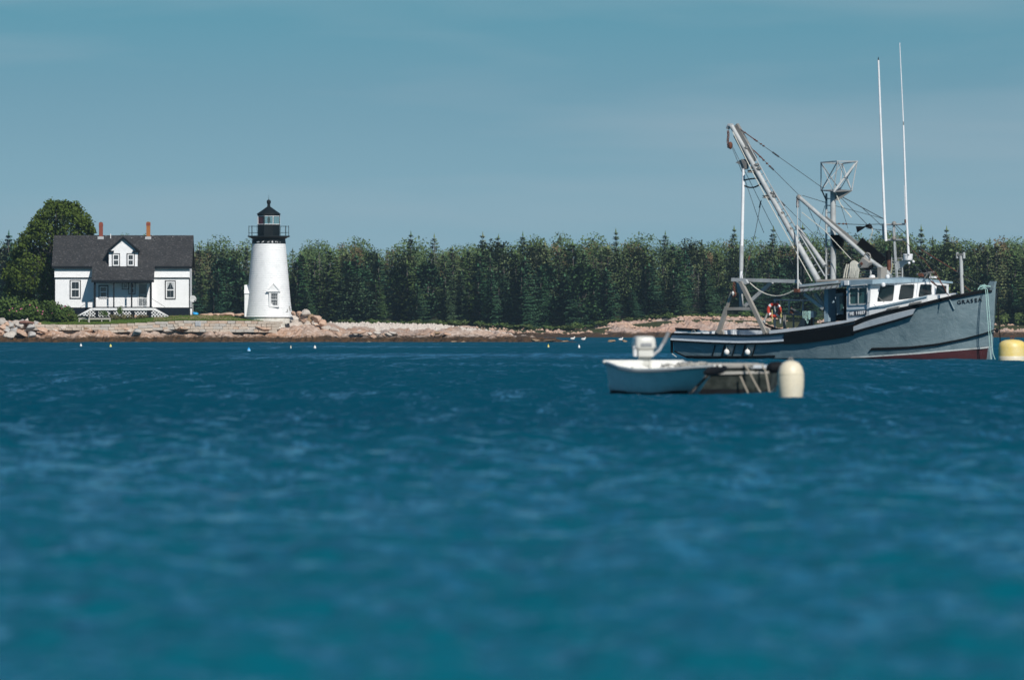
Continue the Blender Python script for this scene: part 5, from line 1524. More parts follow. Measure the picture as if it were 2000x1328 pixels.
# raised name and small fittings
try:
    def letter(ch, p, n, size, mat, parent, up=None, ext=0.01, bold=0.0, name='letter'):
        cu = bpy.data.curves.new(name, 'FONT'); cu.body = ch; cu.size = size; cu.extrude = ext; cu.offset = bold; cu.align_x = 'CENTER'; cu.align_y = 'CENTER'
        cu.materials.append(mat)
        tmpo = bpy.data.objects.new(name, cu); col.objects.link(tmpo); bpy.context.view_layer.update()
        me = bpy.data.meshes.new_from_object(tmpo.evaluated_get(bpy.context.evaluated_depsgraph_get())); bpy.data.objects.remove(tmpo)
        if not me.materials: me.materials.append(mat)
        o = bpy.data.objects.new(name, me); col.objects.link(o); o.parent = parent
        u = Vector(up or (0, 0, 1)); u = (u - n*u.dot(n)).normalized(); r = u.cross(n).normalized()
        o.matrix_local = Matrix(((r.x, u.x, n.x, p.x), (r.y, u.y, n.y, p.y), (r.z, u.z, n.z, p.z), (0, 0, 0, 1)))
        return o
    c = MB()
    for ch, px_ in zip("GRASEA", (1873.5, 1882.0, 1890.5, 1898.5, 1906.3, 1914.0)):
        py_ = 590.6 - (px_-1873.5)*0.128
        p, n = HS(px_, py_, 0.012)
        o = letter(ch, p, n, 0.215, M['letter_dark'], boat, up=(-0.12, 0, 1), bold=0.0)
        o.scale = (1.12, 1, 1)
        r = Vector((o.matrix_local[0][0], o.matrix_local[1][0], o.matrix_local[2][0])).normalized(); u = Vector((o.matrix_local[0][1], o.matrix_local[1][1], o.matrix_local[2][1])).normalized()
except Exception as ex:
    print('letters', ex)
# bow: stem post, line chafe plates, hanging warps
stem = MB().prism([(BL-0.32, -0.07, -0.5), (BL-0.10, -0.07, 2.95), (BL-0.06, -0.06, 3.12), (BL-0.30, -0.06, 3.12), (BL-0.5, -0.07, 2.85), (BL-0.55, -0.07, -0.5)], (0, 0.14, 0)).build('stem_post', M['hull'], boat)
c = MB()
p0, p1 = HS(1854.5, 584, 0.03)[0], HS(1864, 604, 0.03)[0]
c.bar(p0, p1, 0.05, 0.05); c.build('chafe_bar', M['hull'], boat)

# wheelhouse -------------------------------------------------------
HB = 1.95
posts = [  # bottom px, bottom py (meets trunk), top px, Y
    (1697.0, 612.0, 1700.5, -HB), (1749.0, 601, 1753.5, -HB*0.55), (1788.7, 593, 1792.5, 0.0), (1823.5, 584, 1826.0, HB*0.5), (1852.0, 579, 1853.0, HB)]
ROOF_Y = [(1560,560),(1600,556),(1640,553.5),(1700,553.0),(1760,551.5),(1803,550.5),(1830,552),(1855,555.5)]
def wall_panel(pb0, pb1, pt1, pt0, win, mat, parent, name='wall', glass=None, thick=0.06, frame=None):
    """quad wall with a window opening (u0,u1,v0,v1 per corner as 4 uv points) and its glass"""
    pb0, pb1, pt1, pt0 = map(Vector, (pb0, pb1, pt1, pt0))
    n = (pb1-pb0).cross(pt0-pb0).normalized()
    def P(u, v): return (pb0*(1-u) + pb1*u)*(1-v) + (pt0*(1-u) + pt1*u)*v
    outer = [P(0,0), P(1,0), P(1,1), P(0,1)]
    c = MB()
    if win is None:
        c.prism(outer, -n*thick); return c.build(name, mat, parent)
    # rounded-corner opening
    hole = []
    k = 0.14
    m_ = len(win)
    for i in range(m_):
        a = Vector((*win[(i-1) % m_], 0)); b_ = Vector((*win[i], 0)); d = Vector((*win[(i+1) % m_], 0))
        for q in (b_.lerp(a, k), b_.lerp(a, k*0.3).lerp(b_.lerp(d, k*0.3), 0.5), b_.lerp(d, k)): hole.append(P(q.x, q.y))
    # order: win starts bottom-left, goes round anticlockwise like outer
    N = len(hole)
    front = outer + hole; back = [p - n*thick for p in front]
    fs = []
    grp = N//4
    for i in range(4):
        idx = [4 + (i*3 + j) % N for j in range(0, 3)]
        nxt = 4 + ((i+1)*3) % N
        fs.append((i,) + tuple(reversed([idx[0], idx[1], idx[2]])) if False else (i, idx[2], idx[1], idx[0]))
        fs.append((i, (i+1) % 4, nxt, idx[2]))
    K = len(front)
    allf = fs + [tuple(reversed([q+K for q in f])) for f in fs]
    for i in range(4): allf.append((i, i+K, (i+1) % 4 + K, (i+1) % 4))
    for i in range(N): allf.append((4+i, 4+(i+1) % N, 4+(i+1) % N+K, 4+i+K))
    c.add(front + back, allf)
    w = c.build(name, mat, parent)
    g = MB().prism([p - n*0.035 for p in hole], -n*0.01).build('window', glass or M['cabin_glass'], parent)
    return w
def uvwin(pb0, pb1, pt1, pt0, corners):
    """photo corners of a window -> uv on the quad, all at interpolated depth"""
    out = []
    A = [Lpx(p[0], p[1]) for p in (pb0, pb1, pt1, pt0)]
    scr = []
    for p in (pb0, pb1, pt1, pt0):
        px_, wy = Lpx(p[0], p[1]); scr.append(Vector((px_, HY - (p[2]-H)/wy*F)))
    for cx, cy in corners:
        u = v = 0.5
        for _ in range(30):
            q = (scr[0]*(1-u) + scr[1]*u)*(1-v) + (scr[3]*(1-u) + scr[2]*u)*v
            du = ((scr[1]-scr[0])*(1-v) + (scr[2]-scr[3])*v); dv = (scr[3]-scr[0])*(1-u) + (scr[2]-scr[1])*u
            det = du.x*dv.y - du.y*dv.x; e = Vector((cx, cy)) - q
            u += (e.x*dv.y - e.y*dv.x)/det; v += (du.x*e.y - du.y*e.x)/det
        out.append((u, v))
    return out
wins = [[(1712.5,589.5),(1744,588.5),(1747.5,556.5),(1719.5,557.0)], [(1754.2,586.5),(1784,583.0),(1786.8,555.5),(1759.5,556.0)], [(1793.2,580.5),(1819.3,577.3),(1820.5,555.8),(1797.5,555.2)], [(1827.2,575.8),(1848.5,575.0),(1849.6,558.2),(1830.0,556.8)]]
wh = empty('wheelhouse', (0, 0, 0)); wh.parent = boat
P_b = [BP(a, b_, Y) for a, b_, t, Y in posts]
P_t = [BP(t, interp(t, ROOF_Y), Y) for a, b_, t, Y in posts]
for i in range(4):
    uv = uvwin(P_b[i], P_b[i+1], P_t[i+1], P_t[i], wins[i])
    wall_panel(P_b[i], P_b[i+1], P_t[i+1], P_t[i], uv, M['boat_cream'], wh, 'front_wall')
# side wall
S_b0, S_b1 = BP(1653.5, 634, -HB), P_b[0] - Vector((0, 0, 0.25)); S_t0, S_t1 = BP(1653.5, 552.5, -HB), P_t[0]
S_b1 = BP(1697, 626, -HB)
uv = uvwin(S_b0, S_b1, S_t1, S_t0, [(1659,594),(1693,592.5),(1693,562),(1659.5,563.5)])
wall_panel(S_b0, S_b1, S_t1, S_t0, uv, M['boat_white'], wh, 'side_wall', glass=M['cabin_side_glass'])
c = MB()
a, b_, c_, d = BP(1658.5,594.5,-HB-0.05), BP(1694,593.2,-HB-0.05), BP(1694,561.2,-HB-0.05), BP(1659,562.8,-HB-0.05)
for p, q in ((a,b_),(b_,c_),(c_,d),(d,a),((a+b_)/2,(c_+d)/2)): c.bar(p, q, 0.03, 0.035)
c.build('window_frame', M['alu'], wh)
c = MB()
c.tube([BP(1698.5,566.5,-HB-0.10), BP(1700,566,-HB-0.18), BP(1698,592.5,-HB-0.18), BP(1696.5,592,-HB-0.08)], 0.022, 7).build('grab_rail', M['alu'], wh)
# band below windows
c = MB(); c.bar(BP(1654,605,-HB-0.02), BP(1697,603.3,-HB-0.02), 0.03, 0.05); c.bar(BP(1697.3,603.2,-HB-0.03), BP(1720,600.5,-HB+0.05), 0.03, 0.05)
c.build('moulding', M['visor'], wh)
# lower forward side: bright panel that runs from the corner into the trunk
tr_ = [BP(1697.2,626.5,-HB), BP(1697.2,600.5,-HB-0.0), BP(1755,591.5,-1.35), BP(1812,581.5,-0.75), BP(1856,578.2,-0.1), BP(1859,579.5,-0.1), BP(1800,594,-1.1), BP(1740,606,-1.65), BP(1705,618,-1.9)]
def fan(name, pts, t, mat, parent): 
    return MB().prism([tuple(p) for p in pts], t).build(name, mat, parent)
fan('trunk_side', [BP(1697.3,628,-HB-0.01), BP(1707,619,-1.97), BP(1730,610.5,-1.9), BP(1730,596.5,-1.9), BP(1697.3,602,-HB-0.01)], (0, 0.06, 0), M['boat_cream'], wh)
fan('trunk_side', [BP(1730,610.5,-1.9), BP(1788,598.5,-1.62), BP(1812,592.0,-1.42), BP(1812,578.5,-1.42), BP(1788,583.8,-1.62), BP(1730,596.5,-1.9)], (0, 0.06, 0), M['boat_cream'], wh)
fan('trunk_side', [BP(1812,592.0,-1.42), BP(1858,581.5,-0.95), BP(1856,577.3,-0.95), BP(1812,578.5,-1.42)], (0, 0.06, 0), M['boat_cream'], wh)
fan('trunk_top', [BP(1697.3,602,-HB), BP(1730,596.5,-1.9), BP(1788,583.8,-1.62), BP(1812,578.5,-1.42), BP(1856,577.3,-0.95), BP(1870,574,0.6), BP(1852,578.5,HB), BP(1823.5,584,HB*0.5), BP(1788.7,590,0), BP(1749,600,-HB*0.55)], (0, 0, 0.04), M['boat_cream'], wh)
c = MB()
for a, b_ in (((1698,601.6,-2.0),(1730,596.2,-1.96)),((1730,596.2,-1.96),(1788,583.6,-1.68)),((1788,583.6,-1.68),(1811,578.4,-1.48))): c.bar(BP(*a), BP(*b_), 0.03, 0.05)
c.build('trunk_moulding', M['visor'], wh)
for a, b_, ya, yb, Y in ((1731, 1755, 604.8, 600.3, -1.90), (1775, 1798, 594.8, 590.4, -1.72)):
    v_ = MB().prism([BP(a, ya+1.8, Y), BP(b_, yb+1.8, Y), BP(b_+1, yb-2.4, Y), BP(a+1, ya-2.4, Y)], (0, 0.05, 0)).build('vent_grille', M['gal_tan'], wh)
    s_ = MB()
    for k in range(4):
        s_.bar(BP(a+1, ya+1.2-k*0.9, Y-0.02), BP(b_, yb+1.2-k*0.9, Y-0.02), 0.012, 0.02)
    s_.build('louvre', M['alu_dark'], v_)
# wipers
MB().tube([BP(1715,580,-HB-0.03), BP(1727.5,591.5,-1.75)], 0.015, 5).build('wiper', M['alu_dark'], wh)
# roof slab with overhanging blue-grey visor
rp = [(1642,548.2,-HB-0.12),(1704,546.6,-HB-0.15),(1728,545.6,-1.7),(1756,544.8,-1.1),(1795,544.6,0.05),(1828,546.6,HB*0.55),(1861,550.2,HB+0.2),(1800,543.5,HB+0.2),(1745,542.5,HB+0.2)]
top = [BP(*p) for p in rp]; 
th_ = [0.20,0.17,0.17,0.16,0.14,0.12,0.07,0.07,0.1]
vs = [p for p in top] + [p - Vector((0,0,t)) for p, t in zip(top, th_)]; N = len(top)
mid_t = sum(top, Vector())/N + Vector((0,0,0.10))
vs.append(mid_t)
fs = [(i, (i+1) % N, 2*N) for i in range(N)] + [tuple(range(2*N-1, N-1, -1))] + [(i, i+N, (i+1) % N + N, (i+1) % N) for i in range(N)]
MB().add(vs, fs).build('roof', M['visor'], wh)
# port and aft walls with dark windows, inside the shade
fan('port_wall', [BP(1650,640,0)*0 + Vector((P_b[0].x-2.0, HB, 0.9)), Vector((P_t[4].x, HB, 0.9)), Vector((P_t[4].x, HB, P_t[4].z)), Vector((P_b[0].x-2.0, HB, P_t[4].z))], (0, -0.05, 0), M['boat_white'], wh)
ax = BP(1619, 600, -HB).x
fan('aft_post', [BP(1609.5,631,-HB+0.5), BP(1617.5,630,-HB+0.5), BP(1617.5,562,-HB+0.5), BP(1609.5,563,-HB+0.5)], (0, 0.5, 0), M['visor'], wh)
fan('bulkhead', [Vector((ax+1.4, -0.9, 0.8)), Vector((ax+1.4, HB, 0.8)), Vector((ax+1.4, HB, 3.0)), Vector((ax+1.4, -0.9, 3.0))], (0.05, 0, 0), M['alu_dark'], wh)
fan('inner_wall', [BP(1617.5,628,0.2), BP(1655,626,0.2), BP(1655,563,0.2), BP(1617.5,565,0.2)], (0, 0.05, 0), M['trim'], wh)
MB().prism([BP(1634,615,0.12), BP(1646.5,614,0.12), BP(1646.5,572,0.12), BP(1632.5,573,0.12)], (0, 0.04, 0)).build('door', M['visor'], wh)
MB().prism([BP(1640,608,0.05), BP(1645.5,607.5,0.05), BP(1645.5,578,0.05), BP(1640,578.5,0.05)], (0, 0.04, 0)).build('door_window', M['cabin_side_glass'], wh)
fan('sill', [BP(1604,634,-HB-0.02), BP(1654,631,-HB-0.02), BP(1654,626.5,-HB-0.02), BP(1604,629.5,-HB-0.02)], (0, 0.2, 0), M['black'], wh)
# overhead shelter (trawl deck roof) aft of the house
for (a, ya, b_, yb, h, mat, nm) in ((1560,559.0,1634,551.5,5.5,'visor','shelter_beam'),(1556,568.0,1648,558.0,5.2,'alu','shelter_roof')):
    y0 = -HB+0.1 if nm == 'shelter_beam' else -HB-0.05
    p = [BP(a, ya+h/2, y0), BP(b_, yb+h/2, y0), BP(b_, yb-h/2, y0), BP(a, ya-h/2, y0)]
    MB().prism([tuple(q) for q in p], (0, 0.12, 0)).build(nm, M[mat], wh)
q = [BP(1560,561,-HB), BP(1648,552,-HB), BP(1648,551.5,1.6), BP(1600,555,1.6)]
fan('shelter_top', q, (0, 0, 0.05), M['alu'], wh)
c = MB()
for k in range(8):
    a = 1566 + k*11; yy = interp(a, [(1556,571.5),(1648,561.5)])
    MB().bar(BP(a, yy-0.5, -HB-0.10), BP(a+5, yy-7.0, -HB-0.10), 0.03, 0.03).build('gusset', M['alu_dark'], wh)
# number board, lamps, mirror bar
nbd = MB().prism([BP(1658.5,617.5,-HB-0.05), BP(1691.5,614.3,-HB-0.05), BP(1691.5,605.7,-HB-0.05), BP(1658.5,608.8,-HB-0.05)], (0, 0.03, 0)).build('number_board', M['plate_navy'], wh)
for k, ch in enumerate("ME 11037"):
    if ch == ' ': continue
    px_ = 1661.6 + k*3.75 + (0.6 if k < 2 else 0); py_ = 613.0 - (px_-1661)*0.085
    p = BP(px_, py_, -HB-0.06)
    o = letter(ch, p, Vector((0, -1, 0)), 0.18, M['letter_white'], nbd, up=(-0.10, 0, 1), ext=0.006, bold=0.008, name='digit' if ch.isdigit() else 'letter')
MB().box(-0.10, 0.10, -0.08, 0.08, -0.08, 0.10).build('floodlight', M['boat_cream'], wh, loc=BP(1655, 553, -HB-0.1))
for a, b_ in ((1725, 556), (1733.5, 540.5)):
    l = MB().lathe([(0.0, -0.09), (0.07, -0.07), (0.095, 0.0), (0.07, 0.07), (0.0, 0.09)], n=10).build('deck_light', M['frame'], wh, loc=BP(a, b_, -1.75 if b_ > 550 else -1.2))
c = MB().tube([BP(1662,559,-HB-0.2), BP(1693,556,-HB-0.2)], 0.03, 7)
for a in (1665, 1675, 1688): c.tube([BP(a,559,-HB-0.2), BP(a,555.5,-HB)], 0.02, 5)
c.build('awning_rail', M['alu'], wh)

# roof gear ---------------------------------------------------------
c = MB().tube([BP(1597,549.5,-1.6), BP(1714,545.0,-1.35)], 0.065, 10).build('derrick_pipe', M['gal_tan'], boat)
MB().tube([BP(1737,543,0.3), BP(1736,505,0.3)], 0.085, 12).build('exhaust_stack', M['rust'], boat)
MB().lathe([(0.11,-0.12),(0.115,0.1),(0.02,0.16),(0.0,0.16)], n=12).build('stack_cap', M['black'], boat, loc=BP(1735, 496, 0.3))
MB().tube([BP(1736,508,0.3), BP(1735,493,0.3)], 0.10, 12).build('stack_top', M['black'], boat)
# antenna mast with cross arms
AY = 0.2
MB().tube([BP(1752,545,AY), BP(1748.5,500,AY), BP(1745.5,435,AY)], 0.055, 9).build('antenna_mast', M['alu'], boat)
for y_, a, b_ in ((438,1725,1768),(469,1730,1772)):
    MB().tube([BP(a, y_ + (1.0 if y_ < 450 else 0), AY), BP(b_, y_ - (0 if y_ < 450 else 0.3), AY)], 0.04, 8).build('cross_arm', M['alu'], boat)
for y_ in (437, 466): MB().sphere(BP(1746.3, y_, AY-0.05), 0.10, 10, 7).build('clamp', M['alu_dark'], boat)
MB().tube([BP(1725.0,438,AY+0.05), BP(1725.8,468,AY+0.05)], 0.05, 8).build('aerial_stub', M['alu'], boat)
w1 = MB().tube([BP(1730.3,471,AY-0.1), BP(1728,430,AY-0.1)], 0.060, 8, 0.055).tube([BP(1728,432,AY-0.1), BP(1722,290,AY-0.1), BP(1715.6,118,AY-0.1)], 0.052, 8, 0.036)
w1 = w1.build('whip_antenna', M['fibreglass'], boat); w1['label'] = 'left, thicker white whip antenna'
MB().tube([BP(1715.6,118,AY-0.1), BP(1715.4,112,AY-0.1)], 0.03, 7, 0.012).build('tip', M['black'], w1)
w2 = MB().tube([BP(1774.5,497,AY-0.15), BP(1771,432,AY-0.15)], 0.050, 8, 0.044).tube([BP(1771,432,AY-0.15), BP(1764.5,245,AY-0.15)], 0.044, 8, 0.032).tube([BP(1764.3,238,AY-0.15), BP(1757.2,84,AY-0.15)], 0.024, 7, 0.014)
w2 = w2.build('whip_antenna', M['fibreglass'], boat); w2['label'] = 'right, thinner and taller white whip antenna'
MB().tube([BP(1764.5,246,AY-0.15), BP(1764.3,238,AY-0.15)], 0.020, 7).build('ferrule', M['alu_dark'], w2)
MB().tube([BP(1769,429,AY-0.15), BP(1769.4,436,AY-0.15)], 0.062, 8).build('bracket', M['rust'], w2)
MB().tube([BP(1768.8,432,AY), BP(1766,362,AY)], 0.014, 6, 0.008).build('thin_aerial', M['fibreglass'], boat)
# radar drum on its arm
rd = MB().lathe([(0.17,-0.12),(0.185,-0.10),(0.185,0.06),(0.20,0.07),(0.20,0.12),(0.15,0.135),(0.0,0.14)], n=22).build('radar_drum', M['fibreglass'], boat, loc=BP(1773.5, 502.5, AY))
MB().prism([BP(1753,528,AY), BP(1750.5,512,AY), BP(1765,508,AY), BP(1779,509.5,AY), BP(1765,517,AY)], (0, 0.08, 0)).build('radar_bracket', M['alu'], boat)
for a, b_ in ((1775.5,514),(1784,511)): MB().sphere(BP(a, b_, AY-0.1), 0.055, 8, 6).build('horn_lamp', M['frame'], boat)
# pipe ladder rack behind the mast
for side_x in (1741.5, 1762.5):
    MB().tube([BP(side_x, 543, 1.0), BP(side_x, 502 if side_x < 1750 else 507, 1.0)], 0.026, 6).build('rack_post', M['alu'], boat)
for k in range(7):
    y_ = 504.5 + k*5.8; MB().tube([BP(1733, y_, 1.0), BP(1763, y_+0.6, 1.0)], 0.018, 5).build('rack_rung', M['alu'], boat)
for k in range(5):
    y_ = 518 + k*5.5; MB().tube([BP(1680, y_, 1.0), BP(1716, y_-0.5, 1.0)], 0.016, 5).build('rack_rung', M['alu'], boat)
MB().tube([BP(1701,545,0.9), BP(1700.5,518,0.9)], 0.05, 8).build('rack_post', M['alu'], boat)
# small second boom with black board and winch
b2 = MB().tube([BP(1735,533.5,-0.4), BP(1700,508.5,-0.5), BP(1561.5,386.0,-0.9)], 0.085, 12).build('light_boom', M['alu'], boat)
MB().sphere(BP(1560.5, 386, -0.9), 0.12, 10, 7).build('boom_head', M['alu_dark'], b2)
MB().tube([BP(1738,540,-0.4), BP(1723,526,-0.4)], 0.12, 8).build('boom_heel', M['alu'], b2)
MB().bar(BP(1612,425.5,-0.72), BP(1674,477,-0.5), 0.08, 0.16).build('boom_plate', M['alu_dark'], b2)
MB().prism([BP(1673.5,478,-0.35), BP(1683,464.5,-0.35), BP(1729.5,504,-0.35), BP(1720.5,517.5,-0.35)], (0, 0.06, 0)).build('black_board', M['black'], boat)
wm = MB().prism([BP(1677.5,513,-0.8), BP(1684,503,-0.8), BP(1697,513,-0.8), BP(1691,523,-0.8), BP(1682,523,-0.8)], (0, 0.35, 0)).build('hauler_motor', M['gal_tan'], boat)
MB().prism([BP(1679.5,515,-0.83), BP(1681.5,511.5,-0.83), BP(1685,515,-0.83), BP(1682.5,518.5,-0.83)], (0, 0.03, 0)).build('rust_plate', M['rust'], wm)
MB().torus(BP(1694,502,-0.6), 0.16, 0.03, 'Y', 14, 6).build('hoop', M['gal_tan'], wm)
MB().sphere(BP(1695,519,-0.5), 0.24, 12, 8, 1, 1, 0.8).build('drum', M['black'], wm)
MB().box(-0.09, 0.09, -0.2, 0.2, 0, 0.5).build('winch_post', M['gal_tan'], boat, loc=BP(1723, 546, -0.9))
MB().lathe([(0.0,0.16),(0.10,0.14),(0.155,0.05),(0.165,0.0)], n=14).build('dome_cap', M['frame'], boat, loc=BP(1704, 544.5, -1.0))
# tattered black flag and rags
fl = MB(); pts = [(1671.5,442.5),(1674.0,454.8),(1686,446.5),(1690.5,443.0),(1701,447),(1705,445.5),(1702.5,440.5),(1699,436.5),(1692.5,440),(1688,442.8),(1680,442)]
rv = [BP(a, b_, 0.15*math.sin(a*0.3)) for a, b_ in pts]
cen = BP(1688.5, 443.5, 0.1)
fl.add(rv + [cen], [(i, (i+1) % len(rv), len(rv)) for i in range(len(rv))])
fo = fl.build('tattered_flag', M['black'], boat, fix=False)
md = fo.modifiers.new('t', 'SOLIDIFY'); md.thickness = 0.012
MB().tube([BP(1703,446,0.1), BP(1704.5,452,0.1), BP(1700,465,0.1), BP(1697,474,0.1)], 0.018, 6, 0.01).build('rag', M['rope_pale'], boat)
# roof-front anchor gear
c = MB().tube([BP(1790,536,0.2), BP(1824,531.5,0.2)], 0.04, 7).tube([BP(1795,544,0.2), BP(1796,536,0.2)], 0.03, 6).tube([BP(1806,543,0.2), BP(1813,533,0.2)], 0.03, 6).tube([BP(1818,544,0.2), BP(1817,533,0.2)], 0.03, 6)
c = c.build('searchlight_rack', M['alu_dark'], boat)
MB().sphere(BP(1810,530,0.3), 0.16, 12, 7, 1.3, 1, 0.7).build('black_hood', M['black'], boat)
for a in (1797, 1801): MB().box(-0.05, 0.05, -0.05, 0.05, -0.07, 0.07).build('rusty_shackle', M['rust'], boat, loc=BP(a, 537, 0.15))
MB().box(-0.13, 0.13, -0.1, 0.1, -0.03, 0.05).build('small_light', M['frame'], boat, loc=BP(1823, 542, 0.2))
# bow post and bitts
MB().tube([BP(1879.3,575,0.2), BP(1876.8,500,0.2)], 0.075, 10).build('bow_post', M['alu'], boat)
MB().bar(BP(1868.5,498.0,0.2), BP(1883.5,497.0,0.2), 0.10, 0.09).build('post_crosshead', M['alu_dark'], boat)
for a in (1869.5, 1882.5): MB().tube([BP(a,493,0.2), BP(a+0.3,505,0.2)], 0.055, 8).build('post_roller', M['alu'], boat)

# mast with cage --------------------------------------------------
MY = -0.35
MB().tube([BP(1627.5,547,MY), BP(1627.0,372,MY)], 0.115, 16).build('mast', M['alu'], boat)
MB().tube([BP(1613.5,547,MY), BP(1614.0,378,MY)], 0.045, 8).build('ladder_rail', M['alu'], boat)
for k in range(12):
    y_ = 388 + k*13.5; MB().tube([BP(1613.7, y_, MY), BP(1622.5, y_+0.3, MY)], 0.022, 5).build('ladder_rung', M['alu'], boat)
MB().prism([BP(1624,472.5,MY-0.1), BP(1646,458.5,MY-0.05), BP(1637,487,MY), BP(1630,486,MY)], (0, 0.25, 0)).build('mast_gusset', M['black'], boat)
MB().prism([BP(1622,459,MY-0.15), BP(1646,458.5,MY-0.05), BP(1644,472,MY-0.05), BP(1632,486,MY-0.1), BP(1626,478,MY-0.15)], (0, 0.12, 0)).build('mast_gusset', M['black'], boat)
def CP(px, py, Y): return BP(px, py, Y)
A, B_, C_, D_ = CP(1603.5,373.0,-0.55), CP(1628,375.5,-1.0), CP(1663.5,373.5,0.35), CP(1640,371.5,0.7)
MB().prism([A, B_, C_, D_], (0, 0, 0.035)).build('crows_nest_floor', M['alu_dark'], boat)
MB().prism([CP(1633,373.5,-0.4), CP(1663,373.5,0.3), CP(1636,392,-0.3), CP(1631,391,-0.35)], (0, 0.03, 0)).build('nest_bracket', M['alu_dark'], boat)
T = [CP(1603.5,318.0,-0.75), CP(1636.0,315.2,-1.15), CP(1674.0,315.5,0.5), CP(1645.0,320.0,0.9)]
Bm = [A, B_, C_, D_]
cage = []
for i in range(4):
    MB().bar(T[i], T[(i+1)%4], 0.06, 0.05).build('nest_rail', M['alu'], boat)
    MB().tube([Bm[i], T[i]], 0.024, 7).build('nest_post', M['alu'], boat)
    MB().tube([Bm[i], T[(i+1)%4]], 0.024 if i != 1 else 0.05, 7).build('nest_brace', M['alu'], boat)
    MB().tube([Bm[(i+1)%4], T[i]], 0.017, 6).build('nest_brace', M['alu'], boat)

# main boom: two pipes and a ladder -------------------------------
GY0, GY1 = -0.9, -1.2
def gal(t, off=0.0, dy=0.0):     # t=0 head, 1 heel
    px_ = 1429.5 + (1601-1429.5)*t; py_ = 247 + (553-247)*t
    n = Vector((306, -171.5)).normalized()
    return BP(px_ + n.x*off, py_ + n.y*off, GY0 + (GY1-GY0)*t + dy)
mbm = MB().tube([gal(0.0), gal(0.35), gal(0.7), gal(0.985)], 0.095, 14, 0.125).build('main_boom', M['alu'], boat)
MB().tube([gal(0.0, 0), BP(1424,246,GY0), BP(1421,252,GY0)], 0.12, 10, 0.08).build('boom_crown', M['alu'], mbm)
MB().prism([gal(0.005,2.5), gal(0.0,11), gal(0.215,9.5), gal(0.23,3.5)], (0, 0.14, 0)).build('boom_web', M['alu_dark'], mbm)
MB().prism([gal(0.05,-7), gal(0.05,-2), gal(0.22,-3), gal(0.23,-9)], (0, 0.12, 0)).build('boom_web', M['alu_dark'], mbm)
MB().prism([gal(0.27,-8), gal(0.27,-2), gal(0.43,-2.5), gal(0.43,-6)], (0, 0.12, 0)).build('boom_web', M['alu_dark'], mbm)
MB().tube([gal(0.66,15.5,0.6), gal(0.93,25.0,0.6)], 0.07, 10, 0.10).build('second_pipe', M['alu'], mbm)
MB().tube([gal(0.42,9.5), gal(0.98,15.5)], 0.028, 6).build('ladder_rail', M['alu'], mbm)
MB().tube([gal(0.13,10.5), gal(0.42,9.5)], 0.022, 6).build('ladder_rail', M['alu'], mbm)
for k in range(16):
    t = 0.27 + 0.045*k; MB().tube([gal(t,1), gal(t,9.5 + 6*max(0, t-0.42))], 0.020, 5).build('ladder_rung', M['alu'], mbm)
for t, w in ((0.145,8),(0.255,10),(0.28,11),(0.435,9),(0.455,9),(0.56,6),(0.66,6),(0.75,6)):
    MB().bar(gal(t,-w*0.7), gal(t,w*0.8), 0.16, 0.10).build('boom_collar', M['alu_dark'], mbm)
for t, o_ in ((0.27,-11),(0.435,-9)):
    MB().lathe([(0.05,-0.06),(0.17,-0.05),(0.10,0.0),(0.17,0.05),(0.05,0.06)], n=12).build('sheave', M['alu_dark'], mbm, loc=gal(t, o_, -0.1))
MB().prism([BP(1436.5,318,GY0-0.1), BP(1449,311,GY0-0.1), BP(1457,318,GY0-0.1), BP(1456,330,GY0-0.1), BP(1449,332,GY0-0.1), BP(1446,322,GY0-0.1)], (0, 0.2, 0)).build('knuckle', M['alu_dark'], mbm)
MB().tube([gal(0.03,-4,-0.2), gal(0.30,-9,-0.2), gal(0.6,-10,-0.2), gal(0.97,-11,-0.2)], 0.018, 5).build('runner', M['rope_pale'], mbm)
c = MB()
for k in range(9):
    c.torus(BP(1422 + 0.5*math.sin(k), 258 + k*3.6, GY0-0.1), 0.05, 0.02, 'Y' if k % 2 else 'X', 8, 5)
c.build('hanging_chain', M['rust'], mbm)
MB().sphere(BP(1426.5, 284.5, GY0-0.1), 0.12, 10, 7, 0.8, 0.8, 1.3).build('tackle_block', M['rust'], mbm)
MB().lathe([(0.16,-0.08),(0.20,0.0),(0.16,0.08)], n=10).build('heel_bracket', M['alu'], mbm, loc=BP(1603, 550, GY1))
# stern pole
sp_ = MB().tube([BP(1447.5,548,GY0-0.2), BP(1447.8,528,GY0-0.2), BP(1452.2,330,GY0-0.1)], 0.078, 12, 0.062).build('stern_pole', M['fibreglass'], boat); sp_['label'] = 'pale upright pole carrying the boom'
MB().tube([BP(1447.5,529,GY0-0.2), BP(1448.6,480,GY0-0.2)], 0.088, 12).build('sleeve', M['alu'], sp_)
def catenary(p0, p1, sag, n=10):
    p0, p1 = Vector(p0), Vector(p1)
    return [p0.lerp(p1, i/n) - Vector((0, 0, 4*sag*(i/n)*(1-i/n))) for i in range(n+1)]
for (a, b_, s) in (((1451,353),(1478,349),-0.02),((1451,361),(1486,359),0.14)):
    MB().tube(catenary(BP(a[0],a[1],GY0-0.1), BP(b_[0],b_[1],GY0-0.1), s), 0.032, 6).build('hose_loop', M['black'], boat)

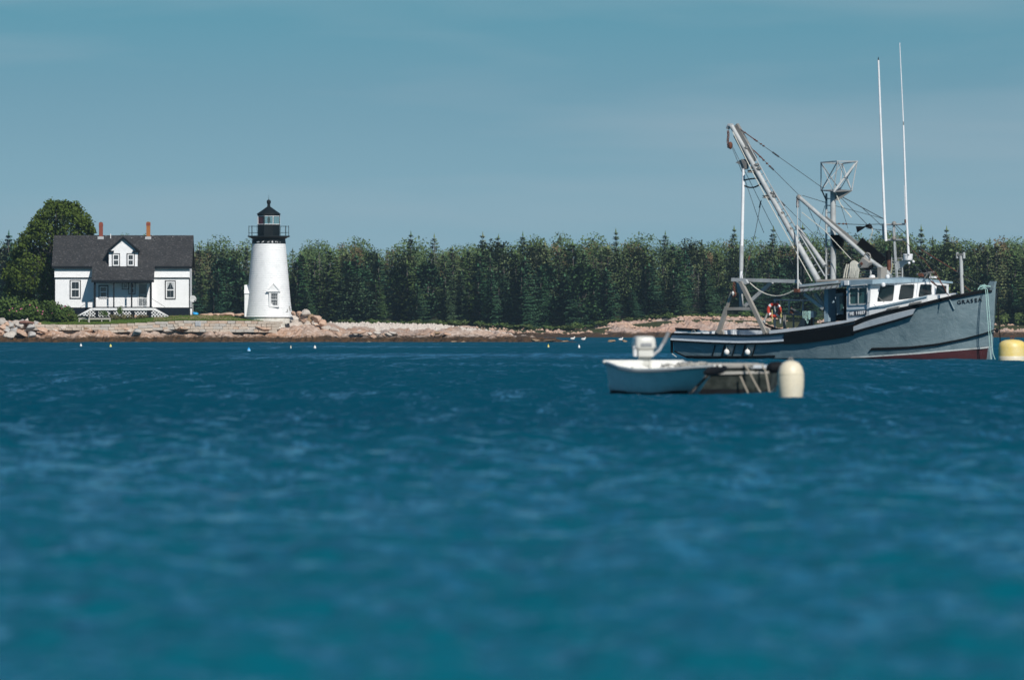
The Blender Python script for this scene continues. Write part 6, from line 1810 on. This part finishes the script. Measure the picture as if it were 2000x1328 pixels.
# gallows frame on the quarter -------------------------------------
GYa = -2.1
def G(px, py, Y=GYa): return BP(px, py, Y)
gl = empty('gallows_frame', (0, 0, 0)); gl.parent = boat
MB().bar(G(1496,652), G(1447,551), 0.13, 0.16).build('leg', M['gal_tan'], gl)
MB().bar(G(1403,651), G(1420,600), 0.13, 0.17).build('leg', M['gal_tan'], gl)
MB().bar(G(1419,603), G(1430,571), 0.10, 0.10).build('leg_tip', M['gal_tan'], gl)
MB().bar(G(1417,603.2), G(1473,602.8), 0.10, 0.12).build('crossbar', M['gal_tan'], gl)
for a in (1404, 1497): 
    MB().prism([G(a-8.5,655), G(a+8.5,655), G(a+8,649), G(a+3,640.5), G(a-2,640.5), G(a-8,649)], (0, 0.10, 0)).build('foot_plate', M['gal_tan'], gl)
    MB().bar(G(a-12,655.5), G(a+12,654.5), 0.22, 0.05).build('foot_pad', M['black'], gl)
MB().bar(G(1430,546.3,-1.7), G(1560,549.8,-1.7), 0.13, 0.14).build('beam', M['alu'], gl)
MB().prism([G(1438,545), G(1456,546), G(1460,553), G(1456,556), G(1450,553)], (0, 0.12, 0)).build('beam_gusset', M['alu'], gl)
MB().bar(G(1456,598,-1.5), G(1508,551,-1.5), 0.12, 0.15).build('brace', M['alu'], gl)
MB().bar(G(1448,599.5,-1.8), G(1446.5,553,-1.8), 0.12, 0.12).build('upright', M['alu'], gl)
MB().prism([G(1438,551,-1.9), G(1446,553,-1.9), G(1446,574,-1.9), G(1440.5,571,-1.9)], (0, 0.10, 0)).build('cheek_plate', M['alu'], gl)
tb = MB()
for k in range(6): tb.torus(G(1433.5 + math.sin(k*2)*0.8, 553.5 + k*3, -2.2), 0.045, 0.018, 'Y' if k % 2 else 'X', 8, 5)
tb.build('shackle_chain', M['rust'], gl)
MB().torus(G(1433,574.5,-2.2), 0.10, 0.035, 'Y', 14, 6).build('towing_block', M['rust'], gl)
MB().lathe([(0.02,-0.09),(0.06,0.0),(0.02,0.09)], n=8).build('hook', M['boot'], gl, loc=G(1431.5, 573, -2.3))
# forward legs under the shelter
for a, b_, c_, d, Y in ((1571,574,1609,603,-1.5),(1592,573,1611,601,-1.2),(1566,561,1556,548,-1.6)):
    MB().bar(BP(a, b_, Y), BP(c_, d, Y), 0.10, 0.13).build('shelter_strut', M['alu'], boat)
MB().tube([BP(1558.5,568,-2.0), BP(1557.5,440,-1.2)], 0.030, 7).tube([BP(1557.5,440,-1.2), BP(1557.8,392,-0.95)], 0.018, 6).build('topping_rod', M['alu'], boat)
MB().box(-0.10, 0.10, -0.1, 0.1, -0.07, 0.07).build('rusty_pad', M['rust'], boat, loc=BP(1557.5, 567.5, -2.05))
c = MB()
for k in range(4): c.torus(BP(1557.5, 391 + k*4.2, -0.95), 0.05, 0.02, 'Y' if k % 2 else 'X', 8, 5)
c.build('boom_chain', M['rust'], boat)
# waist gear: rail rack, hauler, drum
MB().tube([BP(1512,585.8,1.2), BP(1582,587.0,1.2)], 0.03, 7).build('rack_rail', M['alu'], boat)
for a, y1 in ((1513.5,640),(1524,628),(1541,612),(1568,618),(1531,642),(1533.5,642),(1550,642)):
    y0_ = 586.5 if y1 != 642 else 612
    MB().tube([BP(a, y0_, 1.2), BP(a, y1+4, 1.2)], 0.038, 7).build('rack_stanchion', M['alu_dark'] if y1 == 642 else M['alu'], boat)
MB().tube([BP(1545,603,0.8), BP(1568,614.5,0.8)], 0.04, 6).build('rack_bar', M['alu_dark'], boat)
MB().tube([BP(1529,613,0.8), BP(1572,616,0.8)], 0.045, 6).build('rack_bar', M['alu_dark'], boat)
MB().prism([BP(1541.5,612,0.8), BP(1544.5,600,0.8), BP(1549,609,0.8), BP(1546.5,618,0.8)], (0, 0.06, 0)).build('drying_gloves', M['rust'], boat)
MB().tube([BP(1491,630,-0.6), BP(1500,612,-0.4)], 0.05, 7).build('davit_arm', M['alu_dark'], boat)
MB().sphere(BP(1491,630,-0.6), 0.09, 9, 6).build('davit_ball', M['alu'], boat)
MB().tube(catenary(BP(1494,634,-0.8), BP(1560,640,0.4), 0.14), 0.045, 6).build('hose', M['black'], boat)
MB().prism([BP(1556,642,0), BP(1564,625,0), BP(1572,622,0), BP(1572,641,0)], (0, 0.5, 0)).build('hauler_base', M['alu_dark'], boat)
MB().box(-0.09, 0.09, -0.1, 0.1, -0.14, 0.12).build('white_motor_cover', M['frame'], boat, loc=BP(1588.5, 613.5, -0.4))
MB().tube([BP(1589,616,-0.4), BP(1589.5,640,-0.4)], 0.03, 6).build('cover_stem', M['alu_dark'], boat)

MB().prism([BP(1583,640,0.3), BP(1584,614,0.3), BP(1588,634,0.3), BP(1592,640,0.3)], (0, 0.1, 0)).build('rusty_fin', M['rust'], boat)
MB().torus(BP(1354.5, 649.5, 0.2), 0.10, 0.02, 'Y', 14, 5, 0, math.pi).build('deck_ring', M['alu_dark'], boat)
# coiled and hanging ropes
c = MB(); rq = random.Random(4)
for k in range(6):
    x = 1568.0 + k*2.4; w = rq.uniform(2.0, 4.2); y1 = rq.uniform(620, 635)
    c.tube([BP(x + w/2 - w/2*math.cos(math.pi*j/8), 607.5 + (y1-607.5)*math.sin(math.pi*j/8)**0.7, -1.75 - 0.02*k) for j in range(9)], 0.011, 5)
o = c.build('rope_coil', M['rope_green'], None); 
def world_thing(o, label, cat, group=None):
    o.location = (BX, BY, 0); o.rotation_euler = (0, 0, -TH); tag(o, label, cat, group); return o
world_thing(o, "hank of pale green rope hung in loops on the waist of the grey fishing boat", 'rope')
c = MB()
for k in range(16):
    x = 1661 + k*1.1; c.tube([BP(x, 513 - 4*math.sin(k*0.25), -0.7), BP(x + rq.uniform(-1, 1), 528, -0.75), BP(x - 2 + rq.uniform(-1.5, 1.5), 543, -0.7)], 0.026, 5)
for k in range(3): c.tube([BP(1648+k*4.5, 543, -0.7), BP(1650+k*4.2, 530, -0.7), BP(1654+k*3.5, 516, -0.7)], 0.03, 5)
o = c.build('rope_bundle', M['rope_pale'], None); world_thing(o, "thick bundle of off-white ropes hanging on the wheelhouse roof below the black board", 'rope')
MB().prism([BP(1648,543,-0.5), BP(1650,514,-0.5), BP(1672,508,-0.5), BP(1678,514,-0.5), BP(1668,543,-0.5)], (0, 0.06, 0)).build('tarpaulin', M['black'], boat)
c = MB().tube(catenary(BP(1465,553,-1.9), BP(1549,568,-1.8), 0.35), 0.022, 6); o = c.build('slack_rope', M['rope_pale'], None); world_thing(o, "slack white rope drooping under the long beam of the gallows frame", 'rope')
c = MB().tube([BP(1524.5,586,1.15), BP(1525.5,620,1.15)], 0.03, 5).tube([BP(1567,590,0.8), BP(1562,614,0.8), BP(1556.5,618,0.8)], 0.025, 5).tube([BP(1508,630,-0.2), BP(1508,604,-0.2)], 0.02, 5).tube(catenary(BP(1523,603,1.1), BP(1531,612,0.9), 0.1, 5), 0.025, 5)
o = c.build('hanging_ropes', M['rope_yellow'], None); world_thing(o, "yellowish rope ends hanging from the rail rack around the red life ring", 'rope')
# life ring
lr = empty('life_ring', (0,0,0), -TH, "faded red life ring with white bands hanging in the waist of the fishing boat", 'life ring'); lr.location = Matrix.Rotation(-TH, 4, 'Z') @ BP(1512, 606, 0.9) + Vector((BX, BY, 0))
tilt = Matrix.Rotation(rad(28), 4, 'Z')
MB().torus((0,0,0), 0.245, 0.068, 'Y', 36, 12, M=tilt).build('ring', M['life_red'], lr)
for a in (rad(40), rad(130), rad(222), rad(305)):
    MB().torus((0,0,0), 0.245, 0.072, 'Y', 5, 12, a-0.16, a+0.16, M=tilt).build('band', M['frame'], lr)
# ball fenders on the quarter
for a, lab in ((1422.8, "left white ball fender hanging on the dark quarter of the fishing boat"), (1463.4, "right white ball fender hanging on the dark quarter of the fishing boat")):
    p, n = HS(a, 686.5, 0.12)
    fe = empty('ball_fender', Matrix.Rotation(-TH, 4, 'Z') @ p + Vector((BX, BY, 0)), -TH, lab, 'fender', "white ball fenders on the fishing boat")
    MB().sphere((0,0,0), 0.115, 16, 10, 1, 1, 1.1).build('ball', M['buoy_white'], fe)
    MB().tube([(0,0,0.11), (0,0.02,0.30)], 0.012, 5).build('lanyard', M['rope_pale'], fe)
# wires
def wire(pts, r=0.012, mat='wire', name='stay', parent=boat):
    return MB().tube([BP(*p) for p in pts], r, 5).build(name, M[mat], parent)
def knots(p0, p1, ts, parent, mat='wire'):
    q = MB(); p0, p1 = BP(*p0), BP(*p1)
    for t in ts: q.sphere(tuple(p0.lerp(p1, t)), 0.045, 7, 5, 1.3, 1, 0.8)
    q.build('shackles', M[mat], parent)
w = wire([(1438,247.5,-0.9),(1519,305,-0.8),(1605,366,-0.6)], 0.013); knots((1438,247.5,-0.9),(1605,366,-0.6),(0.1,0.22,0.24,0.29,0.32), w, 'rust')
MB().tube([BP(1509,297.7,-0.8), BP(1521,306.4,-0.8)], 0.035, 6).build('turnbuckle', M['wire'], w); MB().tube([BP(1443,251,-0.88), BP(1476,274.5,-0.85)], 0.022, 6).build('chain_length', M['rust'], w)
w = wire([(1452,274,-0.9),(1510,331,-0.9),(1562,383,-0.9)], 0.012); knots((1452,274,-0.9),(1562,383,-0.9),(0.3,0.36,0.42,0.47), w, 'rust')
MB().tube([BP(1472,294,-0.9), BP(1490,311,-0.9)], 0.025, 6).build('chain_length', M['rust'], w); MB().tube([BP(1503,324.3,-0.9), BP(1511,332.2,-0.9)], 0.035, 6).build('turnbuckle', M['wire'], w)
w = wire([(1500,369,-1.0),(1535,403,-0.8),(1590,458,-0.5),(1612,480,-0.35)], 0.011); MB().tube([BP(1524,393,-0.85), BP(1533,402,-0.82)], 0.035, 6).build('turnbuckle', M['wire'], w); knots((1502,371,-1.0),(1533,402,-0.8),(0.3,0.45,0.6), w, 'wire')
w = wire([(1567,382,-0.9),(1613,396,-0.5)], 0.013); w = wire([(1627,401,-0.35),(1728,428,0.1)], 0.011)
wire([(1636,380,0.0),(1700,414,0.1),(1730,430,0.2)], 0.018); wire([(1640,384,0.0),(1696,441,0.1)], 0.014); wire([(1642,384,0.1),(1682,404,0.1),(1722,441,0.2)], 0.012)
wire([(1605,372,-0.6),(1614,392,-0.4)], 0.03)
wire([(1633,437,-0.3),(1682,439,0.0),(1725,438,0.2)], 0.014); knots((1633,437,-0.3),(1690,439,0.1),(0.1,0.25,0.35), boat, 'rust')
wire([(1429,287,-1.0),(1452,343,-0.9),(1480,425,-0.6),(1492,455,-0.4)], 0.011); wire([(1431,287,-1.0),(1500,425,-0.6),(1540,500,-0.5),(1570,556,-0.8)], 0.011)
wire([(1487,391,-1.0),(1476,450,-1.0),(1464,500,-1.2),(1452,553,-1.6)], 0.013); MB().tube([BP(1464,500,-1.2), BP(1462,508,-1.25)], 0.03, 6).build('turnbuckle', M['rust'], boat); MB().tube([BP(1486,393,-1.0), BP(1483,406,-1.0)], 0.025, 6).build('splice', M['wire'], boat)
wire([(1562,392,-0.9),(1565,560,-1.2)], 0.010); wire([(1578,405,-0.8),(1602,455,-0.6),(1616,480,-0.4)], 0.011); wire([(1611,402,-0.35),(1600,440,-0.4),(1580,500,-0.5),(1566,545,-0.8)], 0.009)
wire([(1566,415,-0.9),(1610,450,-0.9),(1662,506,-0.8)], 0.016, 'rope_pale', 'lazy_line')
wire([(1630,373,-0.6),(1642,400,-0.3),(1663,425,-0.1)], 0.022, 'rope_pale', 'halyard'); wire([(1642,400,-0.3),(1656,446,0)], 0.010)
wire([(1600,455,-0.5),(1626,520,-0.4)], 0.009)
# forestays, part rusty, to the rail and the bow
w = wire([(1746,440,0.2),(1790,500,-0.6),(1830,560,-1.3),(1853,577,-1.5)], 0.011)
wire([(1748,438,0.2),(1812,497,0.2),(1876,535,0.2),(1918,560,0.1)], 0.014); MB().tube([BP(1800,488,0.2), BP(1868,530,0.2)], 0.020, 5).build('rusty_wire', M['rust'], boat)
MB().tube([BP(1876,535,0.2), BP(1890,544,0.2)], 0.022, 5).build('rusty_wire', M['rust'], boat)
wire([(1783,515,-0.1),(1814,545,-0.9),(1850,573,-1.5)], 0.016); MB().tube([BP(1818,549,-1.0), BP(1829,558,-1.15)], 0.03, 6).build('turnbuckle', M['rust'], boat)
wire([(1801,503,0),(1836,550,-1.2),(1852,577,-1.5)], 0.014, 'rust'); wire([(1826,530,-0.8),(1848,569,-1.5)], 0.016, 'rust')
wire([(1805,505,0.6),(1846,533,0.6),(1897,570,0.4)], 0.010); MB().tube([BP(1884,559,0.5), BP(1896,569,0.4)], 0.02, 5).build('rusty_wire', M['rust'], boat)
wire([(1692,446,0.1),(1742,452,0.6),(1800,505,0.6)], 0.012, 'rust'); wire([(1751,470,0.2),(1775,500,0)], 0.010)
wire([(1735,545,0.1),(1742,520,0.1),(1752,508,0.1)], 0.02, 'alu', 'conduit'); wire([(1738,545,0),(1744,515,0)], 0.012, 'rope_yellow', 'cord')
# mooring warps at the bow
c = MB()
for dx in (0, 3.4):
    c.tube([BP(1920+dx*0.6,560,-0.3), BP(1925+dx,566,-0.62), BP(1928+dx*1.2,610,-0.66), BP(1932+dx*1.2,660,-0.62), BP(1934+dx*1.6,690,-0.55), BP(1936+dx*2.2,702,-0.5)], 0.013, 6)
for k in range(4):
    c.torus(BP(1916+k*2.2, 561.5-k*0.6, -0.2), 0.08, 0.016, 'Y', 12, 5)
c.tube([BP(1910,566,-0.3), BP(1913,561,-0.25), BP(1925,558.5,-0.2), BP(1935,560,-0.1)], 0.02, 6)
o = c.build('mooring_warp', M['rope_green'], None); world_thing(o, "pale green doubled mooring rope hanging down the grey bow of the fishing boat", 'rope')
c = MB().tube([BP(1948.5,571,0.15), BP(1950.5,620,0.15), BP(1953,655,0.15), BP(1955,703,0.15)], 0.020, 6)
o = c.build('mooring_chain', M['black'], None); world_thing(o, "thin dark mooring line hanging just ahead of the fishing boat's stem", 'rope')
MB().sphere(BP(1946.8,645.5,0.0), 0.09, 9, 6).build('bobstay_eye', M['black'], boat)

# yellow mooring buoy -------------------------------------------------
D = 395.0; s_ = D/F
yb_ = empty('mooring_buoy', (wx(1977, D), D, 0), 0, "big yellow drum mooring buoy at the right edge beside the grey bow", 'buoy')
R_ = 27*s_; hb = 41*s_
MB().lathe([(R_*0.9,-0.35),(R_,-0.1),(R_*1.0,0.0),(R_*1.0,hb*0.62),(R_*0.95,hb*0.78),(R_*0.80,hb*0.90),(R_*0.5,hb*0.97),(0,hb)], n=40).build('shell', M['buoy_yellow'], yb_)
MB().lathe([(R_*1.006,0.0),(R_*1.008,hb*0.19),(R_*1.0,hb*0.20)], n=40).build('scum_band', M['buoy_cream'], yb_)
MB().torus((0,0,hb+0.06), 0.06, 0.02, 'Y', 12, 6).build('shackle', M['rust'], yb_)

# cream mooring buoy in front ------------------------------------------
D = 185.5; s_ = D/F
cb_ = empty('mooring_buoy', (wx(1544.5, D), D, 0), rad(3), "tall cream egg-topped mooring buoy right of the two small skiffs", 'buoy')
R_ = 26*s_
MB().lathe([(R_*0.80,-0.2),(R_*0.90,0.0),(R_*0.98,0.15),(R_,0.30),(R_*0.97,0.42),(R_*0.85,0.52),(R_*0.62,0.59),(R_*0.3,0.625),(0,0.635)], n=36).build('shell', M['buoy_cream'], cb_)
MB().lathe([(R_*0.995,0.40),(R_*1.0,0.385),(R_*1.0,0.375)], n=36).build('mould_seam', M['buoy_cream'], cb_)
MB().torus((0,0,0.65), 0.035, 0.012, 'Y', 10, 5).build('eye', M['alu_dark'], cb_)

# small pot buoys ------------------------------------------------------
for px_, py_, col_, lab, r in ((158,675.5,'buoy_white',"white lobster pot buoy floating before the house",0.10),(216,676.5,'buoy_small_yellow',"yellow lobster pot buoy right of the white one before the house",0.10),(486,684.5,'blue',"bright blue float on the water before the lighthouse",0.12),(568,679.5,'buoy_cream',"tiny pinkish pot buoy right of the blue float",0.05),(615,679.5,'buoy_white',"white pot buoy right of the lighthouse",0.10),(1071,677,'buoy_small_yellow',"pale yellow pot buoy in the gap left of the skiffs",0.08),(1131,678,'buoy_white',"white pot buoy just left of the outboard skiff",0.09)):
    D = 1.2*F/(py_+1.2-HY)
    r *= 0.78
    b0 = empty('pot_buoy', (wx(px_, D), D, 0), rad(20), lab, 'buoy')
    MB().lathe([(0.0,-0.14),(r*0.8,-0.10),(r,0.0),(r,0.09),(r*0.5,0.16),(r*0.15,0.17),(r*0.15,0.22),(0,0.23)], n=12).build('float', M[col_], b0)
    MB().lathe([(r*1.02,0.02),(r*1.02,0.05)], n=12).build('stripe', M['buoy_white'] if col_ != 'buoy_white' else M['guard_white'], b0)
# low spray-white gulls on the weedy rocks
for px_, py_, lab in ((1118,664,"white gull resting on the weedy rocks off the point, left one"),(1139,665,"white gull resting on the weedy rocks off the point, middle one"),(1212,667,"white gull sitting low on the outermost weedy rocks")):
    g = empty('gull', wp(px_, py_, 957.5), rad(20), lab, 'gull'); g.location.z = max(g.location.z, 0.12)
    MB().sphere((0,0,0.12), 0.13, 12, 8, 1.7, 0.8, 0.8).sphere((0.20,0,0.26), 0.065, 10, 6).tube([(0.12,0,0.15),(0.19,0,0.24)], 0.05, 8, 0.05).build('body', M['buoy_white'], g)
    MB().prism([(-0.28,-0.09,0.13),(0.08,-0.10,0.18),(0.05,-0.10,0.08)], (0,0.02,0)).build('wing', M['alu'], g); MB().tube([(0.25,0,0.26),(0.31,0,0.24)], 0.018, 5, 0.004).build('bill', M['buoy_small_yellow'], g)
    for y in (-0.03, 0.03): MB().tube([(0,y,0.04),(0,y,-0.10)], 0.008, 4).build('leg', M['rust'], g)

# ---------------------------------------------------------------- skiffs
def skiff_frame(x_px, D, th):
    c_, s_ = math.cos(th), math.sin(th); X0, Y0 = wx(x_px, D), D
    def SP(px, py, Y=0.0):
        t = (px-1000.0)/F; X = (t*(Y0 + Y*c_) - X0 - Y*s_)/(c_ + t*s_); wy = Y0 - X*s_ + Y*c_
        return Vector((X, Y, H - (py-HY)/F*wy))
    return X0, Y0, SP
def skiff_hull(L, hb, hw, zs_, rake, n=36, nz=8, wood=False):
    """hb half-beam at gunwale (u), hw at waterline, zs_ sheer; returns outer skin MB"""
    c = MB()
    for s in (-1, 1):
        vs = []
        for i in range(n+1):
            u = i/n
            for j in range(nz+1):
                z = -0.15 + (zs_(u)+0.15)*j/nz; t = max(0, z/zs_(u))
                Y = (hw(u) + (hb(u)-hw(u))*t**0.8) if z > 0 else hw(u)*(1+z*2.2)
                X = L*u + rake*(z-0.1)*max(0, (u-0.6)/0.4)**1.5 - 0.10*(1-u)**6*(z)*0
                vs.append((X, s*Y, z))
        c.add(vs, [(i*(nz+1)+j, (i+1)*(nz+1)+j, (i+1)*(nz+1)+j+1, i*(nz+1)+j+1) for i in range(n) for j in range(nz)], smooth=True)
    return c
# white skiff, heading towards the right and the viewer
TS = rad(66)
SX, SY, SP = skiff_frame(1257, 191.0, TS)
sk = empty('white_skiff', (SX, SY, 0), -TS, "small white skiff with a raised ivory outboard, nearest boat on the left of the raft", 'skiff')
Ls = 2.25
RK = 2.3
hb = lambda u: interp(u, [(0,0.78),(0.3,0.80),(0.55,0.74),(0.75,0.56),(0.9,0.30),(1.0,0.05)])
hw = lambda u: interp(u, [(0,0.66),(0.3,0.66),(0.55,0.54),(0.75,0.34),(0.9,0.14),(1.0,0.02)])
zsk = lambda u: interp(u, [(0,0.585),(0.12,0.55),(0.3,0.49),(0.5,0.45),(0.7,0.445),(0.85,0.47),(1.0,0.52)])
c = skiff_hull(Ls, hb, hw, zsk, RK)
tv = [(0, -hw(0), -0.15), (0, hw(0), -0.15), (0, hb(0), zsk(0)), (0, -hb(0), zsk(0))]
c.add(tv, [(0,1,2,3)]); c.build('hull', M['skiff_in'], sk)
c = MB()
for s in (-1, 1):
    vs = []
    for i in range(31):
        u = i/30; X = Ls*u*0.985; XT = X + RK*(zsk(u)-0.1)*max(0,(u-0.6)/0.4)**1.5*0.97
        vs += [(XT, s*max(0.01, hb(u)-0.05), zsk(u)-0.005), (X, s*max(0.005, hb(u)-0.16)*0.9, 0.14)]
    c.add(vs, [(2*i, 2*i+2, 2*i+3, 2*i+1) for i in range(30)], smooth=True)
c.add([(0.05,-0.7,zsk(0)-0.1),(0.05,0.7,zsk(0)-0.1),(0.05,0.6,0.14),(0.05,-0.6,0.14)], [(0,1,2,3)])
c.add([(0.05,-0.62,0.14),(Ls*0.8,-0.40,0.14),(Ls*0.8,0.40,0.14),(0.05,0.62,0.14)], [(0,1,2,3)])
c.build('interior', M['skiff_in'], sk, fix=False)
for s in (-1, 1):
    ribbon('gunwale', [(Ls*u + RK*(zsk(u)-0.09)*max(0,(u-0.6)/0.4)**1.5, s*(hb(u)+0.005), zsk(u)+0.01) for u in [i/24 for i in range(25)]], 0.06, 0.035, M['skiff_in'], sk)
    ribbon('rub_strake', [(Ls*u + RK*(zsk(u)-0.125)*max(0,(u-0.6)/0.4)**1.5, s*(hb(u)+0.02), zsk(u)-0.025) for u in [i/24 for i in range(25)]], 0.035, 0.03, M['grey_plastic'], sk)
ribbon('stern_cap', [(0.0,-0.84,0.60),(0.0,0.80,0.60)], 0.08, 0.045, M['skiff_in'], sk)
ribbon('bottom_strip', [(Ls*u - 0.02, -hw(u)-0.012, 0.03) for u in [i/20 for i in range(20)]], 0.02, 0.075, M['black'], sk)
for xx in (0.6, 1.25): MB().box(xx-0.12, xx+0.12, -0.60, 0.60, 0.30, 0.33).build('thwart', M['skiff_in'], sk)
MB().box(-0.01, 0.035, -0.72, 0.72, 0.1, 0.58).build('transom', M['skiff_in'], sk)
for yy in (-0.74, 0.74): MB().tube([(1.1, yy, 0.42), (1.1, yy, 0.50)], 0.02, 6).build('rowlock', M['alu_dark'], sk)
# outboard, cowl up, tiller to the right
om = empty('outboard_motor', (0,0,0)); om.parent = sk
zc = 0.56
om.location = (-0.04, 0.03, 0.64); om.rotation_euler = (0, 0, rad(-14))
MB().lathe([(0.0,0.0),(0.12,0.0),(0.10,0.06)], n=10)
def superbox(c, hx_, hy_, hz_, e=0.42, taper=0.12, n=28, m_=16):
    vs = []; pw = lambda v, q: math.copysign(abs(v)**q, v)
    for i in range(m_+1):
        ph = -math.pi/2 + math.pi*i/m_
        for k in range(n):
            th = 2*math.pi*k/n; cz = pw(math.cos(ph), e); z = pw(math.sin(ph), e)
            tp = 1 - taper*(z*0.5+0.5)
            vs.append((c[0] + hx_*cz*pw(math.cos(th), e)*tp, c[1] + hy_*cz*pw(math.sin(th), e)*tp, c[2] + hz_*z))
    q = MB(); q.add(vs, [(i*n+k, i*n+(k+1)%n, (i+1)*n+(k+1)%n, (i+1)*n+k) for i in range(m_) for k in range(n)], smooth=True); return q
superbox((-0.03, 0, 0.30), 0.25, 0.215, 0.135).build('cowl', M['motor'], om, auto=False)
MB().box(-0.22, 0.20, -0.21, 0.21, 0.215, 0.228).build('cowl_seam', M['grey_plastic'], om)
MB().box(-0.21, 0.19, -0.14, 0.14, 0.05, 0.17).build('lower_pan', M['motor'], om)
MB().box(0.19, 0.228, -0.10, 0.10, 0.245, 0.30).build('vent_slot', M['grey_plastic'], om)
MB().box(-0.09, 0.09, -0.08, 0.08, -0.12, 0.10).build('swivel_bracket', M['motor'], om)
for y in (-0.10, 0.10): MB().box(0.0, 0.10, y-0.018, y+0.018, -0.16, 0.05).build('clamp', M['motor'], om)
MB().tube([(0.02,0,-0.1), (-0.02,0,-0.5)], 0.06, 8).build('leg', M['motor'], om)
MB().tube([(0.12, 0.12, 0.06), (0.17, 0.26, 0.18), (0.20, 0.34, 0.33)], 0.028, 8).build('tiller', M['flashing'], om)
MB().tube([(0.195, 0.33, 0.30), (0.22, 0.42, 0.50)], 0.036, 8).build('grip', M['grey_plastic'], om)
MB().tube([(0.10, -0.19, 0.06), (0.13, -0.20, 0.24)], 0.04, 7).build('carry_handle', M['frame'], om)
M['rope_tan'] = paint('tan_rope', (0.34, 0.30, 0.24), 0.9)
# dark stained skiff behind, alongside
TG = rad(14)
GX, GY_, GP = skiff_frame(1345, 192.6, TG)
gs = empty('dark_skiff', (GX, GY_, 0), -TG, "weathered dark olive flat skiff rafted behind the white one, boards laid over its top", 'skiff')
Lg = 1.62
hb2 = lambda u: interp(u, [(0,0.60),(0.5,0.62),(0.85,0.56),(1.0,0.46)]); hw2 = lambda u: interp(u, [(0,0.50),(0.5,0.52),(0.85,0.44),(1.0,0.34)]); z2 = lambda u: 0.46 + 0.04*u
c = skiff_hull(Lg, hb2, hw2, z2, 0.20, 20, 7)
for u in (0.0, 1.0): 
    X1 = Lg*u + (0.20*(z2(u)-0.1) if u else 0); X0_ = Lg*u - (0.05 if u else 0)
    c.add([(X0_, -hw2(u)*0.7, -0.15), (X0_, hw2(u)*0.7, -0.15), (X1, hb2(u), z2(u)), (X1, -hb2(u), z2(u))], [(0,1,2,3)])
c.build('hull', M['skiff_olive'], gs)
for s in (-1, 1): ribbon('gunwale', [(Lg*u*1.04, s*(hb2(u)+0.01), z2(u)+0.015) for u in (0, .25, .5, .75, 1)], 0.05, 0.04, M['gal_tan'], gs)
ribbon('bow_cap', [(Lg*1.045, -hb2(1), z2(1)+0.015), (Lg*1.045, hb2(1), z2(1)+0.015)], 0.05, 0.04, M['gal_tan'], gs)
ribbon('bottom_strip', [(Lg*u*1.0, -(hw2(u)+0.015), 0.03) for u in (0, .25, .5, .75, 1)], 0.02, 0.10, M['black'], gs)
ribbon('waist_band', [(Lg*u*1.02, -(hb2(u)*0.985+0.008), z2(u)-0.10) for u in (0, .25, .5, .75, 1)], 0.02, 0.05, M['bare_wood'], gs)
for k, (y, x0_, x1_) in enumerate(((-0.52,0.35,1.38),(-0.30,0.45,1.30),(-0.08,0.50,1.42),(0.14,0.40,1.30),(0.36,0.45,1.35))):
    MB().box(x0_, x1_, y-0.09, y+0.09, 0, 0.035).build('plank', M['bare_wood'], gs, loc=(0, 0, 0.52 + 0.012*(k % 2)))
MB().box(1.30, 1.66, -0.58, -0.50, 0.47, 0.53).build('plank', M['boat_white'], gs)
# ropes over its side, black fenders
for pts, lab in (([(1453,712),(1461,722),(1473,745),(1486,768)],"left one of two slanting ropes over the side of the dark skiff"),([(1489,714),(1495,725),(1500,750),(1503,768)],"right, steeper one of two ropes over the side of the dark skiff"),([(1446,735),(1452,748),(1461,768)],"short tan line hanging low on the side of the dark skiff")):
    c = MB(); pp = [GP(a, b_, -0.64 - 0.05*i) for i, (a, b_) in enumerate(pts)]
    c.tube(pp, 0.017, 7); o = c.build('bow_rope' if 'short' not in lab else 'short_line', M['rope_tan'], None, loc=(GX, GY_, 0)); o.rotation_euler = (0, 0, -TG); tag(o, lab, 'rope')
c = MB().tube([GP(1503,768,-0.8), GP(1510,764,-0.9), GP(1516,757,-1.0), GP(1520,750,-1.1)], 0.018, 6); o = c.build('buoy_rope', M['rope_pale'], None, loc=(GX, GY_, 0)); o.rotation_euler = (0, 0, -TG); tag(o, "pale rope leading from the dark skiff to the cream buoy", 'rope')
def fender(p0, p1, r, lab):
    d = Vector(p1) - Vector(p0); n_ = 7; c = MB()
    pts = [Vector(p0).lerp(Vector(p1), i/n_) for i in range(n_+1)]
    vs = []; 
    prof = [0.35, 0.8, 1.0, 1.0, 1.0, 1.0, 0.8, 0.35]
    for i in range(n_): c.tube([pts[i], pts[i+1]], r*prof[i], 12, r*prof[i+1], caps=(i in (0, n_-1)))
    o = c.build('black_fender', M['black'], None); tag(o, lab, 'fender'); return o
fender(wp(1376,728,187.6), wp(1418,719,188.6), 0.085, "fat black fender squeezed between the white skiff's bow and the dark skiff")
f2 = fender(wp(1497,719,190.5), wp(1533,716,190.5), 0.105, "black fender on the right end of the dark skiff, behind the cream buoy")
# heap of net in the white skiff's bow
nt_ = MB(); rn = random.Random(8)
for k in range(90):
    a = rn.uniform(0, 6.28); x = 1.9 + rn.gauss(0, 0.32); y = rn.gauss(0.1, 0.22); z = 0.46 + 0.09*math.exp(-((x-1.9)**2)/0.2) + rn.uniform(-0.02, 0.03)
    L_ = rn.uniform(0.08, 0.2)
    nt_.tube([(x - math.cos(a)*L_, y - math.sin(a)*L_*0.6, z), (x, y, z+0.02), (x + math.cos(a+0.5)*L_, y + math.sin(a+0.5)*L_*0.6, z-0.01)], 0.012, 4)
nt_.sphere((1.9, 0.1, 0.34), 0.2, 14, 8, 2.4, 1.6, 0.75)
o = nt_.build('net_heap', M['bare_wood'], None, loc=(SX, SY, 0)); o.rotation_euler = (0, 0, -TS); tag(o, "heap of pale tan netting piled in the bow of the white skiff", 'net')
print('trees', ntree)
